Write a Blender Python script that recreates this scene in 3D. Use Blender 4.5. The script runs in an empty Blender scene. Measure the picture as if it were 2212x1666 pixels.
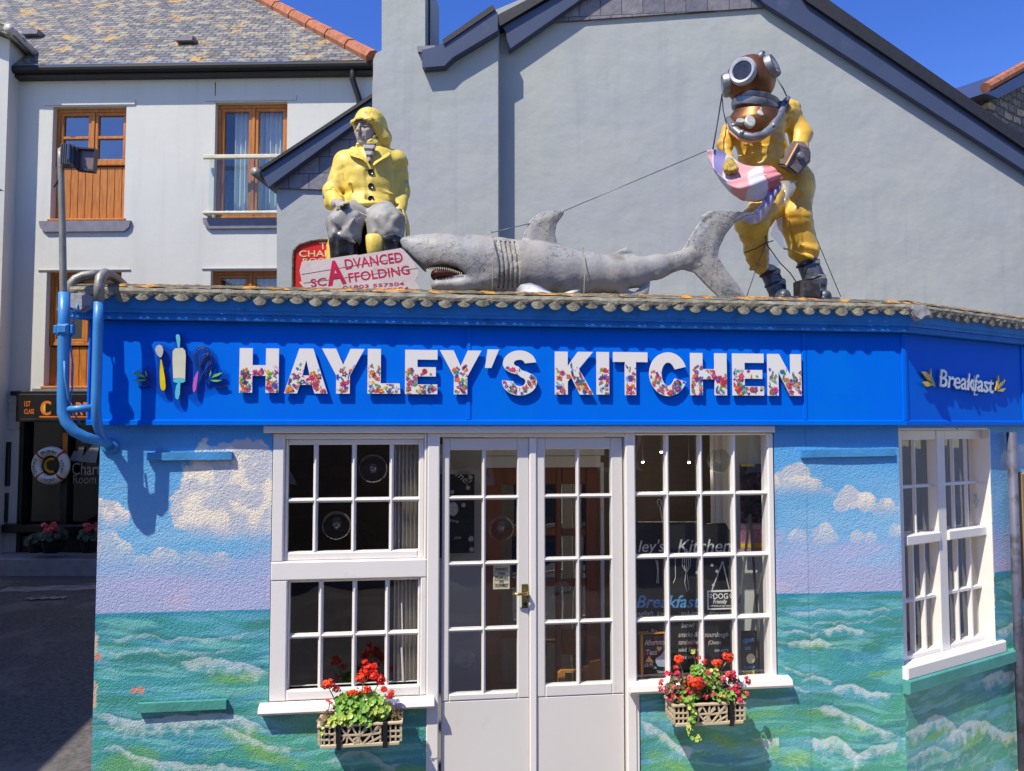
import bpy, bmesh, math, random
import numpy as np
from mathutils import Vector, Matrix, Euler
random.seed(7); rng = np.random.RandomState(7)
sc = bpy.context.scene
COL = sc.collection
R = math.radians

# ---------------------------------------------------------------- camera maths (pixels of a 2212 x 1666 view of the photo)
W0, H0, FPX = 2212.0, 1666.0, 1671.0
CAM = np.array([0.0, -4.4, 2.2])
YAW, PITCH = R(7.3), R(2.92)
FWD = np.array([math.sin(YAW) * math.cos(PITCH), math.cos(YAW) * math.cos(PITCH), math.sin(PITCH)])
RGT = np.array([math.cos(YAW), -math.sin(YAW), 0.0])
UPV = np.cross(RGT, FWD)
def ray(px, py):
    return FWD + RGT * ((px - W0 / 2) / FPX) + UPV * (-(py - H0 / 2) / FPX)
def atdepth(px, py, d):
    return CAM + ray(px, py) * d
def atz(px, py, z):
    r = ray(px, py); return CAM + r * ((z - CAM[2]) / r[2])

class Fr:
    """a vertical plane: u along it (to the right), v = height, w = out of it towards the street"""
    def __init__(s, o, az):
        s.o = np.array([o[0], o[1], 0.0]); a = R(az)
        s.d = np.array([math.sin(a), math.cos(a), 0.0]); s.n = np.array([s.d[1], -s.d[0], 0.0])
    def uv(s, px, py, w=0.0):
        r = ray(px, py); t = (w - (CAM - s.o) @ s.n) / (r @ s.n)
        p = CAM + r * t
        return ((p - s.o) @ s.d, p[2])
    def u(s, px, py=918, w=0.0): return s.uv(px, py, w)[0]
    def v(s, px, py, w=0.0): return s.uv(px, py, w)[1]
    def P(s, u, v, w=0.0):
        return s.o + s.d * u + s.n * w + np.array([0, 0, v])
    def PX(s, px, py, w=0.0):
        u, v = s.uv(px, py, w); return s.P(u, v, w)
    def scale(s, px, py):   # metres per pixel there
        r = ray(px, py); t = (-(CAM - s.o) @ s.n) / (r @ s.n); return t / FPX
    def arr(s, A):          # (N,3) uvw -> world
        A = np.asarray(A, float)
        return s.o + A[:, :1] * s.d + A[:, 2:3] * s.n + np.c_[np.zeros((len(A), 2)), A[:, 1]]

# ---------------------------------------------------------------- colours and materials
def L(r, g, b):
    f = lambda c: (c / 12.92 if c <= 0.04045 else ((c + 0.055) / 1.055) ** 2.4)
    return (f(r / 255), f(g / 255), f(b / 255), 1.0)
def nn(nt, t, **kw):
    n = nt.nodes.new(t)
    for k, v in kw.items():
        if k in n.inputs.keys() if isinstance(k, str) else False: n.inputs[k].default_value = v
        else: setattr(n, k, v)
    return n
def mat(name, col=(0.5, 0.5, 0.5, 1), rough=0.6, metal=0.0, var=0.12, vscale=6.0, col2=None, dirt=None, dscale=3.0, damt=0.5,
        streak=None, bump=0.0, bscale=60.0, bdet=4.0, coat=0.0, spec=0.5, vcol=False, stretch=(1, 1, 1), bumpdist=0.01, dthr=0.5):
    m = bpy.data.materials.new(name); m.use_nodes = True; nt = m.node_tree; ns = nt.nodes; lk = nt.links
    b = ns['Principled BSDF']; b.inputs['Roughness'].default_value = rough; b.inputs['Metallic'].default_value = metal
    b.inputs['Coat Weight'].default_value = coat; b.inputs['Specular IOR Level'].default_value = spec
    tc = nn(nt, 'ShaderNodeTexCoord'); mp = nn(nt, 'ShaderNodeMapping'); mp.inputs['Scale'].default_value = stretch
    geo = nn(nt, 'ShaderNodeNewGeometry')
    lk.new(geo.outputs['Position'], mp.inputs['Vector'])
    n1 = nn(nt, 'ShaderNodeTexNoise'); n1.inputs['Scale'].default_value = vscale; n1.inputs['Detail'].default_value = 6
    lk.new(mp.outputs[0], n1.inputs['Vector'])
    mx = nn(nt, 'ShaderNodeMix', data_type='RGBA')
    if vcol:
        at = nn(nt, 'ShaderNodeVertexColor'); at.layer_name = 'Col'; src = at.outputs[0]
        hs = nn(nt, 'ShaderNodeHueSaturation'); lk.new(src, hs.inputs['Color'])
        mr = nn(nt, 'ShaderNodeMapRange'); mr.inputs[3].default_value = 1 - var; mr.inputs[4].default_value = 1 + var
        lk.new(n1.outputs[0], mr.inputs[0]); lk.new(mr.outputs[0], hs.inputs['Value']); out = hs.outputs[0]
    else:
        c2 = col2 or tuple([max(0, c * (1 - 2 * var)) for c in col[:3]] + [1])
        mx.inputs[6].default_value = col; mx.inputs[7].default_value = c2
        cr = nn(nt, 'ShaderNodeMapRange'); cr.inputs[1].default_value = 0.35; cr.inputs[2].default_value = 0.68
        lk.new(n1.outputs[0], cr.inputs[0]); lk.new(cr.outputs[0], mx.inputs[0]); out = mx.outputs[2]
    if dirt:
        n2 = nn(nt, 'ShaderNodeTexNoise'); n2.inputs['Scale'].default_value = dscale; n2.inputs['Detail'].default_value = 8; n2.inputs['Roughness'].default_value = 0.65
        lk.new(mp.outputs[0], n2.inputs['Vector'])
        r2 = nn(nt, 'ShaderNodeMapRange'); r2.inputs[1].default_value = dthr; r2.inputs[2].default_value = dthr + 0.12; r2.inputs[4].default_value = damt
        lk.new(n2.outputs[0], r2.inputs[0])
        m2 = nn(nt, 'ShaderNodeMix', data_type='RGBA'); lk.new(r2.outputs[0], m2.inputs[0]); lk.new(out, m2.inputs[6]); m2.inputs[7].default_value = dirt; out = m2.outputs[2]
    if streak:      # rain streaks and grime: long thin vertical stains
        ms_ = nn(nt, 'ShaderNodeMapping'); ms_.inputs['Scale'].default_value = (1, 1, .07); lk.new(geo.outputs['Position'], ms_.inputs['Vector'])
        n9 = nn(nt, 'ShaderNodeTexNoise'); n9.inputs['Scale'].default_value = 5.5; n9.inputs['Detail'].default_value = 7; n9.inputs['Roughness'].default_value = .6; lk.new(ms_.outputs[0], n9.inputs['Vector'])
        r9 = nn(nt, 'ShaderNodeMapRange'); r9.inputs[1].default_value = .53; r9.inputs[2].default_value = .72; r9.inputs[4].default_value = streak[1]; lk.new(n9.outputs[0], r9.inputs[0])
        m9 = nn(nt, 'ShaderNodeMix', data_type='RGBA'); lk.new(r9.outputs[0], m9.inputs[0]); lk.new(out, m9.inputs[6]); m9.inputs[7].default_value = streak[0]; out = m9.outputs[2]
    lk.new(out, b.inputs['Base Color'])
    if bump > 0:
        n3 = nn(nt, 'ShaderNodeTexNoise'); n3.inputs['Scale'].default_value = bscale; n3.inputs['Detail'].default_value = bdet
        lk.new(mp.outputs[0], n3.inputs['Vector'])
        bp = nn(nt, 'ShaderNodeBump'); bp.inputs['Strength'].default_value = bump; bp.inputs['Distance'].default_value = bumpdist
        lk.new(n3.outputs[0], bp.inputs['Height']); lk.new(bp.outputs[0], b.inputs['Normal'])
    m['out'] = 1
    return m
def bsdf(m): return m.node_tree.nodes['Principled BSDF']

def courses_mat(name, frame, cols, bw, bh, mortar, mcol, rough=0.7, mort=0.01, lichen=None, lthr=0.56, bump=0.6, offset=0.5, lscale=5, pitchscale=1.0, nz=0.5, wob=0.0, moss=None):
    """slates, stone or boards laid in courses on a plane with direction frame.d"""
    m = bpy.data.materials.new(name); m.use_nodes = True; nt = m.node_tree; lk = nt.links; b = bsdf(m)
    b.inputs['Roughness'].default_value = rough
    geo = nn(nt, 'ShaderNodeNewGeometry')
    dot = nn(nt, 'ShaderNodeVectorMath', operation='DOT_PRODUCT'); dot.inputs[1].default_value = tuple(frame.d)
    lk.new(geo.outputs['Position'], dot.inputs[0])
    sp = nn(nt, 'ShaderNodeSeparateXYZ'); lk.new(geo.outputs['Position'], sp.inputs[0])
    mu = nn(nt, 'ShaderNodeMath', operation='MULTIPLY'); mu.inputs[1].default_value = pitchscale; lk.new(sp.outputs[2], mu.inputs[0])
    cb = nn(nt, 'ShaderNodeCombineXYZ'); lk.new(dot.outputs['Value'], cb.inputs[0]); lk.new(mu.outputs[0], cb.inputs[1])
    vec = cb.outputs[0]
    if wob:
        nw = nn(nt, 'ShaderNodeTexNoise'); nw.inputs['Scale'].default_value = 3.5; nw.inputs['Detail'].default_value = 3; lk.new(geo.outputs['Position'], nw.inputs['Vector'])
        sb = nn(nt, 'ShaderNodeVectorMath', operation='MULTIPLY_ADD'); lk.new(nw.outputs['Color'], sb.inputs[0]); sb.inputs[1].default_value = (wob, wob, 0); lk.new(cb.outputs[0], sb.inputs[2]); vec = sb.outputs[0]
    br = nn(nt, 'ShaderNodeTexBrick'); br.inputs['Scale'].default_value = 1; br.inputs['Brick Width'].default_value = bw; br.inputs['Row Height'].default_value = bh
    br.inputs['Mortar Size'].default_value = mort; br.inputs['Mortar Smooth'].default_value = 0.3; br.offset = offset
    br.inputs['Color1'].default_value = (0, 0, 0, 1); br.inputs['Color2'].default_value = (1, 1, 1, 1); br.inputs['Mortar'].default_value = (0.5, .5, .5, 1)
    lk.new(vec, br.inputs['Vector'])
    rp = nn(nt, 'ShaderNodeValToRGB'); el = rp.color_ramp.elements
    while len(el) > 1: el.remove(el[-1])
    for i, c in enumerate(cols):
        e = el[0] if i == 0 else el.new(i / (len(cols) - 1)); e.color = c
        e.position = i / max(1, len(cols) - 1)
    lk.new(br.outputs['Color'], rp.inputs[0])
    n1 = nn(nt, 'ShaderNodeTexNoise'); n1.inputs['Scale'].default_value = 14; n1.inputs['Detail'].default_value = 8; lk.new(geo.outputs['Position'], n1.inputs['Vector'])
    ml = nn(nt, 'ShaderNodeMix', data_type='RGBA', blend_type='MULTIPLY'); ml.inputs[0].default_value = nz
    gr = nn(nt, 'ShaderNodeMapRange'); gr.inputs[1].default_value = .3; gr.inputs[2].default_value = .7; gr.inputs[3].default_value = .45; gr.inputs[4].default_value = 1.5
    lk.new(n1.outputs[0], gr.inputs[0]); lk.new(rp.outputs[0], ml.inputs[6]); lk.new(gr.outputs[0], ml.inputs[7])
    m3 = nn(nt, 'ShaderNodeMix', data_type='RGBA'); lk.new(br.outputs['Fac'], m3.inputs[0]); lk.new(ml.outputs[2], m3.inputs[6]); m3.inputs[7].default_value = mcol
    out = m3.outputs[2]
    for (lc, th, ls) in ([(lichen, lthr, lscale)] if lichen else []) + ([moss] if moss else []):
        n2 = nn(nt, 'ShaderNodeTexNoise'); n2.inputs['Scale'].default_value = ls; n2.inputs['Detail'].default_value = 9; n2.inputs['Roughness'].default_value = .72
        lk.new(vec, n2.inputs['Vector'])
        r2 = nn(nt, 'ShaderNodeMapRange'); r2.inputs[1].default_value = th; r2.inputs[2].default_value = th + .06; lk.new(n2.outputs[0], r2.inputs[0])
        m2 = nn(nt, 'ShaderNodeMix', data_type='RGBA'); lk.new(r2.outputs[0], m2.inputs[0]); lk.new(out, m2.inputs[6]); m2.inputs[7].default_value = lc; out = m2.outputs[2]
    lk.new(out, b.inputs['Base Color'])
    inv = nn(nt, 'ShaderNodeMath', operation='MULTIPLY_ADD'); inv.inputs[1].default_value = -1.0; lk.new(br.outputs['Fac'], inv.inputs[0]); lk.new(n1.outputs[0], inv.inputs[2])
    ad = nn(nt, 'ShaderNodeMath', operation='MULTIPLY_ADD'); lk.new(br.outputs['Color'], ad.inputs[0]); ad.inputs[1].default_value = .7; lk.new(inv.outputs[0], ad.inputs[2])
    bp = nn(nt, 'ShaderNodeBump'); bp.inputs['Strength'].default_value = bump; bp.inputs['Distance'].default_value = 0.02
    lk.new(ad.outputs[0], bp.inputs['Height']); lk.new(bp.outputs[0], b.inputs['Normal'])
    return m

def glass_mat(name, tint=(0.75, 0.8, 0.8, 1), ior_mix=0.10, rough=0.0):
    m = bpy.data.materials.new(name); m.use_nodes = True; nt = m.node_tree; lk = nt.links; nt.nodes.clear()
    o = nn(nt, 'ShaderNodeOutputMaterial'); t = nn(nt, 'ShaderNodeBsdfTransparent'); t.inputs[0].default_value = tint
    g = nn(nt, 'ShaderNodeBsdfGlossy'); g.inputs['Roughness'].default_value = rough; g.inputs[0].default_value = (1, 1, 1, 1)
    ge = nn(nt, 'ShaderNodeNewGeometry'); dt = nn(nt, 'ShaderNodeVectorMath', operation='DOT_PRODUCT'); lk.new(ge.outputs['Incoming'], dt.inputs[0]); lk.new(ge.outputs['Normal'], dt.inputs[1])
    ab = nn(nt, 'ShaderNodeMath', operation='ABSOLUTE'); lk.new(dt.outputs['Value'], ab.inputs[0]); om = nn(nt, 'ShaderNodeMath', operation='SUBTRACT'); om.inputs[0].default_value = 1; lk.new(ab.outputs[0], om.inputs[1])
    pw_ = nn(nt, 'ShaderNodeMath', operation='POWER'); pw_.inputs[1].default_value = 5; lk.new(om.outputs[0], pw_.inputs[0])      # the mirror share grows at grazing angles, the same from both sides
    ma = nn(nt, 'ShaderNodeMath', operation='MULTIPLY_ADD', use_clamp=True); ma.inputs[1].default_value = .92; ma.inputs[2].default_value = ior_mix + .05; lk.new(pw_.outputs[0], ma.inputs[0])
    mx = nn(nt, 'ShaderNodeMixShader'); lk.new(ma.outputs[0], mx.inputs[0]); lk.new(t.outputs[0], mx.inputs[1]); lk.new(g.outputs[0], mx.inputs[2])
    geo = nn(nt, 'ShaderNodeNewGeometry'); n3 = nn(nt, 'ShaderNodeTexNoise'); n3.inputs['Scale'].default_value = 2.5; n3.inputs['Detail'].default_value = 1; lk.new(geo.outputs['Position'], n3.inputs['Vector'])
    bp = nn(nt, 'ShaderNodeBump'); bp.inputs['Strength'].default_value = 0.25; bp.inputs['Distance'].default_value = 0.02; lk.new(n3.outputs[0], bp.inputs['Height']); lk.new(bp.outputs[0], g.inputs['Normal'])
    lk.new(mx.outputs[0], o.inputs[0]); return m

# ---------------------------------------------------------------- objects
def tag(o, label=None, cat=None, group=None, kind=None):
    if label: o['label'] = label
    if cat: o['category'] = cat
    if group: o['group'] = group
    if kind: o['kind'] = kind
    return o
def empty(name, loc, label, cat, group=None):
    o = bpy.data.objects.new(name, None); o.empty_display_size = 0.1; o.location = tuple(loc); COL.objects.link(o)
    return tag(o, label, cat, group)
def wloc(o):
    v = Vector((0, 0, 0))
    while o is not None: v += o.location; o = o.parent
    return np.array(v)
def link_mesh(name, V, F, mats, parent=None, smooth=False, mi=None, loc=None, cols=None):
    V = np.asarray(V, float).reshape(-1, 3)
    if parent is not None: base = wloc(parent)
    elif loc is not None: base = np.array(loc, float)
    else: base = np.array([(V[:, 0].min() + V[:, 0].max()) / 2, (V[:, 1].min() + V[:, 1].max()) / 2, V[:, 2].min()])
    me = bpy.data.meshes.new(name); me.from_pydata((V - base).tolist(), [], F)
    if not isinstance(mats, (list, tuple)): mats = [mats]
    for m in mats: me.materials.append(m)
    if mi is not None: me.polygons.foreach_set('material_index', np.asarray(mi, np.int32))
    if smooth: me.polygons.foreach_set('use_smooth', np.ones(len(me.polygons), bool))
    if cols is not None:
        a = me.color_attributes.new('Col', 'FLOAT_COLOR', 'POINT')
        c = np.ones((len(V), 4), np.float32); c[:, :3] = cols; a.data.foreach_set('color', c.ravel())
    me.update()
    o = bpy.data.objects.new(name, me); COL.objects.link(o)
    if parent is not None: o.parent = parent
    else: o.location = tuple(base)
    return o
def copy_tree(o, parent=None):
    c = o.copy(); COL.objects.link(c); c.parent = parent
    for ch in list(o.children): copy_tree(ch, c)
    return c

class MB:
    def __init__(s, fr=None): s.V = []; s.F = []; s.M = []; s.fr = fr; s.m = 0
    def w(s, p): return s.fr.P(*p) if s.fr is not None else np.asarray(p, float)
    def add(s, vs, fs, raw=False):
        b = len(s.V); s.V += [np.asarray(v, float) if raw else s.w(v) for v in vs]
        s.F += [tuple(i + b for i in f) for f in fs]; s.M += [s.m] * len(fs); return s
    def box(s, a0, a1, b0, b1, c0, c1, e=0.0):
        """u, v, w ranges; e = bevel on the front edges"""
        if a0 > a1: a0, a1 = a1, a0
        if b0 > b1: b0, b1 = b1, b0
        if c0 > c1: c0, c1 = c1, c0
        e = min(e, (a1 - a0) * .45, (b1 - b0) * .45, (c1 - c0) * .9)
        if e > 0:
            q = [(a0, b0, c0), (a1, b0, c0), (a1, b1, c0), (a0, b1, c0), (a0, b0, c1 - e), (a1, b0, c1 - e), (a1, b1, c1 - e), (a0, b1, c1 - e),
                 (a0 + e, b0 + e, c1), (a1 - e, b0 + e, c1), (a1 - e, b1 - e, c1), (a0 + e, b1 - e, c1)]
            f = [(3, 2, 1, 0), (0, 1, 5, 4), (1, 2, 6, 5), (2, 3, 7, 6), (3, 0, 4, 7), (4, 5, 9, 8), (5, 6, 10, 9), (6, 7, 11, 10), (7, 4, 8, 11), (8, 9, 10, 11)]
        else:
            q = [(a0, b0, c0), (a1, b0, c0), (a1, b1, c0), (a0, b1, c0), (a0, b0, c1), (a1, b0, c1), (a1, b1, c1), (a0, b1, c1)]
            f = [(3, 2, 1, 0), (4, 5, 6, 7), (0, 1, 5, 4), (1, 2, 6, 5), (2, 3, 7, 6), (3, 0, 4, 7)]
        return s.add(q, f)
    def prism(s, poly, c0, c1, raw=None):
        """polygon in (u, v) extruded in w"""
        a = sum(poly[i][0] * poly[(i + 1) % len(poly)][1] - poly[(i + 1) % len(poly)][0] * poly[i][1] for i in range(len(poly)))
        if a < 0: poly = poly[::-1]
        n = len(poly)
        q = [(p[0], p[1], c0) for p in poly] + [(p[0], p[1], c1) for p in poly]
        f = [tuple(range(n, 2 * n)), tuple(range(n - 1, -1, -1))] + [(i, (i + 1) % n, n + (i + 1) % n, n + i) for i in range(n)]
        return s.add(q, f)
    def prof(s, pts, a0, a1, m0=0, m1=0):
        """profile in (w, v) swept along u; m0, m1 = mitre slopes (du per w)"""
        n = len(pts)
        q = [(a0 + m0 * p[0], p[1], p[0]) for p in pts] + [(a1 + m1 * p[0], p[1], p[0]) for p in pts]
        f = [(i, (i + 1) % n, n + (i + 1) % n, n + i) for i in range(n)] + [tuple(range(n - 1, -1, -1)), tuple(range(n, 2 * n))]
        return s.add(q, f)
    def tube(s, pts, r, seg=8, cap=True, raw=False, fl=1.0):
        P = [np.asarray(p, float) if raw else s.w(p) for p in pts]; n = len(P)
        rr = r if hasattr(r, '__len__') else [r] * n
        vs = []; up = None
        for i in range(n):
            t = P[min(i + 1, n - 1)] - P[max(i - 1, 0)]; t = t / (np.linalg.norm(t) + 1e-9)
            if up is None:
                up = np.array([0, 0, 1.0]) if abs(t[2]) < .9 else np.array([0, 1.0, 0])
            x = np.cross(up, t); x /= np.linalg.norm(x) + 1e-9; y = np.cross(t, x); up = y
            for k in range(seg):
                a = 2 * math.pi * k / seg; vs.append(P[i] + rr[i] * (math.cos(a) * x + fl * math.sin(a) * y))
        f = [(i * seg + k, i * seg + (k + 1) % seg, (i + 1) * seg + (k + 1) % seg, (i + 1) * seg + k) for i in range(n - 1) for k in range(seg)]
        if cap: f += [tuple(range(seg - 1, -1, -1)), tuple((n - 1) * seg + k for k in range(seg))]
        return s.add(vs, f, raw=True)
    def lathe(s, c, axis, prof, seg=20, ell=1.0):
        """prof: (radius, along axis) pairs"""
        c = np.asarray(c, float); ax = np.asarray(axis, float); ax = ax / np.linalg.norm(ax)
        t = np.array([0, 0, 1.0]) if abs(ax[2]) < .9 else np.array([1.0, 0, 0])
        x = np.cross(t, ax); x /= np.linalg.norm(x); y = np.cross(ax, x)
        vs = [c + ax * h + r * (math.cos(2 * math.pi * k / seg) * x + ell * math.sin(2 * math.pi * k / seg) * y) for r, h in prof for k in range(seg)]
        n = len(prof)
        f = [(i * seg + k, i * seg + (k + 1) % seg, (i + 1) * seg + (k + 1) % seg, (i + 1) * seg + k) for i in range(n - 1) for k in range(seg)]
        f += [tuple(range(seg - 1, -1, -1)), tuple((n - 1) * seg + k for k in range(seg))]
        return s.add(vs, f, raw=True)
    def build(s, name, mats, parent=None, smooth=False, loc=None, cols=None):
        return link_mesh(name, np.array(s.V), s.F, mats, parent, smooth, s.M, loc, cols)
def dirs(fr, u, v, w): return fr.d * u + np.array([0, 0, 1.0]) * v + fr.n * w
def sm30(o, ang=35):
    me = o.data; me.polygons.foreach_set('use_smooth', np.ones(len(me.polygons), bool)); me.set_sharp_from_angle(angle=R(ang)); return o

# ---------------------------------------------------------------- text
def text_geo(txt, size=1.0, offset=0.0, shear=0.0, space=1.0, align='LEFT', res=3, depth=0.0):
    cu = bpy.data.curves.new('lettering', 'FONT'); cu.body = txt; cu.size = size; cu.offset = offset; cu.shear = shear; cu.space_character = space
    cu.align_x = align; cu.resolution_u = res; cu.extrude = depth
    o = bpy.data.objects.new('lettering', cu); COL.objects.link(o)
    dg = bpy.context.evaluated_depsgraph_get(); me = bpy.data.meshes.new_from_object(o.evaluated_get(dg))
    V = np.array([v.co[:] for v in me.vertices]).reshape(-1, 3); F = [tuple(p.vertices) for p in me.polygons]
    bpy.data.objects.remove(o); bpy.data.curves.remove(cu); bpy.data.meshes.remove(me)
    return V, F
def text_fit(mb, txt, u0, v0, u1, v1, w, h, offset=0.0, shear=0.0, stretch=True, space=1.0, depth=0.001):
    """text with its baseline from (u0, v0) to (u1, v1) and capital height h, on mb's frame at w"""
    V, F = text_geo(txt, 1.0, offset, shear, space, depth=0.5)
    if not len(V): return
    L0 = V[:, 0].max() - V[:, 0].min(); cap = 0.729
    ln = math.hypot(u1 - u0, v1 - v0); sx = ln / L0 if stretch else h / cap; sy = h / cap
    ca, sa = (u1 - u0) / ln, (v1 - v0) / ln
    x = (V[:, 0] - V[:, 0].min()) * sx; y = V[:, 1] * sy
    uu = u0 + x * ca - y * sa; vv = v0 + x * sa + y * ca; ww = w + V[:, 2] * depth
    mb.add(list(zip(uu, vv, ww)), F)

# ---------------------------------------------------------------- noise
def vnoise2(x, y, seed=0):
    r = np.random.RandomState(seed); T = r.rand(256, 256).astype(np.float32)
    xi = np.floor(x).astype(int); yi = np.floor(y).astype(int); fx = x - xi; fy = y - yi
    fx = fx * fx * (3 - 2 * fx); fy = fy * fy * (3 - 2 * fy)
    g = lambda a, b: T[a & 255, b & 255]
    return (g(xi, yi) * (1 - fx) + g(xi + 1, yi) * fx) * (1 - fy) + (g(xi, yi + 1) * (1 - fx) + g(xi + 1, yi + 1) * fx) * fy
def fbm(x, y, oct=5, seed=0, gain=.5):
    s = 0; a = 1; t = 0
    for i in range(oct): s = s + a * vnoise2(x * 2 ** i, y * 2 ** i, seed + i * 17); t += a; a *= gain
    return s / t
def vnoise3(x, y, z, seed=0):
    r = np.random.RandomState(seed); T = r.rand(64, 64, 64).astype(np.float32)
    xi = np.floor(x).astype(int); yi = np.floor(y).astype(int); zi = np.floor(z).astype(int); fx = x - xi; fy = y - yi; fz = z - zi
    fx = fx * fx * (3 - 2 * fx); fy = fy * fy * (3 - 2 * fy); fz = fz * fz * (3 - 2 * fz)
    g = lambda a, b, c: T[a & 63, b & 63, c & 63]
    def pl(k): return (g(xi, yi, k) * (1 - fx) + g(xi + 1, yi, k) * fx) * (1 - fy) + (g(xi, yi + 1, k) * (1 - fx) + g(xi + 1, yi + 1, k) * fx) * fy
    return pl(zi) * (1 - fz) + pl(zi + 1) * fz - .5
def sst(a, b, x):
    t = np.clip((x - a) / (b - a), 0, 1); return t * t * (3 - 2 * t)

# ---------------------------------------------------------------- distance-field sculpting
class Sdf:
    def __init__(s, lo, hi, h):
        s.h = h; s.lo = np.array(lo, float); n = np.ceil((np.array(hi) - s.lo) / h).astype(int) + 1; s.n = n
        ax = [s.lo[i] + h * np.arange(n[i]) for i in range(3)]
        s.X, s.Y, s.Z = [a.astype(np.float32) for a in np.meshgrid(*ax, indexing='ij')]
        s.F = np.full(n, 1e3, np.float32)
    def put(s, D, k=0.0, sub=False):
        A = s.F
        if sub:
            if k > 0: hh = np.clip(.5 - .5 * (A + D) / k, 0, 1); s.F = A * (1 - hh) + (-D) * hh + k * hh * (1 - hh)
            else: s.F = np.maximum(A, -D)
        elif k > 0:
            hh = np.clip(.5 + .5 * (A - D) / k, 0, 1); s.F = A * (1 - hh) + D * hh - k * hh * (1 - hh)
        else: s.F = np.minimum(A, D)
        return s
    def cap(s, a, b, ra, rb=None, k=0.0, sub=False, fl=None):
        """tapered limb; fl = (axis index, scale) squashes it"""
        rb = ra if rb is None else rb
        a = np.array(a, float); b = np.array(b, float); X, Y, Z = s.X, s.Y, s.Z
        d = b - a; L2 = d @ d + 1e-12
        t = np.clip(((X - a[0]) * d[0] + (Y - a[1]) * d[1] + (Z - a[2]) * d[2]) / L2, 0, 1)
        q = [X - a[0] - t * d[0], Y - a[1] - t * d[1], Z - a[2] - t * d[2]]
        if fl: q[fl[0]] = q[fl[0]] / fl[1]
        D = np.sqrt(q[0] ** 2 + q[1] ** 2 + q[2] ** 2) - (ra + (rb - ra) * t)
        return s.put(D, k, sub)
    def ell(s, c, r, k=0.0, rot=None, sub=False):
        q = np.stack([s.X - c[0], s.Y - c[1], s.Z - c[2]])
        if rot is not None: q = np.tensordot(np.array(rot).T, q, 1)
        a = np.sqrt((q[0] / r[0]) ** 2 + (q[1] / r[1]) ** 2 + (q[2] / r[2]) ** 2)
        b = np.sqrt((q[0] / r[0] ** 2) ** 2 + (q[1] / r[1] ** 2) ** 2 + (q[2] / r[2] ** 2) ** 2) + 1e-6
        return s.put(a * (a - 1) / b, k, sub)
    def box(s, c, r, k=0.0, rot=None, rnd=0.0, sub=False):
        q = np.stack([s.X - c[0], s.Y - c[1], s.Z - c[2]])
        if rot is not None: q = np.tensordot(np.array(rot).T, q, 1)
        d = [np.abs(q[i]) - (r[i] - rnd) for i in range(3)]
        D = np.sqrt(sum(np.maximum(e, 0) ** 2 for e in d)) + np.minimum(np.maximum(np.maximum(d[0], d[1]), d[2]), 0) - rnd
        return s.put(D, k, sub)
    def poly(s, pts, w, th, k=0.0, thf=None, sub=False, round_=0.6):
        """outline in (x, y), centred at z = w (number or function of x, y), half thickness th (number or array function)"""
        x = s.X[:, :, 0]; y = s.Y[:, :, 0]; P = np.array(pts); n = len(P)
        d = np.full(x.shape, 1e9); ins = np.zeros(x.shape, bool)
        for i in range(n):
            a = P[i]; b = P[(i + 1) % n]; e = b - a
            t = np.clip(((x - a[0]) * e[0] + (y - a[1]) * e[1]) / (e @ e + 1e-12), 0, 1)
            d = np.minimum(d, np.hypot(x - a[0] - t * e[0], y - a[1] - t * e[1]))
            c = ((a[1] <= y) & (b[1] > y)) | ((b[1] <= y) & (a[1] > y))
            xi = a[0] + (y - a[1]) / (e[1] if abs(e[1]) > 1e-9 else 1e-9) * e[0]
            ins ^= c & (x < xi)
        d = np.where(ins, -d, d).astype(np.float32)[:, :, None]
        T = th if not callable(th) else th(x, y)[:, :, None]
        tt = T * np.clip(-d / (T * 2.2 + 1e-6), 0.25, 1) ** .5 if round_ else T
        wz = w if not callable(w) else w(x, y)[:, :, None]
        D = np.maximum(d, np.abs(s.Z - wz) - tt)
        return s.put(D.astype(np.float32), k, sub)
    def noise(s, amp, sc_, seed=1, o=2):
        for i in range(o):
            s.F = s.F + amp / 1.8 ** i * vnoise3(s.X * sc_[0] * 2 ** i, s.Y * sc_[1] * 2 ** i, s.Z * sc_[2] * 2 ** i, seed + i).astype(np.float32)
        return s
    def folds(s, amp, f, seed=1, warp=.6, mask=None):
        """crisp cloth creases: ridged noise, warped so that the lines run and branch"""
        X, Y, Z = s.X * f[0], s.Y * f[1], s.Z * f[2]; q = vnoise3(X * .7, Y * .7, Z * .7, seed + 5) * warp * 2
        r = np.abs(vnoise3(X + q, Y + q * .6, Z - q, seed)) * 2; r2 = np.abs(vnoise3(X * 1.9 - q, Y * 1.9 + q, Z * 1.9, seed + 9)) * 2
        d = amp * ((1 - np.clip(r * 2.4, 0, 1)) * 1.0 + .45 * (1 - np.clip(r2 * 2.4, 0, 1)))
        s.F = s.F + (d if mask is None else d * mask).astype(np.float32) - np.float32(amp * .25); return s
    def mesh(s):
        F = s.F; n = np.array(F.shape); ins = F < 0
        c = [(dx, dy, dz) for dx in (0, 1) for dy in (0, 1) for dz in (0, 1)]
        cnt = sum(ins[dx:n[0] - 1 + dx, dy:n[1] - 1 + dy, dz:n[2] - 1 + dz].astype(np.int8) for dx, dy, dz in c)
        I = np.argwhere((cnt > 0) & (cnt < 8)); idx = np.full(n - 1, -1, np.int64); idx[tuple(I.T)] = np.arange(len(I))
        acc = np.zeros((len(I), 3)); w = np.zeros(len(I))
        for a in range(8):
            for ax in range(3):
                o = c[a]
                if o[ax]: continue
                p = list(o); p[ax] = 1
                fa = F[tuple((I + o).T)]; fb = F[tuple((I + p).T)]; m = (fa < 0) != (fb < 0)
                t = np.where(m, fa / np.where(m, fa - fb, 1), 0); q = np.array(o, float)[None].repeat(len(I), 0); q[:, ax] = t
                acc += q * m[:, None]; w += m
        V = s.lo + (I + acc / w[:, None]) * s.h
        Q = []
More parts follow.
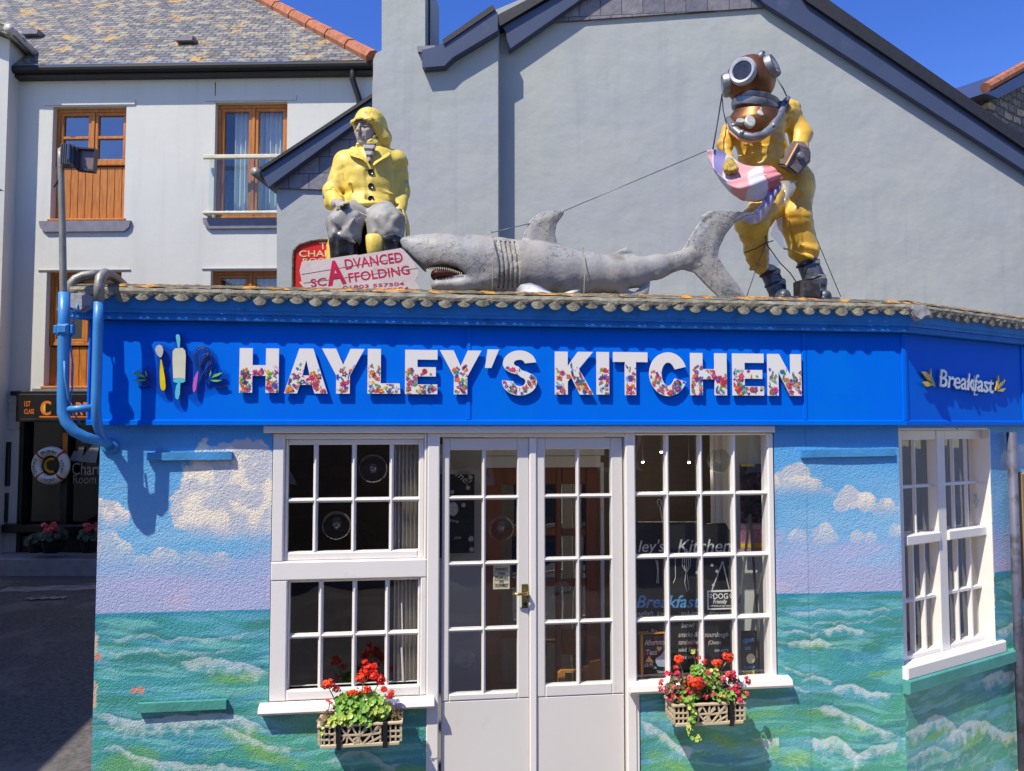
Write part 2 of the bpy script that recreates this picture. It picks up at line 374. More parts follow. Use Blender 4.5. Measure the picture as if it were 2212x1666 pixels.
        for ax in range(3):
            o1, o2 = (ax + 1) % 3, (ax + 2) % 3
            sl = [slice(None)] * 3; sl[ax] = slice(0, n[ax] - 1); s2 = list(sl); s2[ax] = slice(1, n[ax])
            A = ins[tuple(sl)]; B = ins[tuple(s2)]; E = np.argwhere(A != B)
            E = E[(E[:, o1] > 0) & (E[:, o2] > 0) & (E[:, o1] < n[o1] - 1) & (E[:, o2] < n[o2] - 1)]
            fl = A[tuple(E.T)]
            def g(a, b):
                k = E.copy(); k[:, o1] -= a; k[:, o2] -= b; return idx[tuple(k.T)]
            q = np.stack([g(1, 1), g(0, 1), g(0, 0), g(1, 0)], 1); q[~fl] = q[~fl][:, ::-1]; Q.append(q)
        return V, np.concatenate(Q)
    def build(s, name, fr, mats, parent, colf=None, smooth_it=1, mif=None):
        V, Q = s.mesh()
        for _ in range(smooth_it):
            A = np.zeros_like(V); k = np.zeros(len(V))
            for i in range(4):
                np.add.at(A, Q[:, i], V[Q[:, (i + 1) % 4]]); np.add.at(k, Q[:, i], 1)
                np.add.at(A, Q[:, i], V[Q[:, (i - 1) % 4]]); np.add.at(k, Q[:, i], 1)
            V = V * .5 + .5 * A / np.maximum(k, 1)[:, None]
        cols = colf(V) if colf else None
        mi = None
        if mif is not None: mi = mif(V[Q].mean(1))
        return link_mesh(name, fr.arr(V), Q.tolist(), mats, parent, True, mi, cols=cols)
def rotz(a):
    c, s_ = math.cos(R(a)), math.sin(R(a)); return [[c, -s_, 0], [s_, c, 0], [0, 0, 1]]
def roty(a):
    c, s_ = math.cos(R(a)), math.sin(R(a)); return [[c, 0, s_], [0, 1, 0], [-s_, 0, c]]
def rotx(a):
    c, s_ = math.cos(R(a)), math.sin(R(a)); return [[1, 0, 0], [0, c, -s_], [0, s_, c]]
# ---------------------------------------------------------------- camera, sun and sky
cd = bpy.data.cameras.new('camera'); cam = bpy.data.objects.new('camera', cd); COL.objects.link(cam); sc.camera = cam
cd.sensor_width = 36.0; cd.lens = 36.0 * FPX / W0; cd.clip_start = 0.05; cd.clip_end = 800
M = Matrix.Identity(4)
for i in range(3): M[i][0] = RGT[i]; M[i][1] = UPV[i]; M[i][2] = -FWD[i]; M[i][3] = CAM[i]
cam.matrix_world = M
SAZ, SEL = 49.0, 54.9        # sun: degrees to the left of the street front's outward normal, and height
sunv = Vector((-math.sin(R(SAZ)) * math.cos(R(SEL)), -math.cos(R(SAZ)) * math.cos(R(SEL)), math.sin(R(SEL))))
ld = bpy.data.lights.new('sun', 'SUN'); ld.energy = 3.9; ld.angle = R(0.5); ld.color = (1.0, 0.945, 0.79)
lo = bpy.data.objects.new('sun', ld); COL.objects.link(lo); lo.rotation_euler = sunv.to_track_quat('Z', 'Y').to_euler(); lo.location = (-6, -6, 12)
wd = bpy.data.worlds.new('World'); sc.world = wd; wd.use_nodes = True; nt = wd.node_tree
sky = nt.nodes.new('ShaderNodeTexSky'); sky.sky_type = 'NISHITA'; sky.sun_disc = False; sky.sun_elevation = R(SEL)
sky.sun_rotation = math.atan2(sunv.x, sunv.y); sky.air_density = 1.0; sky.dust_density = 0.2; sky.ozone_density = 3.0; sky.altitude = 10
hs = nt.nodes.new('ShaderNodeHueSaturation'); hs.inputs['Saturation'].default_value = 1.32; hs.inputs['Hue'].default_value = 0.524; hs.inputs['Value'].default_value = 0.97
bg = nt.nodes['Background']; bg.inputs[1].default_value = 0.148
nt.links.new(sky.outputs[0], hs.inputs['Color']); nt.links.new(hs.outputs[0], bg.inputs[0])
sc.view_settings.view_transform = 'Standard'; sc.view_settings.look = 'None'; sc.view_settings.exposure = 0.53; sc.view_settings.gamma = 1
sc.cycles.max_bounces = 8; sc.cycles.transparent_max_bounces = 16; sc.cycles.sample_clamp_indirect = 6

# ---------------------------------------------------------------- planes
A = Fr((0, 0), 90.0)
UC = A.u(1940)
B = Fr((UC, 0), 66.0)
TM = math.tan(R(12))
Wf = Fr(atdepth(100, 918, 12.0)[:2], 99.0)
G = Fr(atdepth(1000, 918, 9.0)[:2], 101.8)
GZ = -0.16

# ---------------------------------------------------------------- materials
white_paint = mat('white_gloss_paint', L(238, 232, 226), rough=0.35, var=0.02, vscale=2, dirt=L(196, 186, 176), dscale=7, damt=.35, dthr=.62, bump=.12, bscale=25, bumpdist=.004)
door_paint = mat('white_door_paint', L(224, 218, 212), rough=0.4, var=0.02, vscale=2, dirt=L(180, 172, 170), dscale=5, damt=.25, dthr=.62, bump=.1, bscale=18, bumpdist=.004)
blue_paint = mat('bright_blue_paint', (0.0, 0.155, 0.80, 1), spec=.06, rough=0.6, var=0.03, vscale=2, dirt=(0.0, .18, .74, 1), dscale=2.2, damt=.5, bump=.15, bscale=8, bumpdist=.006)
sky_paint = mat('sky_blue_paint', L(62, 138, 205), rough=0.4, var=0.05, vscale=9, dirt=L(150, 160, 150), dscale=16, damt=.7, dthr=.66, bump=.2, bscale=40, bumpdist=.003)
cornice_paint = mat('cornice_blue_paint', L(52, 136, 214), spec=.2, rough=0.6, var=0.08, vscale=8, dirt=L(38, 90, 140), dscale=12, damt=.6, dthr=.58, bump=.2, bscale=40, bumpdist=.003)
grey_metal = mat('weathered_grey_metal', L(150, 147, 138), rough=0.5, metal=.3, var=0.12, vscale=20, dirt=L(70, 65, 58), dscale=25, damt=.6, dthr=.58, bump=.3, bscale=80, bumpdist=.003)
lead = mat('grey_lead', L(128, 124, 134), rough=0.55, var=0.12, vscale=9, dirt=L(110, 88, 80), dscale=8, damt=.5, dthr=.62)
timber = mat('orange_brown_wood', L(196, 122, 38), rough=0.45, var=0.12, vscale=9, stretch=(4, 4, .5), bump=.15, bscale=40, bumpdist=.003, col2=L(164, 94, 28))
dark_slate_board = mat('dark_bargeboard_paint', L(66, 74, 98), rough=0.35, var=0.06, vscale=3, dirt=L(96, 104, 126), dscale=3, damt=.4, dthr=.6)
black_plastic = mat('black_gutter_plastic', L(24, 23, 25), rough=0.7, var=.1)
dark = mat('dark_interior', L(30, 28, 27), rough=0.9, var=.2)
grey_render = mat('grey_painted_render', L(165, 167, 161), rough=0.75, var=0.03, vscale=.9, col2=L(158, 160, 162), dirt=L(152, 158, 152), dscale=1.1, damt=.4, dthr=.52, streak=(L(142, 146, 150), .45), bump=.6, bscale=2.6, bdet=9, bumpdist=.035)
white_render = mat('white_painted_render', L(208, 206, 198), rough=0.8, var=0.03, vscale=1.0, dirt=L(186, 182, 176), dscale=7, damt=.3, dthr=.64, streak=(L(184, 180, 170), .35), bump=.15, bscale=9, bdet=6, bumpdist=.02)
glass = glass_mat('window_glass', (0.96, 0.97, 0.97, 1), 0.035)
house_glass = glass_mat('house_window_glass', (0.3, .34, .38, 1), 0.22)
curtain_glass = glass_mat('curtained_window_glass', (.85, .88, .88, 1), 0.06)
asphalt = mat('street_asphalt', L(92, 89, 90), rough=0.85, var=0.3, vscale=30, dirt=L(124, 114, 110), dscale=1.1, damt=.6, dthr=.5, bump=.8, bscale=70, bumpdist=.006)
paving = mat('beige_paving', L(186, 172, 150), rough=0.8, var=0.1, vscale=5, dirt=L(150, 136, 118), dscale=8, damt=.5, bump=.3, bscale=60, bumpdist=.004)
kerb_m = mat('kerb_concrete', L(150, 148, 150), rough=0.8, var=0.1, vscale=8, bump=.3, bscale=50, bumpdist=.004)

# ---------------------------------------------------------------- ground
GF = -.01; mb = MB(); ys = [(-60, GZ), (1.2, GZ), (2.5, GZ + .03), (5.5, GF - .03), (6.8, GF), (120, GF)]
mb.add([(x_, y_, z_) for y_, z_ in ys for x_ in (-90, 90)], [(2 * i, 2 * i + 1, 2 * i + 3, 2 * i + 2) for i in range(len(ys) - 1)])
tag(mb.build('street', asphalt, loc=(0, 0, GZ)), kind='structure')
# pavement under the white house and its kerb
mb = MB(Wf); mb.box(-6, 9, GZ - .3, Wf.v(100, 1207, .55), -.1, .55, e=.02); tag(mb.build('far_pavement', kerb_m), kind='structure')
mb = MB(); p = [atz(1560, 1700, GZ), atz(2060, 1664, GZ), atz(2300, 1604, GZ), atz(2700, 1750, GZ), atz(2300, 2200, GZ), atz(1500, 2200, GZ)]
q = [(x[0], x[1], GZ + .012) for x in p] + [(x[0], x[1], GZ - .05) for x in p]
mb.add(q, [tuple(range(6)), tuple(range(11, 5, -1))] + [(i, i + 6, (i + 1) % 6 + 6, (i + 1) % 6) for i in range(6)])
tag(mb.build('pavement', paving), kind='structure')
mb = MB()  # pale pinkish wavy strips laid flat on the far road
for (a, b_, wd_) in [((20, 1268), (330, 1272), .16), ((60, 1292), (140, 1292), .07)]:
    pa, pb = atz(*a, GF), atz(*b_, GF)
    for k in range(10):
        f0, f1 = k / 10, (k + 1) / 10; X0, X1_ = pa[0] + (pb[0] - pa[0]) * f0, pa[0] + (pb[0] - pa[0]) * f1; yy = (pa[1] + pb[1]) / 2; j = .05 * math.sin(k * 2.3); j2 = .05 * math.sin(k * 2.3 + 2.3)
        mb.add([(X0, yy - wd_ + j, GF + .004), (X1_, yy - wd_ + j2, GF + .004), (X1_, yy + wd_ + j2, GF + .004), (X0, yy + wd_ + j, GF + .004)], [(0, 1, 2, 3)])
strip_m = mat('pinkish_road_strip', L(150, 138, 138), rough=.8, var=.1, vscale=3, dirt=L(96, 88, 88), dscale=5, damt=.8, dthr=.48)
tag(mb.build('road_strip', strip_m), kind='structure')

# ================================================================ WHITE HOUSE down the alley
wh = empty('white_house', Wf.P(1.5, GZ, 0), 'white rendered house with slate hip roof and orange wood windows', 'house')
zt = Wf.v(400, 172); uL, uR = Wf.u(-350), Wf.u(812, 300) + .15
x = lambda px, w=0: Wf.u(px, 500, w)
y = lambda py, w=0, px=300: Wf.v(px, py, w)
opens = [(x(107), x(266.5), y(476), y(229)), (x(460), x(617), y(472), y(224)),
         (x(104), x(265), y(838), y(586)), (x(457), x(618), y(838), y(585)), (x(58), x(480), y(1198), y(852))]
def wall_with(mb, u0, u1, v0, v1, ops, w0, w1):
    us = sorted(set([u0, u1] + [q for o in ops for q in o[:2] if u0 < q < u1])); vs = sorted(set([v0, v1] + [q for o in ops for q in o[2:] if v0 < q < v1]))
    hole = lambda a, b: any(o[0] <= a <= o[1] and o[2] <= b <= o[3] for o in ops)
    for i in range(len(us) - 1):
        for j in range(len(vs) - 1):
            cu, cv = (us[i] + us[i + 1]) / 2, (vs[j] + vs[j + 1]) / 2
            if hole(cu, cv): continue
            a, b, c, d = us[i], us[i + 1], vs[j], vs[j + 1]
            mb.add([(a, c, w1), (b, c, w1), (b, d, w1), (a, d, w1)], [(0, 1, 2, 3)]); mb.add([(a, c, w0), (b, c, w0), (b, d, w0), (a, d, w0)], [(3, 2, 1, 0)])
            for (p0, p1, tst) in [((a, c), (a, d), (a - 1e-3, cv)), ((b, c), (b, d), (b + 1e-3, cv)), ((a, c), (b, c), (cu, c - 1e-3)), ((a, d), (b, d), (cu, d + 1e-3))]:
                if hole(*tst) or not (u0 < tst[0] < u1 and v0 < tst[1] < v1):
                    mb.add([(p0[0], p0[1], w0), (p1[0], p1[1], w0), (p1[0], p1[1], w1), (p0[0], p0[1], w1)], [(0, 1, 2, 3)])
mb = MB(Wf); wall_with(mb, uL, uR, GZ, zt, opens, -.3, 0)
mb.box(uR - .3, uR, GZ, zt, -5, -.302)
mb.build('wall', white_render, wh)
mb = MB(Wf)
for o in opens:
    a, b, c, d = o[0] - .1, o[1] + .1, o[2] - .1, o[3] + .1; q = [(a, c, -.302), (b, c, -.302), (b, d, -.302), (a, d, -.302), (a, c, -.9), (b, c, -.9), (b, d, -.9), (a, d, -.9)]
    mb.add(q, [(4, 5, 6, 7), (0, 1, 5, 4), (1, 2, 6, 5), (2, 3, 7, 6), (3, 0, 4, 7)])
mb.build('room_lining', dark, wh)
for o in opens[:4]:
    mb = MB(Wf); mb.box(o[0] - .14, o[1] + .14, o[3] + .02, o[3] + .1 if o[3] > 5 else o[3] + .035, .002, .02); mb.build('window_head_trim', white_render, wh)
# roof: front slope with a hip on the right, gutter, fascia
EO = .23; ze = Wf.v(400, 139, EO); tp = .92; ue = Wf.u(806, 124, EO)
T = 5.0
slates = courses_mat('lichened_slates', Wf, [L(84, 84, 90), L(104, 103, 106), L(126, 122, 120), L(92, 92, 102), L(146, 140, 126)], .20, .125, 0, L(62, 60, 62), rough=.7,
                     mort=.012, lichen=L(190, 148, 66), lthr=.56, bump=.9, lscale=1.9, pitchscale=1.4, nz=.75, wob=.03, moss=(L(158, 150, 124), .53, 4.0))
def slopes(name, m, th, offv):
    mb = MB(Wf); mb.add([(uL - .3, ze + offv, EO), (ue, ze + offv, EO), (ue - T, ze + T * tp + offv, EO - T), (uL - .3, ze + T * tp + offv, EO - T)], [(0, 1, 2, 3)])
    mb.add([(ue, ze + offv, EO), (ue, ze + offv, EO - 2 * T), (ue - T, ze + T * tp + offv, EO - T)], [(0, 1, 2)])
    return mb.build(name, m, wh)
rf = slopes('roof', slates, 0, .03)
ridge = mat('terracotta_ridge_tile', L(184, 112, 78), rough=.8, var=.2, vscale=8, dirt=L(120, 100, 70), dscale=7, damt=.6, dthr=.55, bump=.3)
mb = MB(Wf)
n = 11
for i in range(n):
    t0, t1 = i * T / n, (i + .97) * T / n
    mb.tube([(ue - t0, ze + t0 * tp + .045, EO - t0), (ue - t1, ze + t1 * tp + .045, EO - t1)], [.13, .12], 8)
mb.build('hip_ridge', ridge, wh)
for (pa, pb) in [((55, 66), (95, 72)), ((385, 88), (415, 96))]:
    mb = MB(Wf)
    px, py = pa; t = 1.1 if px < 200 else 0.72
    u_ = Wf.u(px, py, EO - t); v_ = ze + t * tp + .03; du = .28
    mb.prism([(u_, v_), (u_ + du, v_), (u_ + du + .02, v_ + .08), (u_ + .03, v_ + .05)], EO - t - .1, EO - t + .12)
    mb.build('roof_vent', lead, wh)
mb = MB(Wf)
mb.box(uL - .3, ue + .0, zt - .0, ze - .03, .002, .155)
mb.m = 1; mb.tube([(uL - .3, ze - .035, .205), (ue + .02, ze - .035, .205)], .062, 10)
o = mb.build('gutter', [mat('dark_brown_fascia', L(46, 38, 34), rough=.5), black_plastic], wh, smooth=False)
mb = MB(Wf); u_ = x(764); mb.tube([(u_, ze - .05, .19), (u_, ze - .25, .18), (u_ + .08, ze - .52, .06), (u_ + .08, ze - .7, .06), (u_ + .08, 2, .06)], .045, 8)
mb.build('downpipe', black_plastic, wh, smooth=True)

def casement(name, o, cols, rows, kind, bottom=None):
    """timber window filling an opening; panes of dark reflecting glass, seen as separate frame / glass / panel"""
    u0, u1, v0, v1 = o; root = None; mb = MB(Wf); f = .055; wz0, wz1 = -.17, -.10
    vb = v0 if bottom is None else bottom
    mb.box(u0, u1, v1 - f, v1, wz0, wz1, e=.006); mb.box(u0, u1, vb, vb + f, wz0, wz1, e=.006); mb.box(u0, u0 + f, vb + f, v1 - f, wz0, wz1, e=.006); mb.box(u1 - f, u1, vb + f, v1 - f, wz0, wz1, e=.006)
    um = (u0 + u1) / 2; mb.box(um - .028, um + .028, vb + f, v1 - f, wz0, wz1 + .004, e=.006)
    for (a, b) in ((u0 + f, um - .028), (um + .028, u1 - f)):
        g = .05
        mb.box(a, b, v1 - f - g, v1 - f, wz0, wz1 - .012, e=.006); mb.box(a, b, vb + f, vb + f + g, wz0, wz1 - .012, e=.006)
        mb.box(a, a + g, vb + f + g, v1 - f - g, wz0, wz1 - .012, e=.006); mb.box(b - g, b, vb + f + g, v1 - f - g, wz0, wz1 - .012, e=.006)
        for k in range(1, rows):
            vv = vb + (v1 - vb) * k / rows; mb.box(a + g, b - g, vv - .022, vv + .022, wz0, wz1 - .016, e=.005)
    fo = mb.build('window', timber, wh)
    gm = MB(Wf); gm.add([(u0 + f, vb + f, -.15), (u1 - f, vb + f, -.15), (u1 - f, v1 - f, -.15), (u0 + f, v1 - f, -.15)], [(0, 1, 2, 3)]); gm.build('glass', house_glass if kind == 0 else curtain_glass, fo)
    if bottom is not None:
        pm = MB(Wf); nb = 10
        for k in range(nb):
            a = u0 + (u1 - u0) * k / nb; b = u0 + (u1 - u0) * (k + 1) / nb; pm.box(a + .003, b - .003, v0 + .03, vb - .02, -.16, -.135, e=.004)
        pm.box(u0, u1, v0 + .03, vb - .02, -.19, -.161); pm.box(u0 - .03, u1 + .03, v0 - .01, v0 + .03, -.2, .03, e=.01)
        pm.build('board_panel', timber, fo)
    return fo
w1 = casement('window', opens[0], 2, 2, 0, bottom=y(352)); tag(w1, 'two light casement over a boarded panel')
w2 = casement('french_window', opens[1], 2, 1, 1); tag(w2, 'french window with white curtains')
w3 = casement('window', opens[2], 2, 2, 0, bottom=y(745)); w4 = casement('window', opens[3], 2, 1, 1)
for (o, a) in ((opens[0], 0), (opens[1], 0), (opens[2], 1), (opens[3], 0)):
    mb = MB(Wf); a0, a1, v = o[0] - .15, o[1] + .13, o[2] - .012; h = .17
    mb.prism([(a0, v), (a1, v), (a1 - .02, v - h * .6), (a1 - .1, v - h), (a0 + .1, v - h), (a0 + .02, v - h * .6)], .002, .045)
    mb.build('sill', lead, wh)
curt = mat('white_curtain', L(215, 222, 218), rough=.9, var=.1, stretch=(30, 30, 1), vscale=2)
for (o, a, b) in ((opens[1], .18, .97), (opens[3], .1, .95)):
    mb = MB(Wf); n = 80; vs = []; u0 = o[0] + (o[1] - o[0]) * a; u1 = o[0] + (o[1] - o[0]) * b
    for i in range(n + 1):
        t = i / n; ww = -.3 + .03 * math.sin(t * 70) + .015 * math.sin(t * 31 + 1)
        vs += [(u0 + (u1 - u0) * t, o[2] + .05, ww), (u0 + (u1 - u0) * t, o[3] - .05, ww)]
    mb.add(vs, [(2 * i, 2 * i + 2, 2 * i + 3, 2 * i + 1) for i in range(n)]); mb.build('curtain', curt, wh, smooth=True)
# balcony guard: top bar, glass, bottom bar
bar = mat('cream_painted_bar', L(226, 216, 188), rough=.4); bal = MB(Wf); bal.box(x(436, .12), x(625, .12), y(345, .12), y(339, .12) + .02, .09, .14, e=.01); bal.build('balcony_rail', bar, wh)
bal = MB(Wf); bal.box(x(437, .12), x(625, .12), y(464, .12), y(458, .12), .09, .14, e=.01)
for px in (445, 612):
    for py in (458,): bal.box(x(px, .1) - .03, x(px, .1) + .03, y(py, .1) - .06, y(py, .1), 0.002, .09)
bo = bal.build('balcony_rail', bar, wh)
gm = MB(Wf); gm.box(x(450, .11), x(625, .11), y(460, .11), y(347, .11), .108, .116); gm.build('glass_panel', glass_mat('guard_glass', (.9, .95, .93, 1), -.02), bo)
# render movement crack and drips
mb = MB(Wf); mb.tube([(x(459), zt - .05, .001), (x(459), y(222), .001)], .006, 5); mb.build('render_crack', dark, wh)

# shopfront at the foot
shop_black = mat('black_shopfront_paint', L(24, 22, 22), rough=.35, var=.2)
o = opens[4]; mb = MB(Wf); wv = -.06
mb.box(o[0], o[0] + .07, o[2], o[3], -.2, .03, e=.01); um = x(153); mb.box(um - .05, um + .05, o[2] + .28, o[3], -.2, 0, e=.01)
mb.box(x(300) - .05, x(300) + .05, o[2] + .28, o[3], -.2, 0, e=.01)
mb.box(o[0] + .07, o[1], o[2], o[2] + .28, -.2, .0, e=.01); mb.box(o[0] - .15, o[1], y(1150), y(1132), .0, .16, e=.02); mb.box(o[0] - .12, o[1], o[3] - .02, o[3] + .05, 0.002, .1, e=.01)
sf = mb.build('shopfront', shop_black, wh)
mb = MB(Wf); mb.add([(o[0] + .07, o[2] + .28, -.1), (o[1], o[2] + .28, -.1), (o[1], o[3], -.1), (o[0] + .07, o[3], -.1)], [(0, 1, 2, 3)]); mb.build('glass', glass_mat('dark_shop_glass', (.3, .3, .3, 1), .02), sf)
mb = MB(Wf); mb.box(x(153) - .02, x(153) + .05, y(1010), y(935), .001, .02); mb.build('door_strip', timber, sf)
# notice cases on the shaded wall to the left
mb = MB(Wf); mb.box(x(-20), x(40), y(1050), y(955), .002, .05, e=.01); nc = mb.build('notice_case', shop_black, wh)
mb = MB(Wf); mb.box(x(-14), x(33), y(1043), y(962), .051, .055); mb.build('notice', mat('faded_notices', L(150, 150, 160), rough=.5, var=.3, vscale=12), nc)
mb = MB(Wf); mb.box(x(-20), x(38), y(1130), y(1066), .002, .04, e=.01); mb.build('wall_panel', shop_black, wh)
mb = MB(Wf)
for py in (868, 885, 920): mb.tube([(x(-30), y(py), .02), (x(56), y(py) + (0.0 if py < 900 else -.05), .02)], .012, 6)
mb.build('wall_cable', white_render, wh)

# shop name board
sg = empty('shop_name_board', Wf.PX(130, 912, .12), 'black shop name board with orange lettering above the dark shopfront', 'sign')
mb = MB(Wf); mb.box(x(46, .12), x(480, .12), y(911, .12), y(851, .12), .011, .12, e=.01); mb.box(x(60, .12), x(480, .12), y(911, .12), y(905, .12), .12, .15, e=.005); mb.build('board', shop_black, sg)
org = mat('orange_sign_paint', L(226, 120, 40), rough=.4); yel = mat('yellow_sign_paint', L(224, 180, 60), rough=.4)
mb = MB(Wf); mb.fr = Wf
text_fit(mb, '1ST', x(65, .12), y(878, .12), x(78, .12), y(878, .12), .122, y(866, .12) - y(878, .12), offset=.01)
text_fit(mb, 'CLASS', x(65, .12), y(894, .12), x(86, .12), y(894, .12), .122, y(883, .12) - y(894, .12), offset=.01)
text_fit(mb, 'C', x(99, .12), y(896, .12), x(122, .12), y(896, .12), .122, y(865, .12) - y(896, .12), offset=.02)
text_fit(mb, 'HART ROOM', x(135, .12), y(896, .12), x(300, .12), y(896, .12), .122, y(868, .12) - y(896, .12), offset=.02)
mb.box(x(98, .12), x(300, .12), y(902, .12), y(899, .12), .1205, .123); mb.build('lettering', org, sg)
mb = MB(Wf); mb.prism([(x(p, .12), y(q, .12)) for p, q in ((101, 881), (104, 870), (110, 867), (110, 895), (104, 892))], .1205, .1215); mb.build('emblem', yel, sg)

# life ring hanging in the shopfront
lc = Wf.PX(110, 1006, .1); lr = empty('life_ring', lc, 'white life ring with red bands hanging in front of the dark shop window', 'life ring')
Rr, rr = 31 * Wf.scale(110, 1006), 10 * Wf.scale(110, 1006)
def torus(mb, c, n, Rm, r, a0=0, a1=360, s1=48, s2=12):
    n = np.array(n); t = np.array([0, 0, 1.0]); xx = np.cross(t, n); xx /= np.linalg.norm(xx); yy = np.cross(n, xx); k1 = max(3, int(s1 * (a1 - a0) / 360))
    pts = [c + Rm * (math.cos(R(a0 + (a1 - a0) * i / k1)) * xx + math.sin(R(a0 + (a1 - a0) * i / k1)) * yy) for i in range(k1 + 1)]
    vs = []
    for i, p in enumerate(pts):
        e = (p - c) / Rm
        vs += [p + r * (math.cos(2 * math.pi * k / s2) * e + math.sin(2 * math.pi * k / s2) * n) for k in range(s2)]
    mb.add(vs, [(i * s2 + k, (i + 1) * s2 + k, (i + 1) * s2 + (k + 1) % s2, i * s2 + (k + 1) % s2) for i in range(k1) for k in range(s2)], raw=True)
mb = MB(); torus(mb, lc, Wf.n, Rr, rr); mb.build('ring', mat('white_ring_paint', L(226, 226, 214), rough=.35), lr, smooth=True)
red_band = mat('red_band_paint', L(190, 40, 30), rough=.4)
for a in (45, 135, 225, 315):
    mb = MB(); torus(mb, lc, Wf.n, Rr, rr + .004, a - 4, a + 4); mb.build('band', red_band, lr, smooth=True)
mb = MB(); mb.lathe(lc - Wf.n * .05, Wf.n, [(Rr * .72, 0), (Rr * .72, .02), (Rr * .6, .03)], 32); mb.m = 1; torus(mb, lc - Wf.n * .02, Wf.n, Rr * .45, .025, 60, 300); mb.build('emblem', [shop_black, mat('gold_paint', L(210, 160, 40), rough=.3, metal=.6)], lr)
mb = MB(Wf); lu, lv = Wf.uv(110, 1006, .1)
def ring_text(txt, a0, a1, rad, h):
    for i, ch in enumerate(txt):
        if ch == ' ': continue
        a = R(a0 + (a1 - a0) * (i + .5) / len(txt)); V, F = text_geo(ch, h / .73, .0)
        if not len(V): continue
        V[:, 0] -= V[:, 0].mean(); V[:, 1] -= h / 2; rt = a - math.pi / 2
        ca, sa = math.cos(rt), math.sin(rt); X = V[:, 0] * ca - V[:, 1] * sa; Y = V[:, 0] * sa + V[:, 1] * ca
        mb.add(list(zip(lu + rad * math.cos(a) + X, lv + rad * math.sin(a) + Y, np.full(len(X), .1 + rr + .004))), F)
ring_text('BRIXHAM', 122, 58, Rr, .05); ring_text('STEAM', 25, -25, Rr, .05); ring_text('PACKET', -60, -120, Rr, .05); ring_text('COMPANY', 212, 148, Rr, .05)
mb.build('lettering', shop_black, lr)
# lettering and sail boards on the shop glass
mb = MB(Wf); ws = -.09
text_fit(mb, 'The', x(181), y(943 + 47), x(205), y(990), ws, .09); text_fit(mb, 'Chart', x(163), y(1027), x(225), y(1027), ws, .2, offset=.01); text_fit(mb, 'Room', x(166), y(1046), x(215), y(1046), ws, .14)
tag(mb.build('window_lettering', mat('cream_window_lettering', L(170, 160, 136), rough=.5)), 'cream words painted on the dark shop window beside the life ring', 'lettering')
mb = MB(Wf)
for (a, b, c, d) in ((158, 170, 995, 975), (167, 182, 995, 965), (178, 215, 998, 955)): mb.prism([(x(a), y(c)), (x(b), y(c) - .02), (x(b) + .06, y(d)), (x(b) - .02, y(d))], -.08, -.07)
tag(mb.build('sail_ornament', mat('pale_sail_card', L(150, 152, 150), rough=.6)), 'pale fan of sails displayed in the dark shop window', 'ornament')

# neighbour at the far left
lh = empty('neighbour_house', (-6.2, 7.3, GZ), 'white neighbouring house at the left edge with weathered eaves', 'house')
pc = Wf.PX(7, 500, .335)
mb = MB(); mb.add([], []); X1 = pc[0]; Y1 = pc[1]
mb.prism([(X1 - 3, GZ), (X1, GZ), (X1, 8.08), (X1 - 3, 9.1)], -(Y1 + .8), -Y1) if False else mb.add([(X1 - 3, Y1, GZ), (X1, Y1, GZ), (X1, Y1, 8.16), (X1 - 3, Y1, 9.14), (X1 - 3, Y1 + .8, GZ), (X1, Y1 + .8, GZ), (X1, Y1 + .8, 8.16), (X1 - 3, Y1 + .8, 9.14)], [(0, 1, 2, 3), (1, 5, 6, 2), (5, 4, 7, 6), (4, 0, 3, 7), (3, 2, 6, 7)]); mb.build('wall', white_render, lh)
mb = MB(); mb.add([(X1 - 3, Y1 - .2, 9.3), (X1 + .16, Y1 - .2, 8.25), (X1 + .16, Y1 + .8, 8.25), (X1 - 3, Y1 + .8, 9.3), (X1 - 3, Y1 - .2, 9.15), (X1 + .16, Y1 - .2, 8.12), (X1 + .16, Y1 + .8, 8.12), (X1 - 3, Y1 + .8, 9.15)],
                 [(0, 1, 2, 3), (7, 6, 5, 4), (0, 4, 5, 1), (1, 5, 6, 2), (2, 6, 7, 3)])
mb.build('roof', slates, lh)
mb = MB(); mb.tube([(X1 + .12, Y1 - .3, 8.2), (X1 + .12, Y1 + .8, 8.2)], .07, 8, raw=True)
mb.build('gutter', mat('pale_gutter_plastic', L(190, 188, 180), rough=.5, dirt=L(80, 76, 70), dscale=8, damt=.7), lh, smooth=True)
# lower house further up the street at the left, out of the frame: it shades the alley
mb = MB(); mb.box(-10, -5.55, -1.75, 6.4, GZ, 5.3)
lo2 = empty('shading_house', (-7.8, 1.3, GZ), 'unseen low white house beyond the left edge of the picture, shading the alley', 'house'); mb.build('wall', white_render, lo2)
mb = MB(); mb.add([(-10.2, -1.95, 5.3), (-5.4, -1.95, 5.3), (-5.4, 6.5, 5.3), (-10.2, 6.5, 5.3), (-7.8, -1.95, 6.2), (-7.8, 6.5, 6.2)], [(0, 1, 4), (1, 2, 5, 4), (2, 3, 5), (3, 0, 4, 5), (3, 2, 1, 0)]); mb.build('roof', slates, lo2)
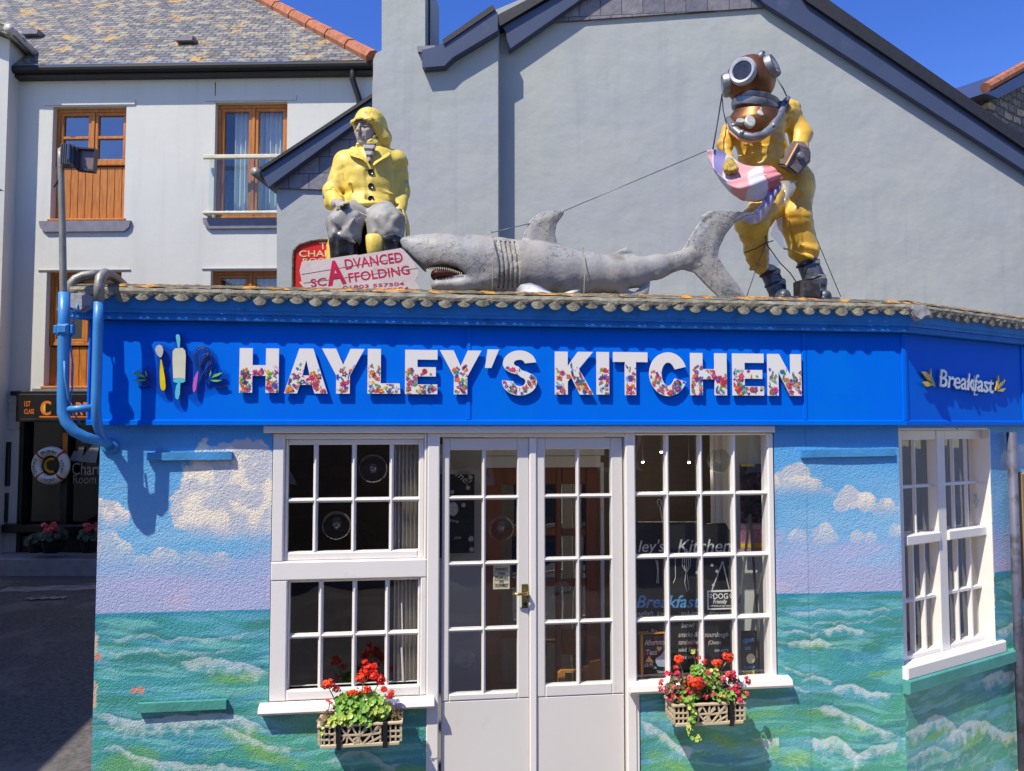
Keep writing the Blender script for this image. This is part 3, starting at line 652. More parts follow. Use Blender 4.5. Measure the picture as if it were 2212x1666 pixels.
# stone house across the street, behind the camera: what the shop windows reflect
oppf = Fr((0, -9.5), 90.0)
stone = courses_mat('brown_stone_courses', oppf, [L(96, 78, 64), L(120, 98, 80), L(84, 70, 60), L(110, 94, 82)], .42, .17, 0, L(60, 52, 46), rough=.85, mort=.012, bump=.8, wob=.04)
oh = empty('stone_house', (0, -10.5, GZ), 'brown stone house across the street behind the viewer', 'house')
mb = MB(); mb.box(-9, 9, -11.5, -9.5, GZ, 5.2); mb.build('wall', stone, oh)
mb = MB(); mb.add([(-9.2, -11.7, 5.2), (9.2, -11.7, 5.2), (9.2, -9.3, 5.2), (-9.2, -9.3, 5.2), (-9.2, -10.5, 6.4), (9.2, -10.5, 6.4)], [(3, 2, 5, 4), (1, 0, 4, 5), (0, 3, 4), (2, 1, 5), (0, 1, 2, 3)]); mb.build('roof', slates, oh)
for xx in (-6, -3, 0.4, 3.4, 6.2):
    mb = MB(); mb.box(xx, xx + .9, -9.499, -9.47, 1.2, 2.5); wnd = mb.build('window', white_paint, oh)
    mb = MB(); mb.box(xx + .08, xx + .82, -9.469, -9.46, 1.28, 2.42); mb.build('glass', dark, wnd)

# ================================================================ GREY HOUSE behind the cafe
gh = empty('grey_house', G.P(1.5, GZ, 0), 'large grey rendered gable house with dark bargeboards behind the cafe', 'house')
gx = lambda px, py=400, w=0: G.u(px, py, w)
gy = lambda px, py, w=0: G.v(px, py, w)
gp = lambda pts, w=0: [G.uv(a, b, w) for a, b in pts]
pw = .23
mb = MB(G)
mb.prism(gp([(1050, 1500), (1050, 30), (1240, -50), (1700, -40), (1700, 0), (2320, 420), (2320, 1500)]), -.5, 0)
mb.m = 0
mb.prism(gp([(804, 1500), (804, 186), (806, 160), (806, 130), (812, 115), (826, 108), (917, 108), (917, 130), (1076, 45), (1076, 1500)], pw), -.5, pw)
mb.prism(gp([(598, 1500), (598, 378), (804, 245), (804, 1500)], .02), -3.0, .02)
mb.build('wall', grey_render, gh)
mb = MB(G); mb.prism(gp([(824, 112), (824, -60), (918, -60), (918, 98), (904, 101), (904, 112)], pw), -.55, pw - .012)
mb.prism(gp([(922, 130), (922, -60), (924, -60), (924, 130)], pw), -.55, pw - .2)
mb.build('chimney', grey_render, gh)
slate_hang = courses_mat('slate_hanging', G, [L(108, 104, 112), L(124, 118, 122), L(98, 96, 106), L(114, 108, 112)], .248, .2, 0, L(60, 58, 62), rough=.5, mort=.006, bump=.4, nz=.35)
def verge(mbd, pts, w0, w1, mi=0):
    mbd.m = mi; mbd.prism(gp(pts, w1), w0, w1)
# right-hand verge: fascia board, slate edge above, soffit depth gives the shadow
mb = MB(G)
verge(mb, [(1672, -40), (2260, 348), (2260, 398), (1650, 6), (1600, -40)], 0.02, .10, 0)
verge(mb, [(1725, -24), (1756, -24), (2260, 328), (2260, 352), (1742, 2)], -.4, .15, 1)
# left-hand verge of the tall part
verge(mb, [(1086, 58), (1260, -40), (1310, -40), (1098, 108), (1093, 70)], .02, .13, 0)
verge(mb, [(1060, 68), (1222, -28), (1222, -44), (1060, 40)], -.5, .18, 1)
# lower kneeler verge
verge(mb, [(911, 108), (938, 102), (958, 92), (1070, 22), (1075, 28), (1075, 66), (978, 124), (960, 142), (912, 146)], pw + .003, pw + .13, 0)
verge(mb, [(955, 86), (1064, 10), (1070, 20), (958, 96)], -.4, pw + .15, 1)
verge(mb, [(900, 100), (940, 98), (940, 104), (911, 112), (902, 112)], -.3, pw + .05, 2)
# lean-to verge at the left
verge(mb, [(562, 366), (803, 210), (803, 240), (580, 404), (574, 394)], .03, .16, 0)
verge(mb, [(564, 361), (803, 203), (803, 211), (562, 369)], -2.8, .2, 1)
mb.build('bargeboard', [dark_slate_board, mat('black_slate_edge', L(34, 34, 42), rough=.6, var=.3, vscale=30), lead], gh)
mb = MB(G); mb.prism(gp([(1196, 48), (1280, -40), (1640, -40), (1650, 16)], .03), .0, .035); mb.build('slate_hanging', slate_hang, gh)
mb = MB(G); mb.prism(gp([(584, 406), (706, 410), (804, 410), (804, 246), (790, 246)], .05), .02, .055)
mb.build('slate_hanging', slate_hang, gh)
mb = MB(G); mb.tube([tuple(G.uv(556, 376, .1)) + (.18,), tuple(G.uv(556, 376, .1)) + (-2.8,)], .055, 10); mb.build('gutter', grey_metal, gh, smooth=True)
mb = MB(G); mb.add([tuple(G.uv(1700, -60, 0)) + (-.4,), tuple(G.uv(2330, 372, 0)) + (-.4,), tuple(G.uv(2330, 372, 0)) + (-7,), tuple(G.uv(1700, -60, 0)) + (-7,)], [(0, 1, 2, 3)])
mb.add([tuple(G.uv(564, 366, 0)) + (.05,), tuple(G.uv(806, 206, 0)) + (.05,), tuple(G.uv(806, 206, 0)) + (-2.8,), tuple(G.uv(564, 366, 0)) + (-2.8,)], [(0, 1, 2, 3)])
mb.build('roof', slates, gh)

# rubble stone building at the right edge
S2 = Fr(atdepth(2150, 918, 16.0)[:2], 62.0)
rubble = courses_mat('rubble_stone', S2, [L(110, 100, 90), L(150, 140, 124), L(92, 86, 84), L(170, 150, 124), L(130, 116, 100)], .42, .2, 0, L(80, 76, 70), rough=.9, mort=.03, bump=1.0, wob=.22, nz=.8)
sh = empty('rubble_building', S2.P(1, GZ, 0), 'rubble stone building with orange ridge tiles beyond the grey roof', 'house')
sp = lambda pts, w=0: [S2.uv(a, b, w) for a, b in pts]
mb = MB(S2); mb.prism(sp([(2140, 1500), (2136, 205), (2300, 140), (2300, 1500)]), -4, 0); mb.build('wall', rubble, sh)
mb = MB(S2); mb.prism(sp([(2120, 204), (2142, 196), (2280, 118), (2280, 150), (2150, 214), (2130, 206)], .1), -4, .15); mb.build('verge', dark_slate_board, sh)
mb = MB(S2)
for k in range(8):
    t0, t1 = k / 8, (k + .96) / 8; f = lambda t: tuple(S2.uv(2128 + 170 * t, 190 - 95 * t, .05)) + (.05,)
    mb.tube([f(t0), f(t1)], .11, 8)
mb.build('ridge', ridge, sh)
# ================================================================ CAFE
cafe = empty('cafe', (0.5, 0.0, GZ), 'single storey blue cafe with a painted seascape wall and lichened flat roof', 'cafe')
ax_ = lambda px, py=918, w=0: A.u(px, py, w)
ay_ = lambda px, py, w=0: A.v(px, py, w)
bx_ = lambda px, py=918, w=0: B.u(px, py, w)
by_ = lambda px, py, w=0: B.v(px, py, w)
pxA = A.scale(1106, 918)
# ---- mural: what is painted on the wall
mural_m = mat('painted_mural', vcol=True, rough=.55, var=.06, vscale=30, bump=0)
nt = mural_m.node_tree; lk = nt.links
geo = [n for n in nt.nodes if n.bl_idname == 'ShaderNodeNewGeometry'][0]
v1 = nn(nt, 'ShaderNodeTexVoronoi'); v1.inputs['Scale'].default_value = 125; v1.feature = 'SMOOTH_F1'; lk.new(geo.outputs['Position'], v1.inputs['Vector'])
n2 = nn(nt, 'ShaderNodeTexNoise'); n2.inputs['Scale'].default_value = 150; n2.inputs['Detail'].default_value = 3; lk.new(geo.outputs['Position'], n2.inputs['Vector'])
ms = nn(nt, 'ShaderNodeMath', operation='SUBTRACT'); lk.new(n2.outputs[0], ms.inputs[0]); lk.new(v1.outputs[0], ms.inputs[1])
bp = nn(nt, 'ShaderNodeBump'); bp.inputs['Distance'].default_value = .008; bp.inputs['Strength'].default_value = .38; lk.new(ms.outputs[0], bp.inputs['Height']); lk.new(bp.outputs[0], bsdf(mural_m).inputs['Normal'])
bsdf(mural_m).inputs['Roughness'].default_value = .42

def lin(*c): return np.array(L(*c)[:3])
def mixc(a, b, t): return a + (b - a) * t[..., None]
HZ = 0.5 * (ay_(400, 1328) + ay_(1800, 1274))
def paint(fr, u, v, seed, clouds, crests, greens, ushift=0.0):
    """colours of the mural at (u, v): painted sky above, painted sea below the horizon line HZ"""
    uu = u + ushift
    n1 = fbm(uu * 3, v * 6, 5, seed); n2 = fbm(uu * 14, v * 22, 4, seed + 3)
    t = np.clip((v - HZ) / 1.05, 0, 1) + (n1 - .5) * .16
    hz_c, mid_c, top_c = lin(174, 182, 216), lin(120, 182, 222), lin(76, 162, 224)
    c = mixc(mixc(np.broadcast_to(hz_c, u.shape + (3,)), mid_c, sst(.10, .40, t)), top_c, sst(.45, .95, t))
    # soft lavender and pink streaks low in the sky
    st = fbm(uu * 2.2, v * 9, 5, seed + 11)
    c = mixc(c, lin(184, 180, 216), sst(.5, .66, st) * sst(.5, .2, t) * .5)
    c = mixc(c, lin(140, 190, 224), sst(.52, .66, fbm(uu * 2, v * 8, 5, seed + 23)) * sst(.08, .2, t) * sst(.8, .45, t) * .7)
    c = mixc(c, lin(208, 186, 208), sst(.58, .72, fbm(uu * 3.3, v * 8, 5, seed + 31)) * sst(.5, .2, t) * .45)
    for (pts, base, strength) in clouds:
        d = np.full(u.shape, -9.0)
        for (px, py, r) in pts:
            cu, cv = fr.uv(px, py); rad = r * pxA
            d = np.maximum(d, 1 - np.hypot(u - cu, (v - cv) * 1.15) / (rad * 1.3))
        bu, bv = fr.uv(pts[0][0], base)
        dd = d + (fbm(u * 15, v * 15, 6, seed + 41, .6) - .5) * .8
        m = sst(0.0, .10, dd) * sst(bv - .05, bv + .07, v + (fbm(u * 7, v * 7, 4, seed + 5) - .5) * .12) * strength
        hi = .25 + .9 * sst(.42, .62, fbm(u * 12 + .3, v * 12 - .3, 5, seed + 8))
        body = mixc(np.broadcast_to(lin(186, 192, 208), u.shape + (3,)), lin(244, 232, 212), np.clip(hi * sst(bv - .02, bv + .14, v), 0, 1))
        c = mixc(c, body, m)
    # ---- sea
    dep = np.clip((HZ - v) / 1.3, 0, 1)
    wob = (fbm(uu * 1.4, v * 2.0, 3, seed + 50) - .5) * .25
    s1 = fbm(uu * 2.6, (v + wob * dep) * (17 - 8 * dep), 5, seed + 61)
    s2 = fbm(uu * 3.0, (v + wob) * (22 - 10 * dep), 5, seed + 71)
    s3 = fbm(uu * 9, (v + wob) * 30, 4, seed + 77)
    sea = mixc(np.broadcast_to(lin(74, 158, 164), u.shape + (3,)), lin(82, 166, 142), sst(.2, .8, dep + (n1 - .5)))
    sea = mixc(sea, lin(58, 138, 160), sst(.5, .68, s1) * .7)
    sea = mixc(sea, lin(66, 138, 118), sst(.52, .70, fbm(uu * 2.6, (v + wob) * 20, 5, seed + 91)) * .7)
    sea = mixc(sea, lin(112, 182, 208), sst(.54, .70, s2) * .6)
    sea = mixc(sea, lin(128, 200, 194), sst(.55, .68, fbm(uu * 3.8, (v + wob) * 30, 5, seed + 101)) * .65)
    sea = mixc(sea, lin(112, 172, 96), sst(.6, .74, fbm(uu * 2.1, (v + wob) * 9, 5, seed + 111)) * sst(.25, .6, dep) * .7)
    sea = mixc(sea, lin(46, 142, 172), sst(.04, .0, HZ - v) * .85)
    for (px, py, rx, ry, rot) in greens:
        cu, cv = fr.uv(px, py); ca, sa = math.cos(R(rot)), math.sin(R(rot)); X = (u - cu) * ca + (v - cv) * sa; Y = -(u - cu) * sa + (v - cv) * ca
        sea = mixc(sea, lin(126, 182, 92), sst(1.2, .2, np.hypot(X / (rx * pxA), Y / (ry * pxA)) + (n2 - .5) * 1.2) * .7)
    # foam crests: curved strokes with a crisp upper lip and a ragged lower side
    for (pts, wd_, st_) in crests:
        P = np.array([fr.uv(a, b) for a, b in pts])
        ug = np.linspace(P[0, 0] - .05, P[-1, 0] + .05, 240); vg = np.interp(ug, P[:, 0], P[:, 1]); kk = np.hanning(49); kk /= kk.sum(); vg = np.convolve(np.pad(vg, 24, mode='edge'), kk, 'valid'); vv = np.interp(u, ug, vg, left=-9, right=-9) + (fbm(u * 22, v * 3, 3, seed + 131) - .5) * .03 + (fbm(u * 7, v * 2, 3, seed + 137) - .5) * .05
        e = np.minimum(sst(0, .12, (u - P[0, 0]) / (P[-1, 0] - P[0, 0])), sst(0, .12, (P[-1, 0] - u) / (P[-1, 0] - P[0, 0])))
        wd2 = wd_ * pxA * (0.25 + e)
        dn = vv - v
        m = sst(-.004, .003, dn) * sst(wd2 * 1.2, wd2 * .15, dn + (fbm(u * 30, v * 30, 4, seed + 141) - .5) * wd2 * 1.6)
        sea = mixc(sea, lin(222, 228, 226), m * st_ * (.28 + .4 * e))
        m2 = sst(.0, .003, -dn) * sst(wd2 * .9, 0, -dn); sea = mixc(sea, lin(40, 116, 120), m2 * .3)
    # fine thin foam lines
    fl = fbm(uu * 3.2, (v + wob * .8) * (30 - 14 * dep), 6, seed + 151)
    sea = mixc(sea, lin(180, 216, 224), sst(.02, .0, np.abs(fl - .5)) * (.08 + .25 * sst(.45, .65, n2)) * sst(.0, .12, HZ - v))
    lace = np.abs(fbm(uu * 7, (v + wob) * 12, 5, seed + 161) - .5)
    sea = mixc(sea, lin(190, 216, 214), sst(.03, .0, lace) * sst(.45, .85, dep) * .4)
    out = mixc(c, sea, sst(-.003, .003, HZ + (fbm(uu * 5, v * 0, 2, 3) - .5) * .008 - v))
    return out

def mural_wall(name, fr, u0, u1, v0, v1, ops, pf, step=0.0045, parent=cafe, w=0.0, colfix=None):
    us = sorted(set([u0, u1] + [q for o in ops for q in o[:2] if u0 < q < u1])); vs = sorted(set([v0, v1] + [q for o in ops for q in o[2:] if v0 < q < v1]))
    def sub(a):
        r = []
        for i in range(len(a) - 1):
            n = max(1, int(round((a[i + 1] - a[i]) / step))); r += list(np.linspace(a[i], a[i + 1], n, endpoint=False))
        return np.array(r + [a[-1]])
    U, V = sub(us), sub(vs); GU, GV = np.meshgrid(U, V, indexing='ij'); nu, nv = GU.shape
    cu = (U[:-1] + U[1:]) / 2; cv = (V[:-1] + V[1:]) / 2; CU, CV = np.meshgrid(cu, cv, indexing='ij'); keep = np.ones(CU.shape, bool)
    for o in ops: keep &= ~((CU > o[0]) & (CU < o[1]) & (CV > o[2]) & (CV < o[3]))
    I = np.argwhere(keep); id_ = lambda i, j: i * nv + j
    F = np.stack([id_(I[:, 0], I[:, 1]), id_(I[:, 0] + 1, I[:, 1]), id_(I[:, 0] + 1, I[:, 1] + 1), id_(I[:, 0], I[:, 1] + 1)], 1)
    used = np.zeros(nu * nv, bool); used[F.ravel()] = True; mp = np.cumsum(used) - 1
    gu, gv = GU.ravel()[used], GV.ravel()[used]
    dsp = (fbm(gu * 85, gv * 85, 2, 5) - .5) * .0018 + (fbm(gu * 3, gv * 3, 2, 8) - .5) * .01
    edge = np.minimum(gu - u0, u1 - gu); dsp *= sst(0, .02, edge)
    V3 = fr.arr(np.c_[gu, gv, w + dsp]); cols = pf(gu, gv)
    if colfix: cols = colfix(gu, gv, cols)
    return link_mesh(name, V3, mp[F].tolist(), mural_m, parent, True, cols=cols)

clouds_l = [([(500, 1035, 75), (455, 1080, 62), (560, 1060, 80), (530, 995, 44), (425, 1105, 46), (600, 1110, 90), (480, 1110, 60)], 1160, 1.0),
            ([(215, 1115, 34), (238, 1130, 30)], 1145, .95), ([(225, 1185, 34), (260, 1200, 22)], 1215, .6), ([(350, 1212, 26), (310, 1215, 16), (420, 1216, 22), (470, 1212, 20)], 1228, .55)]
clouds_r = [([(1718, 1025, 26), (1692, 1052, 34), (1750, 1055, 24), (1790, 1070, 16)], 1068, .95),
            ([(1835, 1075, 24), (1872, 1082, 22), (1820, 1092, 16), (1915, 1102, 26), (1940, 1112, 22)], 1112, .95),
            ([(1725, 1165, 20), (1780, 1158, 24), (1850, 1160, 14), (1880, 1162, 12), (1935, 1146, 16)], 1182, .55)]
crests_l = [([(385, 1435), (440, 1415), (470, 1420), (530, 1438), (583, 1450)], 22, .75), ([(200, 1542), (300, 1552), (400, 1548), (480, 1535), (520, 1545), (583, 1575)], 26, .85),
            ([(213, 1625), (255, 1605), (290, 1622), (340, 1645), (430, 1650), (560, 1660)], 16, .8), ([(470, 1560), (520, 1580), (580, 1608), (640, 1615)], 14, .8),
            ([(215, 1383), (300, 1372), (420, 1378), (560, 1370)], 8, .5), ([(215, 1410), (330, 1404), (420, 1408), (520, 1402)], 7, .45)]
crests_c = [([(1385, 1560), (1410, 1570), (1440, 1592), (1470, 1612), (1500, 1620)], 22, .95), ([(1640, 1596), (1690, 1590), (1740, 1606)], 22, .95), ([(700, 1650), (750, 1628), (790, 1622), (830, 1650), (870, 1655)], 12, .6)]
crests_r = [([(1775, 1362), (1820, 1350), (1850, 1358), (1870, 1366)], 12, .95), ([(1690, 1368), (1725, 1360), (1770, 1368)], 9, .8), ([(1695, 1392), (1740, 1380), (1765, 1380), (1800, 1392)], 13, .95),
            ([(1690, 1440), (1720, 1448), (1760, 1452)], 7, .6), ([(1730, 1462), (1760, 1456), (1800, 1470)], 9, .8), ([(1790, 1490), (1830, 1474), (1870, 1490), (1930, 1500)], 14, .95),
            ([(1760, 1530), (1790, 1520), (1830, 1545), (1880, 1565), (1940, 1590)], 18, .85), ([(1750, 1600), (1790, 1588), (1830, 1606), (1860, 1640)], 22, 1), ([(1700, 1480), (1720, 1478), (1750, 1490)], 6, .6),
            ([(1690, 1323), (1760, 1318), (1850, 1320), (1938, 1314)], 7, .6), ([(1700, 1352), (1770, 1344), (1850, 1342), (1938, 1334)], 5, .4), ([(1840, 1640), (1900, 1610), (1945, 1600)], 18, .8)]
GR_l = [(540, 1600, 70, 26, -25), (600, 1640, 60, 20, -20), (510, 1465, 50, 12, 0)]
GR_c = [(1450, 1650, 60, 20, -30), (1560, 1600, 60, 20, -30), (1690, 1620, 60, 30, 0)]
GR_r = [(1855, 1570, 40, 14, -30), (1760, 1395, 50, 8, 0), (1900, 1455, 40, 10, 0), (1720, 1640, 60, 20, 0)]
def chips(fr, spots):
    def f(u, v, c):
        for (px, py, rx, ry, col) in spots:
            cu, cv = fr.uv(px, py); m = sst(1.15, .85, np.hypot((u - cu) / (rx * pxA), (v - cv) / (ry * pxA)) + (fbm(u * 60, v * 60, 3, 2) - .5) * 1.2); c = mixc(c, lin(*col), m)
        return c
    return f
uL0, zT = ax_(207, 1300), 2.33
WL0, WL1 = ax_(585, 1200), ax_(927, 1200)
DL0, DR1 = ax_(949, 1300), ax_(1352, 1200)
WR0, WR1 = ax_(1372, 1200), ax_(1674, 1100)
VSL, VSR = ay_(750, 1530), ay_(1500, 1487)      # window sill undersides
ZH = ay_(1106, 931)                              # head of the openings
z0 = GZ - .1
mural_wall('mural_wall', A, uL0, WL0, z0, zT, [], lambda u, v: paint(A, u, v, 1, clouds_l, crests_l, GR_l), colfix=chips(A, [(298, 1492, 14, 6, (214, 150, 130)), (206, 1395, 5, 22, (216, 196, 176)), (212, 1420, 7, 8, (205, 150, 130)), (205, 1500, 4, 30, (210, 186, 160))]))
mural_wall('mural_wall', A, WL0, ax_(926, 1600), z0, VSL, [], lambda u, v: paint(A, u, v, 1, [], crests_l + crests_c, GR_l))
mural_wall('mural_wall', A, ax_(1384, 1600), WR1, z0, VSR, [], lambda u, v: paint(A, u, v, 9, [], crests_c, GR_c))
seam = ax_(1745, 1200)
def rightc(u, v, c):
    m = sst(.004, .0015, np.abs(u - seam + .004 * (fbm(v * 5, v * 0, 2, 4) - .5)) - (v < 3) * 0) * .35; return mixc(c, lin(60, 90, 110), m)
mural_wall('mural_wall', A, WR1, UC, z0, zT, [], lambda u, v: paint(A, u, v, 9, clouds_r, crests_r, GR_r), colfix=rightc)
# side wall with its window
bw0, bw1 = 0.02, bx_(2143, 1150); bs0 = by_(2060, 1425)
bh1 = by_(2050, 929)
cB = [([(2180, 1002, 34), (2210, 985, 30), (2240, 1000, 30)], 1015, .6)]
crB = [([(1952, 1580), (2000, 1556), (2030, 1545), (2052, 1560), (2100, 1590)], 26, .9), ([(2040, 1600), (2080, 1560), (2120, 1556), (2170, 1580), (2215, 1575)], 28, .9), ([(2120, 1470), (2160, 1450), (2190, 1448), (2215, 1480)], 26, .9),
       ([(2150, 1360), (2185, 1348), (2215, 1330)], 22, .9), ([(1960, 1640), (2010, 1610), (2060, 1625)], 14, .6)]
mural_wall('mural_wall', B, 0, bx_(2420), z0, zT, [(-1, bw1, by_(1980, 1432), bh1)], lambda u, v: paint(B, u, v, 14, cB, crB, [(2110, 1590, 60, 22, 10), (2180, 1600, 40, 14, 10)], UC), step=.006)
plain = mat('pale_blue_render', L(92, 150, 200), rough=.7, bump=.3, bscale=60, bumpdist=.01)
sea_end = mat('sea_green_render', L(84, 160, 150), rough=.7, bump=.3, bscale=60, bumpdist=.01)
mb = MB(A)     # left return wall, back wall, inner shell
mb.add([(uL0, z0, 0), (uL0, zT, 0), (uL0, zT, -4), (uL0, z0, -4)], [(0, 1, 2, 3)])
mb.add([(uL0, z0, -4), (UC + 1, z0, -4), (UC + 1, zT + .6, -4), (uL0, zT + .6, -4)], [(3, 2, 1, 0)])
mb.build('rear_wall', plain, cafe)
inner = mat('cream_interior_wall', L(206, 202, 196), rough=.8, var=.04); floor_m = mat('dark_floor', L(66, 54, 46), rough=.5, var=.2)
mb = MB(); fq = [(A.P(uL0 + .02, 0)[0], .13), (A.P(UC - .06, 0)[0], .13), tuple(B.P(2.6, 0, -.2)[:2]), (B.P(2.6, 0, -.2)[0], 3.9), (A.P(uL0 + .02, 0)[0], 3.9)]; mb.add([(p[0], p[1], 0) for p in fq] + [(p[0], p[1], -.02) for p in fq], [(0, 1, 2, 3, 4), (9, 8, 7, 6, 5)] + [(i, i + 5, (i + 1) % 5 + 5, (i + 1) % 5) for i in range(5)]); mb.build('floor', floor_m, cafe)
mb = MB(A); mb.box(uL0 + .02, UC + .0, 2.45, 2.5, -3.9, -.05); mb.build('ceiling', inner, cafe)
mb = MB(A)
for (a, b, c, d) in ((uL0 + .01, WL0 - .0, z0, zT), (WL0, ax_(926, 1600), z0, VSL - .005), (ax_(1384, 1600), WR1, z0, VSR - .005), (WR1, UC - .08, z0, zT)): mb.box(a, b, c, d, -.13, -.02)
mb.box(WL0, WR1, ZH, 2.45, -.13, -.02); mb.build('inner_lining', inner, cafe)

# ---- white timberwork: head strip, posts, windows, doors
wp = white_paint
mb = MB(A); mb.box(ax_(569, 930, .035), ax_(1675, 930, .035), ay_(1106, 935, .035), 2.199, .002, .035, e=.006); mb.build('head_strip', wp, cafe)
hz0 = ay_(1106, 935, 0)
def post(a, b, v0, v1, w=0.004, pn='post', d=.09): m_ = MB(A); m_.box(a, b, v0, v1, -d, w, e=.006); return m_.build(pn, wp, cafe)
post(ax_(922.5, 1200), ax_(949, 1200), z0, hz0, .008)
post(ax_(1352, 1200), ax_(1373, 1200), z0, hz0, .008)
post(ax_(1373.5, 1600), ax_(1383.5, 1600), z0, VSR, .0, d=.06)
G_ = -.052
def glazing(mb, u0, u1, v0, v1, cu, cv, wf, bar=.013, dp=.028):
    """bars between panes; cu, cv = centre lines"""
    for c in cu: mb.prism([(c - bar, v0), (c + bar, v0), (c + bar, v1), (c - bar, v1)], G_, wf - .012); mb.box(c - bar * .45, c + bar * .45, v0, v1, wf - .012, wf, e=.004)
    for c in cv:
        e = [u0] + list(cu) + [u1]
        for i in range(len(e) - 1):
            a = e[i] + (bar if i else 0); b = e[i + 1] - (bar if i < len(e) - 2 else 0)
            mb.box(a, b, c - bar, c + bar, G_, wf - .013); mb.box(a - bar * .5, b + bar * .5, c - bar * .45, c + bar * .45, wf - .013, wf - .001, e=.004)
def framed(mb, O, I, w0, w1, e=.005):
    """frame between outer rect O and inner rect I (u0, u1, v0, v1)"""
    mb.box(O[0], I[0], O[2], O[3], w0, w1, e=e); mb.box(I[1], O[1], O[2], O[3], w0, w1, e=e)
    mb.box(I[0], I[1], O[2], I[2], w0, w1, e=e); mb.box(I[0], I[1], I[3], O[3], w0, w1, e=e)
def pane(parent, u0, u1, v0, v1, w=-.045):
    m_ = MB(A); m_.add([(u0, v0, w), (u1, v0, w), (u1, v1, w), (u0, v1, w)], [(0, 1, 2, 3)]); return m_.build('glass', glass, parent)
rnd_glass = glass_mat('bullseye_glass', (.86, .88, .88, 1), .04)
def bullseye(parent, px, py, r, fr=A, w=-.04):
    c = fr.PX(px, py, w); s_ = fr.scale(px, py); r = r * s_
    m_ = MB(); pr = [(r, 0), (r * .93, .006), (r * .8, .003), (r * .62, .007), (r * .5, .003), (r * .36, .006), (r * .27, .003), (r * .2, .012), (r * .12, .02), (.0015, .024)]
    m_.lathe(c, fr.n, pr, 28); return sm30(m_.build('bullseye', rnd_glass, parent), 60)
# left window
aL = lambda px, w=0: ax_(px, 1200, w)
wlf = MB(A); zt_ = hz0 - .001; zb_ = ay_(750, 1509)
vU0, vU1 = ay_(750, 1211, -.0), ay_(750, 948, 0); vm0, vm1 = vU0, ay_(750, 1251)
oU = (aL(611), aL(916), vU0, vU1); oL = (ax_(619, 1400), ax_(908, 1400), ay_(750, 1487), vm1)
u0_, u1_ = WL0, ax_(922, 1200)
wlf.box(u0_, oU[0], oU[2], zt_, -.09, .0, e=.006); wlf.box(oU[1], u1_, oU[2], zt_, -.09, .0, e=.006); wlf.box(oU[0], oU[1], vU1, zt_, -.09, .0, e=.006)
wlf.box(u0_, u1_, vm1, vm0, -.09, .003, e=.006)
wlf.box(u0_, oL[0], zb_, vm1, -.09, .0, e=.006); wlf.box(oL[1], u1_, zb_, vm1, -.09, .0, e=.006); wlf.box(oL[0], oL[1], zb_, oL[2], -.09, .0, e=.008)
win_l = tag(wlf.build('window', wp, cafe), 'left shop window with two rows of small panes above and below')
def sash(px_o, py_o, cols, rows, parent, refx, wf=-.024, base=None):
    O = base; C = [ax_(c, (py_o[0] + py_o[1]) / 2, wf) for c in cols]; Rw = [ay_(refx, r, wf) for r in rows]
    I = (C[0], C[-1], Rw[-1], Rw[0])
    m_ = MB(A); framed(m_, O, I, -.07, wf, e=.008)
    glazing(m_, I[0], I[1], I[2], I[3], C[1:-1], Rw[1:-1], wf); s_ = m_.build('sash', wp, parent)
    pane(s_, I[0] - .004, I[1] + .004, I[2] - .004, I[3] + .004); return s_
s1 = sash(0, (948, 1211), [621, 681, 764, 845.5, 904], [961, 1080.5, 1191], win_l, 750, base=oU)
s2 = sash(0, (1251, 1487), [624.5, 692, 765, 836, 902], [1256, 1372, 1487], win_l, 750, base=oL)
for s_, (px, py) in ((s1, (806, 1012)), (s1, (727, 1135))): bullseye(s_, px, py, 31)
mb = MB(A); so = .055
mb.prof([(-.02, VSL), (so, VSL), (so + .008, VSL + .012), (so, VSL + .035), (.0, VSL + .048), (-.02, VSL + .048)], ax_(557, 1530, so), ax_(938, 1515, so)); mb.build('sill', wp, cafe)
# right window
gi = [1372.5, 1443.5, 1516.5, 1589, 1660]; gr = [940, 1067, 1201, 1337.5, 1471]
wr_ = MB(A); wr0, wr1 = ax_(1373, 1200) + .0005, WR1
C = [ax_(c, 1200, -.01) for c in gi]; Rw = [ay_(1520, r, -.01) for r in gr]; I = (C[0], C[-1], Rw[-1], Rw[0])
framed(wr_, (wr0, wr1, VSR + .03, hz0 - .001), (I[0] + .001, I[1], I[2], I[3]), -.09, .0, e=.008); glazing(wr_, I[0], I[1], I[2], I[3], C[1:-1], Rw[1:-1], -.008, bar=.012)
win_r = tag(wr_.build('window', wp, cafe), 'right shop window of sixteen panes'); pane(win_r, I[0], I[1] + .003, I[2] - .003, I[3] + .003, -.048); bullseye(win_r, 1553, 995, 27)
mb = MB(A); mb.prof([(-.02, VSR), (so, VSR), (so + .008, VSR + .014), (so, VSR + .042), (.0, VSR + .055), (-.02, VSR + .055)], ax_(1362, 1490, so), ax_(1712, 1480, so)); mb.build('sill', wp, cafe)
# doors
dtop = ay_(1150, 944); head = MB(A); head.box(DL0, DR1, dtop, hz0, -.09, .003, e=.004); head.build('door_head', wp, cafe)
def door(pxa, pxb, cols, rows, lab):
    a, b = ax_(pxa, 1300), ax_(pxb, 1300); wf = -.024; dref = 1150
    C = [ax_(c, 1200, wf) for c in cols]; Rw = [ay_(dref, r, wf) for r in rows]; I = (C[0], C[-1], Rw[-1], Rw[0])
    m_ = MB(A); framed(m_, (a, b, ay_(dref, 1507, wf), dtop - .004), I, -.07, wf, e=.006)
    glazing(m_, I[0], I[1], I[2], I[3], C[1:-1], Rw[1:-1], wf, bar=.012)
    m_.box(a, b, GZ + .05, ay_(dref, 1508, wf), -.07, wf - .003, e=.004)
    d_ = m_.build('door', door_paint, cafe); d_['label'] = lab
    pane(d_, I[0] - .003, I[1] + .003, I[2] - .003, I[3] + .003); return d_
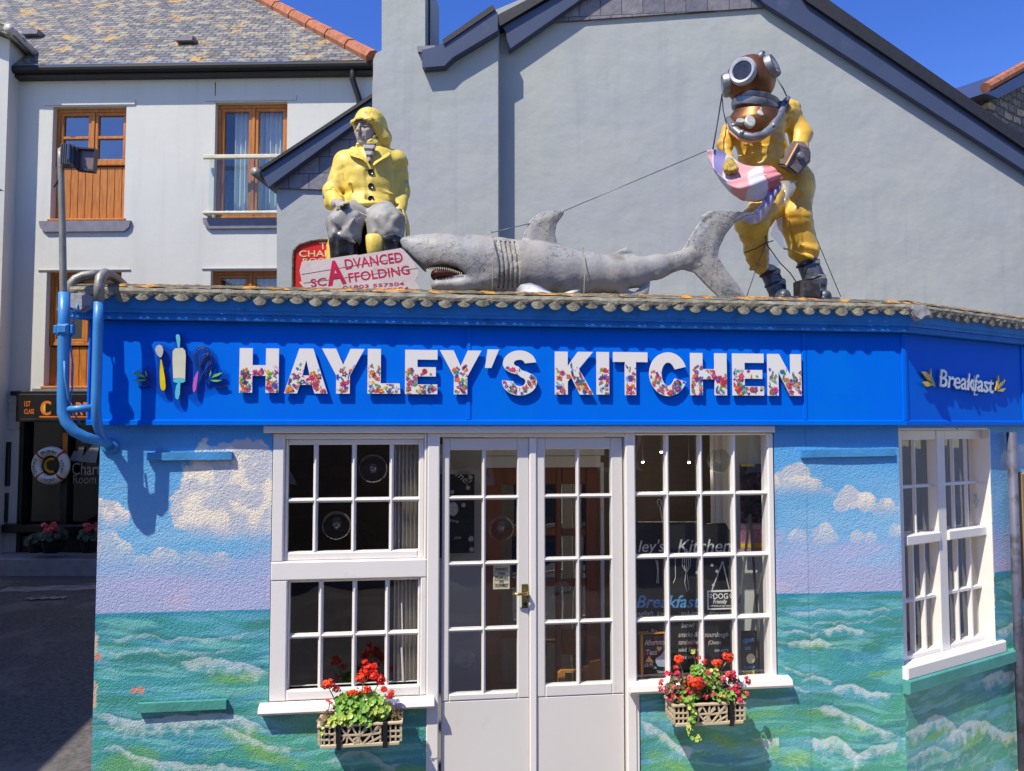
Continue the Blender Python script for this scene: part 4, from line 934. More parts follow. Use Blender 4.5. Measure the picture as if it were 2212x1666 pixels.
d1 = door(955, 1144.5, [971, 1045.5, 1118], [972, 1074.5, 1215.5, 1356.5, 1493], 'left leaf of the white double door with a brass handle')
d2 = door(1161, 1349.5, [1178, 1250, 1321], [971, 1073, 1210, 1347.5, 1482], 'right leaf of the white double door')
bullseye(d1, 1083, 1142, 27); bullseye(d2, 1213, 1278, 22); bullseye(d1, 1004, 1425, 22)
mb = MB(A); mb.box(ax_(1144.8, 1300), ax_(1160.5, 1300), GZ + .05, dtop - .004, -.07, -.012, e=.006); mb.build('meeting_strip', wp, cafe)
brass = mat('brass', (0.75, 0.52, 0.16, 1), rough=.25, metal=1.0, var=.1); oldbrass = mat('worn_brass_plate', L(128, 116, 80), rough=.4, metal=.7)
mb = MB(A); mb.box(ax_(1127, 1300, -.02), ax_(1141, 1300, -.02), ay_(1134, 1314, -.02), ay_(1134, 1262, -.02), -.024, -.018, e=.002); hp = mb.build('handle_plate', oldbrass, d1)
mb = MB(A); hu, hv = A.uv(1138, 1281, .0); mb.tube([(hu, hv, -.02), (hu, hv, .02), (hu - .012, hv, .026), (hu - .05, hv - .001, .026), (hu - .085, hv + .002, .022)], [.011, .011, .009, .008, .006], 8); mb.build('handle', brass, d1, smooth=True)
mb = MB(A); mb.lathe(A.PX(1134, 1303, -.018), A.n, [(.012, 0), (.012, .006), (.008, .008)], 12); mb.build('lock', dark, d1)
# slab and threshold
mb = MB(A); mb.box(DL0, DR1, z0, GZ + .045, -.12, .03); mb.build('threshold', kerb_m, cafe)

# ---- side window
bp2 = lambda px, py, w=0: B.uv(px, py, w)
WS = -.055; vb_, vt_ = by_(1980, 1432), bh1; e1 = bx_(2143, 1150, WS); e0 = bx_(1936, 1100, WS)
sw = MB(B); o9 = lambda w: w + WS
mu0, mu1 = bx_(2022, 1000, WS), bx_(2040, 1000, WS); st0 = bx_(1949, 1000, WS); st1 = bx_(2126, 1000, WS); hv_ = by_(2060, 949, WS)
sw.box(.0, st0, vb_, vt_, o9(-.06), o9(.004), e=.004); sw.box(mu0, mu1, vb_, vt_, o9(-.06), o9(.006), e=.005); sw.box(st1, e1, vb_, vt_, o9(-.06), o9(.008), e=.006)
for (a, b) in ((st0, mu0), (mu1, st1)): sw.box(a, b, hv_, vt_, o9(-.06), o9(.002), e=.006)
tr0, tr1 = by_(2040, 1172), by_(2040, 1151)
for (a, b) in ((st0, mu0), (mu1, st1)):
    sw.box(a, b, tr0, tr1, o9(-.06), o9(.02), e=.006); sw.box(a, b, vb_, vb_ + .028, o9(-.06), o9(.0), e=.004)
    nb_ = 2 if a == st0 else 3
    for k in range(1, nb_):
        c = a + (b - a) * k / nb_; sw.box(c - .008, c + .008, tr1, hv_, o9(-.05), o9(-.03), e=.003)
    for k in (1, 2): c = a + (b - a) * k / 3; sw.box(c - .009, c + .009, vb_ + .028, tr0, o9(-.05), o9(-.02), e=.003)
    vmid = (tr1 + hv_) / 2; vlo = (tr0 + vb_) / 2
    sw.box(a, b, vmid - .010, vmid + .010, o9(-.05), o9(-.031), e=.003); sw.box(a, b, vlo - .011, vlo + .011, o9(-.05), o9(-.021), e=.003)
swo = tag(sw.build('window', wp, cafe), 'tall side window with glazing bars round the corner')
m_ = MB(B); m_.add([(.0, vb_, o9(-.048)), (e1, vb_, o9(-.048)), (e1, vt_, o9(-.048)), (.0, vt_, o9(-.048))], [(0, 1, 2, 3)]); m_.build('glass', glass, swo)
bullseye(swo, 2108, 1082, 16, B, o9(-.04)); bullseye(swo, 2022, 1232, 16, B, o9(-.04))
mb = MB(B); mb.box(bw1 - .0, bw1 + .012, vb_, vt_, -.14, .001); mb.box(.0, bw1, vt_, vt_ + .012, -.14, .001); mb.build('window_jamb', wp, cafe)
mb = MB(B); sv = by_(1975, 1455, .05); mb.box(-.01, bx_(2175, 1400, .03), by_(2065, 1441, .03), vb_, -.12, .03, e=.008); mb.build('sill', wp, cafe)
mb = MB(B); mb.box(-.02, bx_(2207, 1400, .045), by_(2065, 1472, .045), by_(2065, 1443, .045), .002, .045, e=.008); mb.build('lower_sill', sea_end, cafe)
# side room walls and drainpipe, shopfront of the neighbour at the far right
mb = MB(B); mb.box(0, bx_(2420), z0, zT, -.2, -.12) if False else None
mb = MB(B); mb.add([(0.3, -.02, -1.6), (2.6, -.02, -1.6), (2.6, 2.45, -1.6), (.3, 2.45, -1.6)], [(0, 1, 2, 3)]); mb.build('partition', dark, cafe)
mb = MB(B); mb.tube([(bx_(2192, 1100, .05), z0, .05), (bx_(2190, 1100, .05), 2.15, .05)], .03, 10); mb.build('drainpipe', mat('mottled_drainpipe', L(100, 100, 120), rough=.6, dirt=L(52, 48, 52), dscale=9, damt=.7), cafe, smooth=True)
mb = MB(B); mb.box(bx_(2199, 1100, .02), bx_(2420), by_(2205, 1290), by_(2205, 1020), .002, .05, e=.01); tag(mb.build('side_door', mat('tan_wood', L(168, 138, 100), rough=.6, stretch=(5, 5, .5)), cafe), 'tan door at the right edge')

# ---- fascia
FW = .053
mb = MB(A); fv0, fv1 = 2.2, ay_(1106, 707, FW); fl = ax_(187, 918, FW); fe = UC
fp = [(.0, fv0 + .001), (FW, fv0 + .001), (FW, fv1), (0, fv1)]
mb.prof(fp, fl, fe, 0, TM); mb.add([(fl, fv0, 0), (fl, fv0, -3.9), (fl, fv1, -3.9), (fl, fv1, 0)], [(0, 1, 2, 3)])
ptr = .010
lt = ay_(1106, 909, FW + ptr)
mb.prof([(FW + .001, fv0), (FW + ptr, fv0), (FW + ptr, lt), (FW + .001, lt + .004)], fl, fe, 0, TM)
for px in (1012, 1738): a = ax_(px, 850, FW); mb.box(a - .012, a + .012, lt + .005, fv1, FW + .001, FW + .006, e=.002)
a = ax_(1953, 850, FW); mb.box(a - .014, fe + TM * (FW + .008), lt + .005, fv1, FW + .001, FW + .008, e=.002)
mb.box(fl, fl + .012, lt + .005, fv1, FW + .001, FW + .006, e=.002)
mb.build('fascia_board', blue_paint, cafe)
mb = MB(B); bl = bx_(2420); mb.prof(fp, 0, bl, -TM, 0); mb.prof([(FW + .001, fv0), (FW + ptr, fv0), (FW + ptr, lt), (FW + .001, lt + .004)], 0, bl, -TM, 0)
mb.box(-TM * FW, .016, lt + .005, fv1, FW + .001, FW + .008, e=.002); a = bx_(2209, 850, FW); mb.box(a - .014, a + .014, lt + .005, fv1, FW + .001, FW + .008, e=.002)
mb.build('fascia_board', blue_paint, cafe)
# cornice: stepped moulding, mitred at the corner and returned at the left
cb = ay_(1106, 703.5, FW + .04); ct = ay_(1106, 664, FW + .07)
h = ct - cb
cpf = [(.0, cb), (FW + .052, cb), (FW + .055, cb + h * .10), (FW + .044, cb + h * .16), (FW + .044, cb + h * .30), (FW + .058, cb + h * .35), (FW + .058, cb + h * .50), (FW + .066, cb + h * .56), (FW + .070, cb + h * .8), (FW + .078, ct + .02), (0, ct + .02)]
mb = MB(A); cl = ax_(176, 700, .1); mb.prof(cpf, cl, UC, -.5, TM); co = mb.build('cornice', cornice_paint, cafe)
mb = MB(B); mb.prof(cpf, 0, bl, -TM, 0); mb.build('cornice', cornice_paint, cafe)
# lichened concrete edge: band and hanging lobes (ends of the roof tiles)
conc = mat('lichened_concrete', L(158, 152, 132), rough=.9, var=.15, vscale=14, col2=L(112, 106, 90), dirt=L(176, 172, 160), dscale=22, damt=.55, dthr=.55, bump=.8, bscale=70, bumpdist=.006)
lich = mat('orange_lichened_tile', L(110, 102, 82), rough=.95, var=.2, vscale=25, dirt=L(224, 152, 24), dscale=13, damt=.9, dthr=.5, bump=1.0, bscale=60, bumpdist=.01)
EW = .151
bv0, bv1, tv = ay_(1106, 652, EW), ay_(1106, 639, EW), ay_(1106, 630.5, EW - .05)
def edge(fr, u0, u1, m0, m1, name, seed, step):
    rg = random.Random(seed); mb = MB(fr)
    n = max(2, int((u1 - u0) / .04)); P = [(.05, bv0 - .01), (EW, bv0), (EW + .004, (bv0 + bv1) / 2), (EW - .004, bv1), (EW - .04, bv1 + .012), (.05, bv1 + .012)]
    # wavy band
    ring = []
    for i in range(n + 1):
        t = i / n; ring.append([(u0 + (u1 - u0) * t + (m0 * (1 - t) + m1 * t) * p[0], p[1] + rg.uniform(-.003, .003), p[0] + rg.uniform(-.002, .002)) for p in P])
    k = len(P); vs = [q for r_ in ring for q in r_]
    fs = [(i * k + j, i * k + (j + 1) % k, (i + 1) * k + (j + 1) % k, (i + 1) * k + j) for i in range(n) for j in range(k)] + [tuple(range(k - 1, -1, -1)), tuple(n * k + j for j in range(k))]
    mb.add(vs, fs)
    u = u0 + m0 * EW + .01
    while u < u1 + m1 * EW - .03:
        wd = step * rg.uniform(.93, 1.05); r = wd * .40; d = .046 * rg.uniform(.7, 1.15); c = u + wd / 2; nn_ = 10
        pts = [(c + r * math.cos(math.pi + math.pi * j / nn_) * (1 + .04 * rg.random()), bv0 + .004 - d * math.sin(math.pi * j / nn_) ** .8) for j in range(nn_ + 1)]
        wz = EW - .008 + rg.uniform(-.003, .003)
        front = [(p[0], p[1], wz - .0 + .010 * (1 - ((p[0] - c) / r) ** 2)) for p in pts]; back = [(p[0], p[1] + .004, wz - .05) for p in pts]
        m = len(pts); mid = [(c, bv0 + .004, wz + .012)]
        mb.add(front + back + mid, [(j, j + 1, 2 * m) for j in range(m - 1)] + [(j, m + j, m + j + 1, j + 1) for j in range(m - 1)])
        # little broken flap between lobes
        f0 = u + wd - .016 + rg.uniform(-.004, .004); tl = rg.uniform(-.006, .006)
        mb.m = 1; mb.add([(f0 - .014, bv0 - .004 + tl, EW - .004), (f0 + .02, bv0 - .004 - tl, EW - .004), (f0 + .014, bv0 + .004 - tl, EW + .012), (f0 - .012, bv0 + .004 + tl, EW + .014), (f0 - .014, bv0 - .009 + tl, EW - .03), (f0 + .02, bv0 - .009 - tl, EW - .03)], [(0, 1, 2, 3), (4, 5, 1, 0), (3, 2, 5, 4)]); mb.m = 0
        u += wd
    return mb.build(name, [conc, mat('broken_mortar_flap', L(206, 200, 186), rough=.9, bump=.4) if 'broken_mortar_flap' not in bpy.data.materials else bpy.data.materials['broken_mortar_flap']], cafe)
el = ax_(150, 640, EW)
edge(A, el, UC, 0, TM, 'tile_edge', 3, .1015)
edge(B, 0, bl, -TM, 0, 'tile_edge', 5, .1015)
# roof: bumpy lichened front tile course then the gently rising roof
ns = 0.14
def course(fr, u0, u1, m0, m1):
    n = int((u1 - u0) / .02); rows = [(EW - .012, bv1 + .008), (EW - .03, bv1 + .014), (EW - .06, tv - .003), (EW - .13, tv + .004), (EW - .32, tv + .032)]
    mb = MB(fr); vs = []; rg = np.random.RandomState(4); nb = rg.rand(n + 1) * .006; seg = np.floor(np.arange(n + 1) / 23); sh_ = (np.modf(np.sin(seg * 12.9) * 43.7)[0]) * .005
    for i in range(n + 1):
        t = i / n
        for (w_, v_) in rows: vs.append((u0 + (u1 - u0) * t + (m0 * (1 - t) + m1 * t) * w_, v_ + nb[i] * (w_ < EW - .02) + sh_[i], w_))
    k = len(rows); mb.add(vs, [(i * k + j, (i + 1) * k + j, (i + 1) * k + j + 1, i * k + j + 1) for i in range(n) for j in range(k - 1)])
    return mb.build('roof_edge_course', lich, cafe)
course(A, el, UC, 0, TM); course(B, 0, bl, -TM, 0)
rw, rv = EW - .3, tv + .022
def roofz(Y): return rv + (Y + rw) * ns
mb = MB(); pF0 = A.P(el, rv, rw); pFC = A.P(UC + TM * rw, rv, rw); pS = B.P(bl, rv, rw)
mb.add([pF0, pFC, (pFC[0], 4.2, roofz(4.2)), (pF0[0], 4.2, roofz(4.2)), pS, (pS[0] + 1, 4.2, roofz(4.2))], [(0, 1, 2, 3), (1, 4, 5, 2)])
mb.add([pF0 - (0, 0, .12), pFC - (0, 0, .12), (pFC[0], 4.2, 2.6), (pF0[0], 4.2, 2.6)], [(3, 2, 1, 0)])
rt = mat('grey_roof_felt', L(120, 116, 108), rough=.9, var=.15, vscale=6, dirt=L(180, 130, 40), dscale=9, damt=.7, dthr=.6, bump=.5)
mb.build('roof', rt, cafe)
# broken lead flashing lump at the left end and at the corner
pale_lead = mat('pale_lead', L(176, 174, 176), rough=.6, dirt=L(110, 104, 90), dscale=14, damt=.6, bump=.5, bscale=30)
for (px, py, s_, q_) in ((168, 655, .62, 1), (1985, 678, .62, 0)):
    mb = MB(A); u_, v_ = A.uv(px, py - 14, EW + .01); pts = [(u_ - .07 * s_, v_ + .02), (u_ + .10 * s_, v_ + .015), (u_ + .13 * s_, v_ - .05), (u_ + .07 * s_, v_ - .09 * s_), (u_ + .02 * s_, v_ - .13 * s_), (u_ - .045 * s_, v_ - .10 * s_), (u_ - .08 * s_, v_ - .05 * s_)]
    mb.prism(pts, EW - .05, EW + .012); o_ = mb.build('lead_flashing', pale_lead, cafe)
    bm = bmesh.new(); bm.from_mesh(o_.data); bmesh.ops.bevel(bm, geom=bm.edges[:], offset=.008, segments=2, affect='EDGES'); bm.to_mesh(o_.data); bm.free()

# ---- battens screwed to the wall (painted over with the mural)
bt_l = mat('batten_blue_paint', L(72, 150, 210), rough=.5, dirt=L(150, 160, 160), dscale=9, damt=.6, dthr=.6, bump=.3)
bt_g = mat('batten_green_paint', L(80, 158, 146), rough=.5, dirt=L(180, 190, 180), dscale=9, damt=.6, dthr=.6, bump=.3)
def batten(pa, pb, h_, m, lab, w=.028):
    mb = MB(A); (u0, v0), (u1, v1) = A.uv(*pa, w), A.uv(*pb, w); hh = h_ * pxA
    mb.prism([(u0, v0), (u1, v1), (u1, v1 + hh), (u0, v0 + hh)], .004, w)
    return tag(mb.build('wall_batten', m), lab, 'batten', 'battens screwed to the mural wall')
batten((315, 995), (500, 993), 16, bt_l, 'sky blue batten left of the shop windows, under the guard rail shadow')
batten((296, 1541), (488, 1532), 18, bt_g, 'sea green batten low on the mural wall to the left of the shop windows')
batten((1732, 989), (1934, 985), 17, bt_l, 'sky blue batten high on the mural wall to the right of the shop windows', .022)
# bottom-left greens reach the ground
# ================================================================ SHOP SIGN: big cut-out letters
shop_sign = empty('shop_sign', A.PX(1123, 870, FW + .02), "big white floral letters reading HAYLEY'S KITCHEN on the bright blue fascia", 'sign')
lw0, lw1 = FW + .014, FW + .026
white_face = mat('white_letter_face', L(238, 232, 226), rough=.35, var=.01)
MOT = [mat('motif_' + n_, L(*c), rough=.4, var=.1) for n_, c in (('pink', (228, 62, 120)), ('orange', (236, 122, 52)), ('yellow', (240, 196, 36)), ('green', (110, 176, 60)), ('teal', (40, 150, 142)),
       ('blue', (60, 90, 190)), ('purple', (120, 66, 150)), ('red', (216, 60, 52)), ('lightblue', (150, 200, 220)), ('navy', (40, 60, 120)))]
LT = [  # letter, x0, x1, top y, base y in the photo's pixels
    ('H', 517, 602, 752.5, 848.5), ('A', 614, 708, 753, 850), ('Y', 695, 787, 753.5, 850.5), ('L', 794, 865, 754, 850.5), ('E', 875, 945, 756, 851.5), ('Y', 950, 1040, 757, 852), ("'", 1048, 1078, 755, 795),
    ('S', 1085, 1160, 758, 853.5), ('K', 1199, 1282, 760, 852.5), ('I', 1289, 1316, 760.5, 852.5), ('T', 1325, 1399, 761, 853.5), ('C', 1403, 1484, 762, 855), ('H', 1492, 1570, 763, 854), ('E', 1583, 1650, 764, 854.5), ('N', 1659, 1731, 765, 855)]
def arc(cx, cy, rx, ry, a0, a1, n=14): return [(cx + rx * math.cos(R(a0 + (a1 - a0) * i / n)), cy + ry * math.sin(R(a0 + (a1 - a0) * i / n))) for i in range(n + 1)]
def glyph(c):
    s = .30
    if c == 'H': return [[(0, 0), (.33, 0), (.33, .38), (.67, .38), (.67, 0), (1, 0), (1, 1), (.67, 1), (.67, .62), (.33, .62), (.33, 1), (0, 1)]]
    if c == 'A': return [[(0, 0), (.3, 0), (.36, .19), (.64, .19), (.7, 0), (1, 0), (.66, 1), (.34, 1)]], [(.415, .40), (.585, .40), (.5, .74)]
    if c == 'Y': return [[(.34, 0), (.66, 0), (.66, .40), (1, 1), (.67, 1), (.5, .64), (.33, 1), (0, 1), (.34, .40)]]
    if c == 'L': return [[(0, 0), (1, 0), (.98, .23), (.40, .23), (.40, 1), (0, 1)]]
    if c == 'E': return [[(0, 0), (1, 0), (1, .22), (.38, .22), (.38, .40), (.95, .40), (.95, .61), (.38, .61), (.38, .78), (1, .78), (1, 1), (0, 1)]]
    if c == "'": return [[(0, 0), (.45, 0), (1, 1), (.18, 1)]]
    if c == 'K': return [[(0, 0), (.33, 0), (.33, .30), (.42, .40), (.64, 0), (1, 0), (.62, .60), (.99, 1), (.60, 1), (.33, .66), (.33, 1), (0, 1)]]
    if c == 'I': return [[(0, 0), (1, 0), (1, 1), (0, 1)]]
    if c == 'T': return [[(.34, 0), (.66, 0), (.66, .77), (1, .77), (1, 1), (0, 1), (0, .77), (.34, .77)]]
    if c == 'N': return [[(0, 0), (.31, 0), (.31, .56), (.66, 0), (1, 0), (1, 1), (.69, 1), (.69, .46), (.34, 1), (0, 1)]]
    if c == 'C':
        o = arc(.5, .5, .5, .51, 20, 340, 30); i = arc(.5, .5, .18, .27, 338, 22, 22); return [o + [(.68, .4)] + i[1:-1] + [(.68, .61)]]
    if c == 'S':
        o = arc(.5, .70, .48, .31, 8, 180, 14) + arc(.5, .70, .48, .23, 182, 250, 6) + [(.45, .46)] + arc(.52, .30, .15, .10, 80, -90, 8) + arc(.5, .32, .18, .12, 268, 185, 6) + [(0, .33)]
        o += arc(.5, .30, .50, .31, 185, 360, 16) + arc(.5, .30, .50, .24, 2, 62, 6) + [(.56, .56)] + arc(.48, .72, .15, .075, 262, 95, 8) + arc(.5, .70, .15, .10, 88, 10, 6)
        return [o]
def inpoly(x, y, P):
    r = False; n = len(P)
    for i in range(n):
        (x1, y1), (x2, y2) = P[i], P[(i + 1) % n]
        if (y1 > y) != (y2 > y) and x < (x2 - x1) * (y - y1) / (y2 - y1) + x1: r = not r
    return r
def fill(poly, hole=None):
    """triangulate with the curve tool: returns flat verts and faces"""
    bm = bmesh.new(); es = []
    for P in [poly] + ([hole] if hole else []):
        vs = [bm.verts.new((p[0], p[1], 0)) for p in P]
        es += [bm.edges.new((vs[i], vs[(i + 1) % len(vs)])) for i in range(len(vs))]
    bmesh.ops.triangle_fill(bm, edges=es, use_beauty=True); bm.verts.index_update()
    V = [tuple(v.co) for v in bm.verts]; F = [tuple(v.index for v in f.verts) for f in bm.faces]; bm.free(); return V, F
def leaf(cx, cy, l, w, a):
    n = 7; top = [(l * i / n, w * math.sin(math.pi * i / n)) for i in range(n + 1)]; P = top + [(x_, -y_) for x_, y_ in top[-2:0:-1]]
    ca, sa = math.cos(a), math.sin(a); return [(cx + x_ * ca - y_ * sa, cy + x_ * sa + y_ * ca) for x_, y_ in P]
def disc(cx, cy, r, n=8): return [(cx + r * math.cos(6.283 * i / n), cy + r * math.sin(6.283 * i / n)) for i in range(n)]
def motif(rg, kind, cx, cy, s):
    out = []
    if kind == 'flower':
        c = rg.choice([0, 1, 5, 6, 7, 0, 1]); n = rg.choice([5, 6, 7])
        for i in range(n): out.append((leaf(cx, cy, s, s * .28, 6.283 * i / n), c))
        out.append((disc(cx, cy, s * .3), rg.choice([2, 6, 1])))
    elif kind == 'fan':
        c = rg.choice([5, 6, 0]); a = rg.uniform(0, 6)
        for i in range(6): out.append((leaf(cx, cy, s * 1.1, s * .16, a + i * .4), c))
    elif kind == 'star':
        a = rg.uniform(0, 6)
        for i in range(5): out.append((leaf(cx, cy, s * .8, s * .2, a + 6.283 * i / 5), 1))
    elif kind == 'leaf':
        a = rg.uniform(0, 6.28); c = rg.choice([3, 4, 5, 2, 0]); out.append((leaf(cx, cy, s * 1.5, s * .38, a), c)); out.append((leaf(cx, cy, s * 1.3, s * .3, a + .6), rg.choice([3, 2, 4])))
    elif kind == 'sprig':
        a = rg.uniform(.6, 2.5); c = rg.choice([4, 9, 8, 3, 6, 4]); L_ = s * 2
        out.append((leaf(cx, cy, L_, s * .05, a), c))
        for i in range(1, 6):
            t = i / 6; bx, by = cx + math.cos(a) * L_ * t, cy + math.sin(a) * L_ * t
            for sg_ in (1, -1): out.append((leaf(bx, by, s * .5, s * .12, a + sg_ * .8), c))
    elif kind == 'dots':
        c = rg.choice([7, 0, 8, 1]); 
        for i in range(5): out.append((disc(cx + rg.uniform(-s, s) * .8, cy + rg.uniform(-s, s) * .8, s * .16), c))
    return out
for li, (ch, xa, xb, yt, yb) in enumerate(LT):
    u0 = ax_(xa, 800, lw1); u1 = ax_(xb, 800, lw1); mx_ = (xa + xb) / 2; v0 = ay_(mx_, yb, lw1); v1 = ay_(mx_, yt, lw1)
    g = glyph(ch); hole = None
    if isinstance(g, tuple): g, hole = g
    S_ = lambda P: [(u0 + (u1 - u0) * p[0], v0 + (v1 - v0) * p[1]) for p in P]
    P = S_(g[0]); Hh = S_(hole) if hole else None
    a = sum(P[i][0] * P[(i + 1) % len(P)][1] - P[(i + 1) % len(P)][0] * P[i][1] for i in range(len(P)))
    if a < 0: P = P[::-1]
    V, F = fill(P, Hh); mb = MB(A)
    F = [f if ((V[f[1]][0] - V[f[0]][0]) * (V[f[2]][1] - V[f[0]][1]) - (V[f[2]][0] - V[f[0]][0]) * (V[f[1]][1] - V[f[0]][1])) > 0 else f[::-1] for f in F]
    mb.add([(x_, y_, lw1) for x_, y_, _ in V], F); mb.add([(x_, y_, lw0) for x_, y_, _ in V], [f[::-1] for f in F])
    for Q in [P] + ([Hh[::-1]] if Hh else []):
        n = len(Q); mb.add([(p[0], p[1], lw0) for p in Q] + [(p[0], p[1], lw1) for p in Q], [(i, (i + 1) % n, n + (i + 1) % n, n + i) for i in range(n)])
    if ch != "'":
        rg = random.Random(100 + li); area = (u1 - u0) * (v1 - v0); lay = 0
        for k in range(int(area / .0005)):
            cx = rg.uniform(u0, u1); t = rg.random() ** 1.1 * .62; cy = v0 + (v1 - v0) * t
            if t > .45 and rg.random() < .5: continue
            if not inpoly(cx, cy, P) or (Hh and inpoly(cx, cy, Hh)): continue
            kind = rg.choice(['flower', 'leaf', 'sprig', 'fan', 'star', 'dots', 'leaf', 'sprig', 'flower']); s_ = rg.uniform(.010, .021)
            for (Q, ci) in motif(rg, kind, cx, cy, s_):
                if all(inpoly(q[0], q[1], P) and not (Hh and inpoly(q[0], q[1], Hh)) for q in Q):
                    lay += 1; mb.m = 1 + ci; aa = sum(Q[i][0] * Q[(i + 1) % len(Q)][1] - Q[(i + 1) % len(Q)][0] * Q[i][1] for i in range(len(Q)))
                    if aa < 0: Q = Q[::-1]
                    mb.add([(q[0], q[1], lw1 + .0004 + lay * .00001) for q in Q], [tuple(range(len(Q)))])
        mb.m = 0
    mb.build('letter', [white_face] + MOT, shop_sign)

# kitchen tools emblem on a clear backing
emb = empty('utensil_emblem', A.PX(400, 850, FW + .02), 'spoon, rolling pin and whisk emblem with green leaves on the fascia', 'emblem')
E = lambda pts: [A.uv(500 / 1.8445 + a / 8.087, 1300 / 1.8445 + b / 8.087, lw1) for a, b in pts]   # pixels of an enlargement of the photo
outl = mat('navy_outline', L(14, 34, 92), rough=.5)
def shape(name, pts, m, grow=5, w=0.0, par=emb):
    mb = MB(A); P = np.array(pts, float); c = P.mean(0); Q = P + (P - c) / (np.linalg.norm(P - c, axis=1)[:, None] + 1e-6) * grow
    mb.m = 1; mb.prism(E(Q.tolist()), lw0 + w, lw1 + w); mb.m = 0; mb.prism(E(P.tolist()), lw1 + w + .0004, lw1 + w + .0014); return mb.build(name, [m, outl], par)
def ov(cx, cy, rx, ry, n=24, a0=0): return [(cx + rx * math.cos(6.283 * i / n), cy + ry * math.sin(6.283 * i / n)) for i in range(n)]
clear = glass_mat('clear_acrylic', (.88, .93, .97, 1), .03)
mb = MB(A); mb.prism(E([(180, 760), (380, 700), (500, 850), (500, 560), (480, 400), (600, 280), (720, 330), (820, 380), (830, 130), (920, 90), (1010, 140), (1040, 340), (1130, 430), (1230, 360), (1380, 330), (1540, 430), (1590, 600), (1540, 760), (1760, 760), (1790, 900), (1740, 1060), (1500, 1120), (1310, 1180), (1290, 1300), (1200, 1340), (1110, 1260), (1040, 1180), (1020, 1380), (920, 1440), (820, 1360), (780, 1240), (660, 1270), (560, 1180), (430, 1080), (250, 1080), (170, 960)]), lw0 - .006, lw0 - .003); mb.build('clear_backing', clear, emb)
shape('spoon_bowl', [(515, 410), (540, 350), (590, 322), (640, 345), (662, 410), (655, 480), (625, 545), (600, 545), (550, 500)], mat('pale_spoon', L(205, 205, 214), rough=.3))
shape('spoon_handle', [(610, 585), (632, 585), (655, 700), (690, 900), (703, 1060), (690, 1110), (655, 1130), (620, 1100), (603, 1000), (600, 800)], mat('yellow_handle', L(246, 214, 10), rough=.3))
cy_ = mat('light_cyan_handle', L(98, 200, 222), rough=.3)
shape('pin_handle', [(885, 150), (920, 140), (950, 165), (958, 230), (950, 370), (915, 380), (893, 260), (880, 190)], cy_)
shape('rolling_pin', [(825, 440), (870, 385), (1000, 380), (1045, 430), (1055, 520), (1042, 940), (940, 900), (835, 915), (822, 600)], mat('cream_rolling_pin', L(220, 218, 190), rough=.35))
shape('pin_end', ov(940, 950, 108, 45), cy_, 4, .0015); shape('pin_handle', [(940, 960), (962, 1000), (955, 1180), (930, 1270), (905, 1285), (875, 1250), (868, 1160), (890, 1040)], cy_, 5, .003)
shape('whisk_handle', [(1262, 785), (1275, 790), (1262, 920), (1235, 1100), (1205, 1160), (1182, 1140), (1175, 1040), (1200, 900)], mat('pink_handle', L(208, 104, 200), rough=.3))
mb = MB(A); wires = [[(1265, 770), (1215, 620), (1215, 480), (1270, 370), (1350, 350), (1440, 390), (1480, 470), (1420, 600), (1300, 700)], [(1280, 740), (1250, 560), (1290, 420), (1380, 370), (1400, 470), (1340, 620), (1290, 720)], [(1300, 700), (1330, 540), (1420, 480), (1500, 500), (1545, 580), (1530, 680), (1440, 780), (1330, 890)], [(1310, 690), (1380, 560), (1440, 490), (1480, 560), (1440, 700), (1340, 860)],
         [(1260, 700), (1235, 520), (1310, 390), (1440, 440), (1450, 520), (1360, 640)], [(1320, 880), (1300, 740), (1340, 600), (1430, 500)], [(1335, 870), (1400, 750), (1500, 640), (1500, 520)]]
for wr in wires:
    P = E(wr); Q = []
    for i in range(len(P) - 1):
        for t in (0, .33, .67):
            p0, p1, p2, p3 = P[max(i - 1, 0)], P[i], P[i + 1], P[min(i + 2, len(P) - 1)]
            Q.append(tuple(.5 * (2 * p1[k] + (p2[k] - p0[k]) * t + (2 * p0[k] - 5 * p1[k] + 4 * p2[k] - p3[k]) * t * t + (3 * p1[k] - p0[k] - 3 * p2[k] + p3[k]) * t ** 3) for k in (0, 1)))
    Q.append(P[-1]); mb.tube([(a, b, lw1) for a, b in Q], .0026, 5)
mb.build('whisk_wires', outl, emb)
gl = mat('leaf_green_paint', L(118, 206, 128), rough=.35)
for P in ([(130, 790), (230, 800), (320, 860), (355, 905), (270, 885), (180, 840)], [(350, 765), (375, 810), (385, 890), (355, 860), (340, 810)], [(150, 935), (260, 925), (380, 940), (280, 965), (160, 955)],
          [(1495, 765), (1500, 820), (1465, 900), (1470, 840)], [(1505, 905), (1560, 840), (1640, 815), (1700, 815), (1620, 870)], [(1480, 940), (1580, 935), (1690, 945), (1600, 975), (1530, 968)]): shape('leaf', P, gl, 6)
mb = MB(A)
for (a, b, c, d) in ((220, 1060, 420, 1050), (1560, 1060, 1780, 1040), (1360, 960, 1470, 920), (380, 910, 430, 930)): mb.tube([E([(a, b)])[0] + (lw0,), E([((a + c) / 2, max(b, d) + 12)])[0] + (lw0,), E([(c, d)])[0] + (lw0,)], .004, 5)
mb.build('stem', outl, emb)

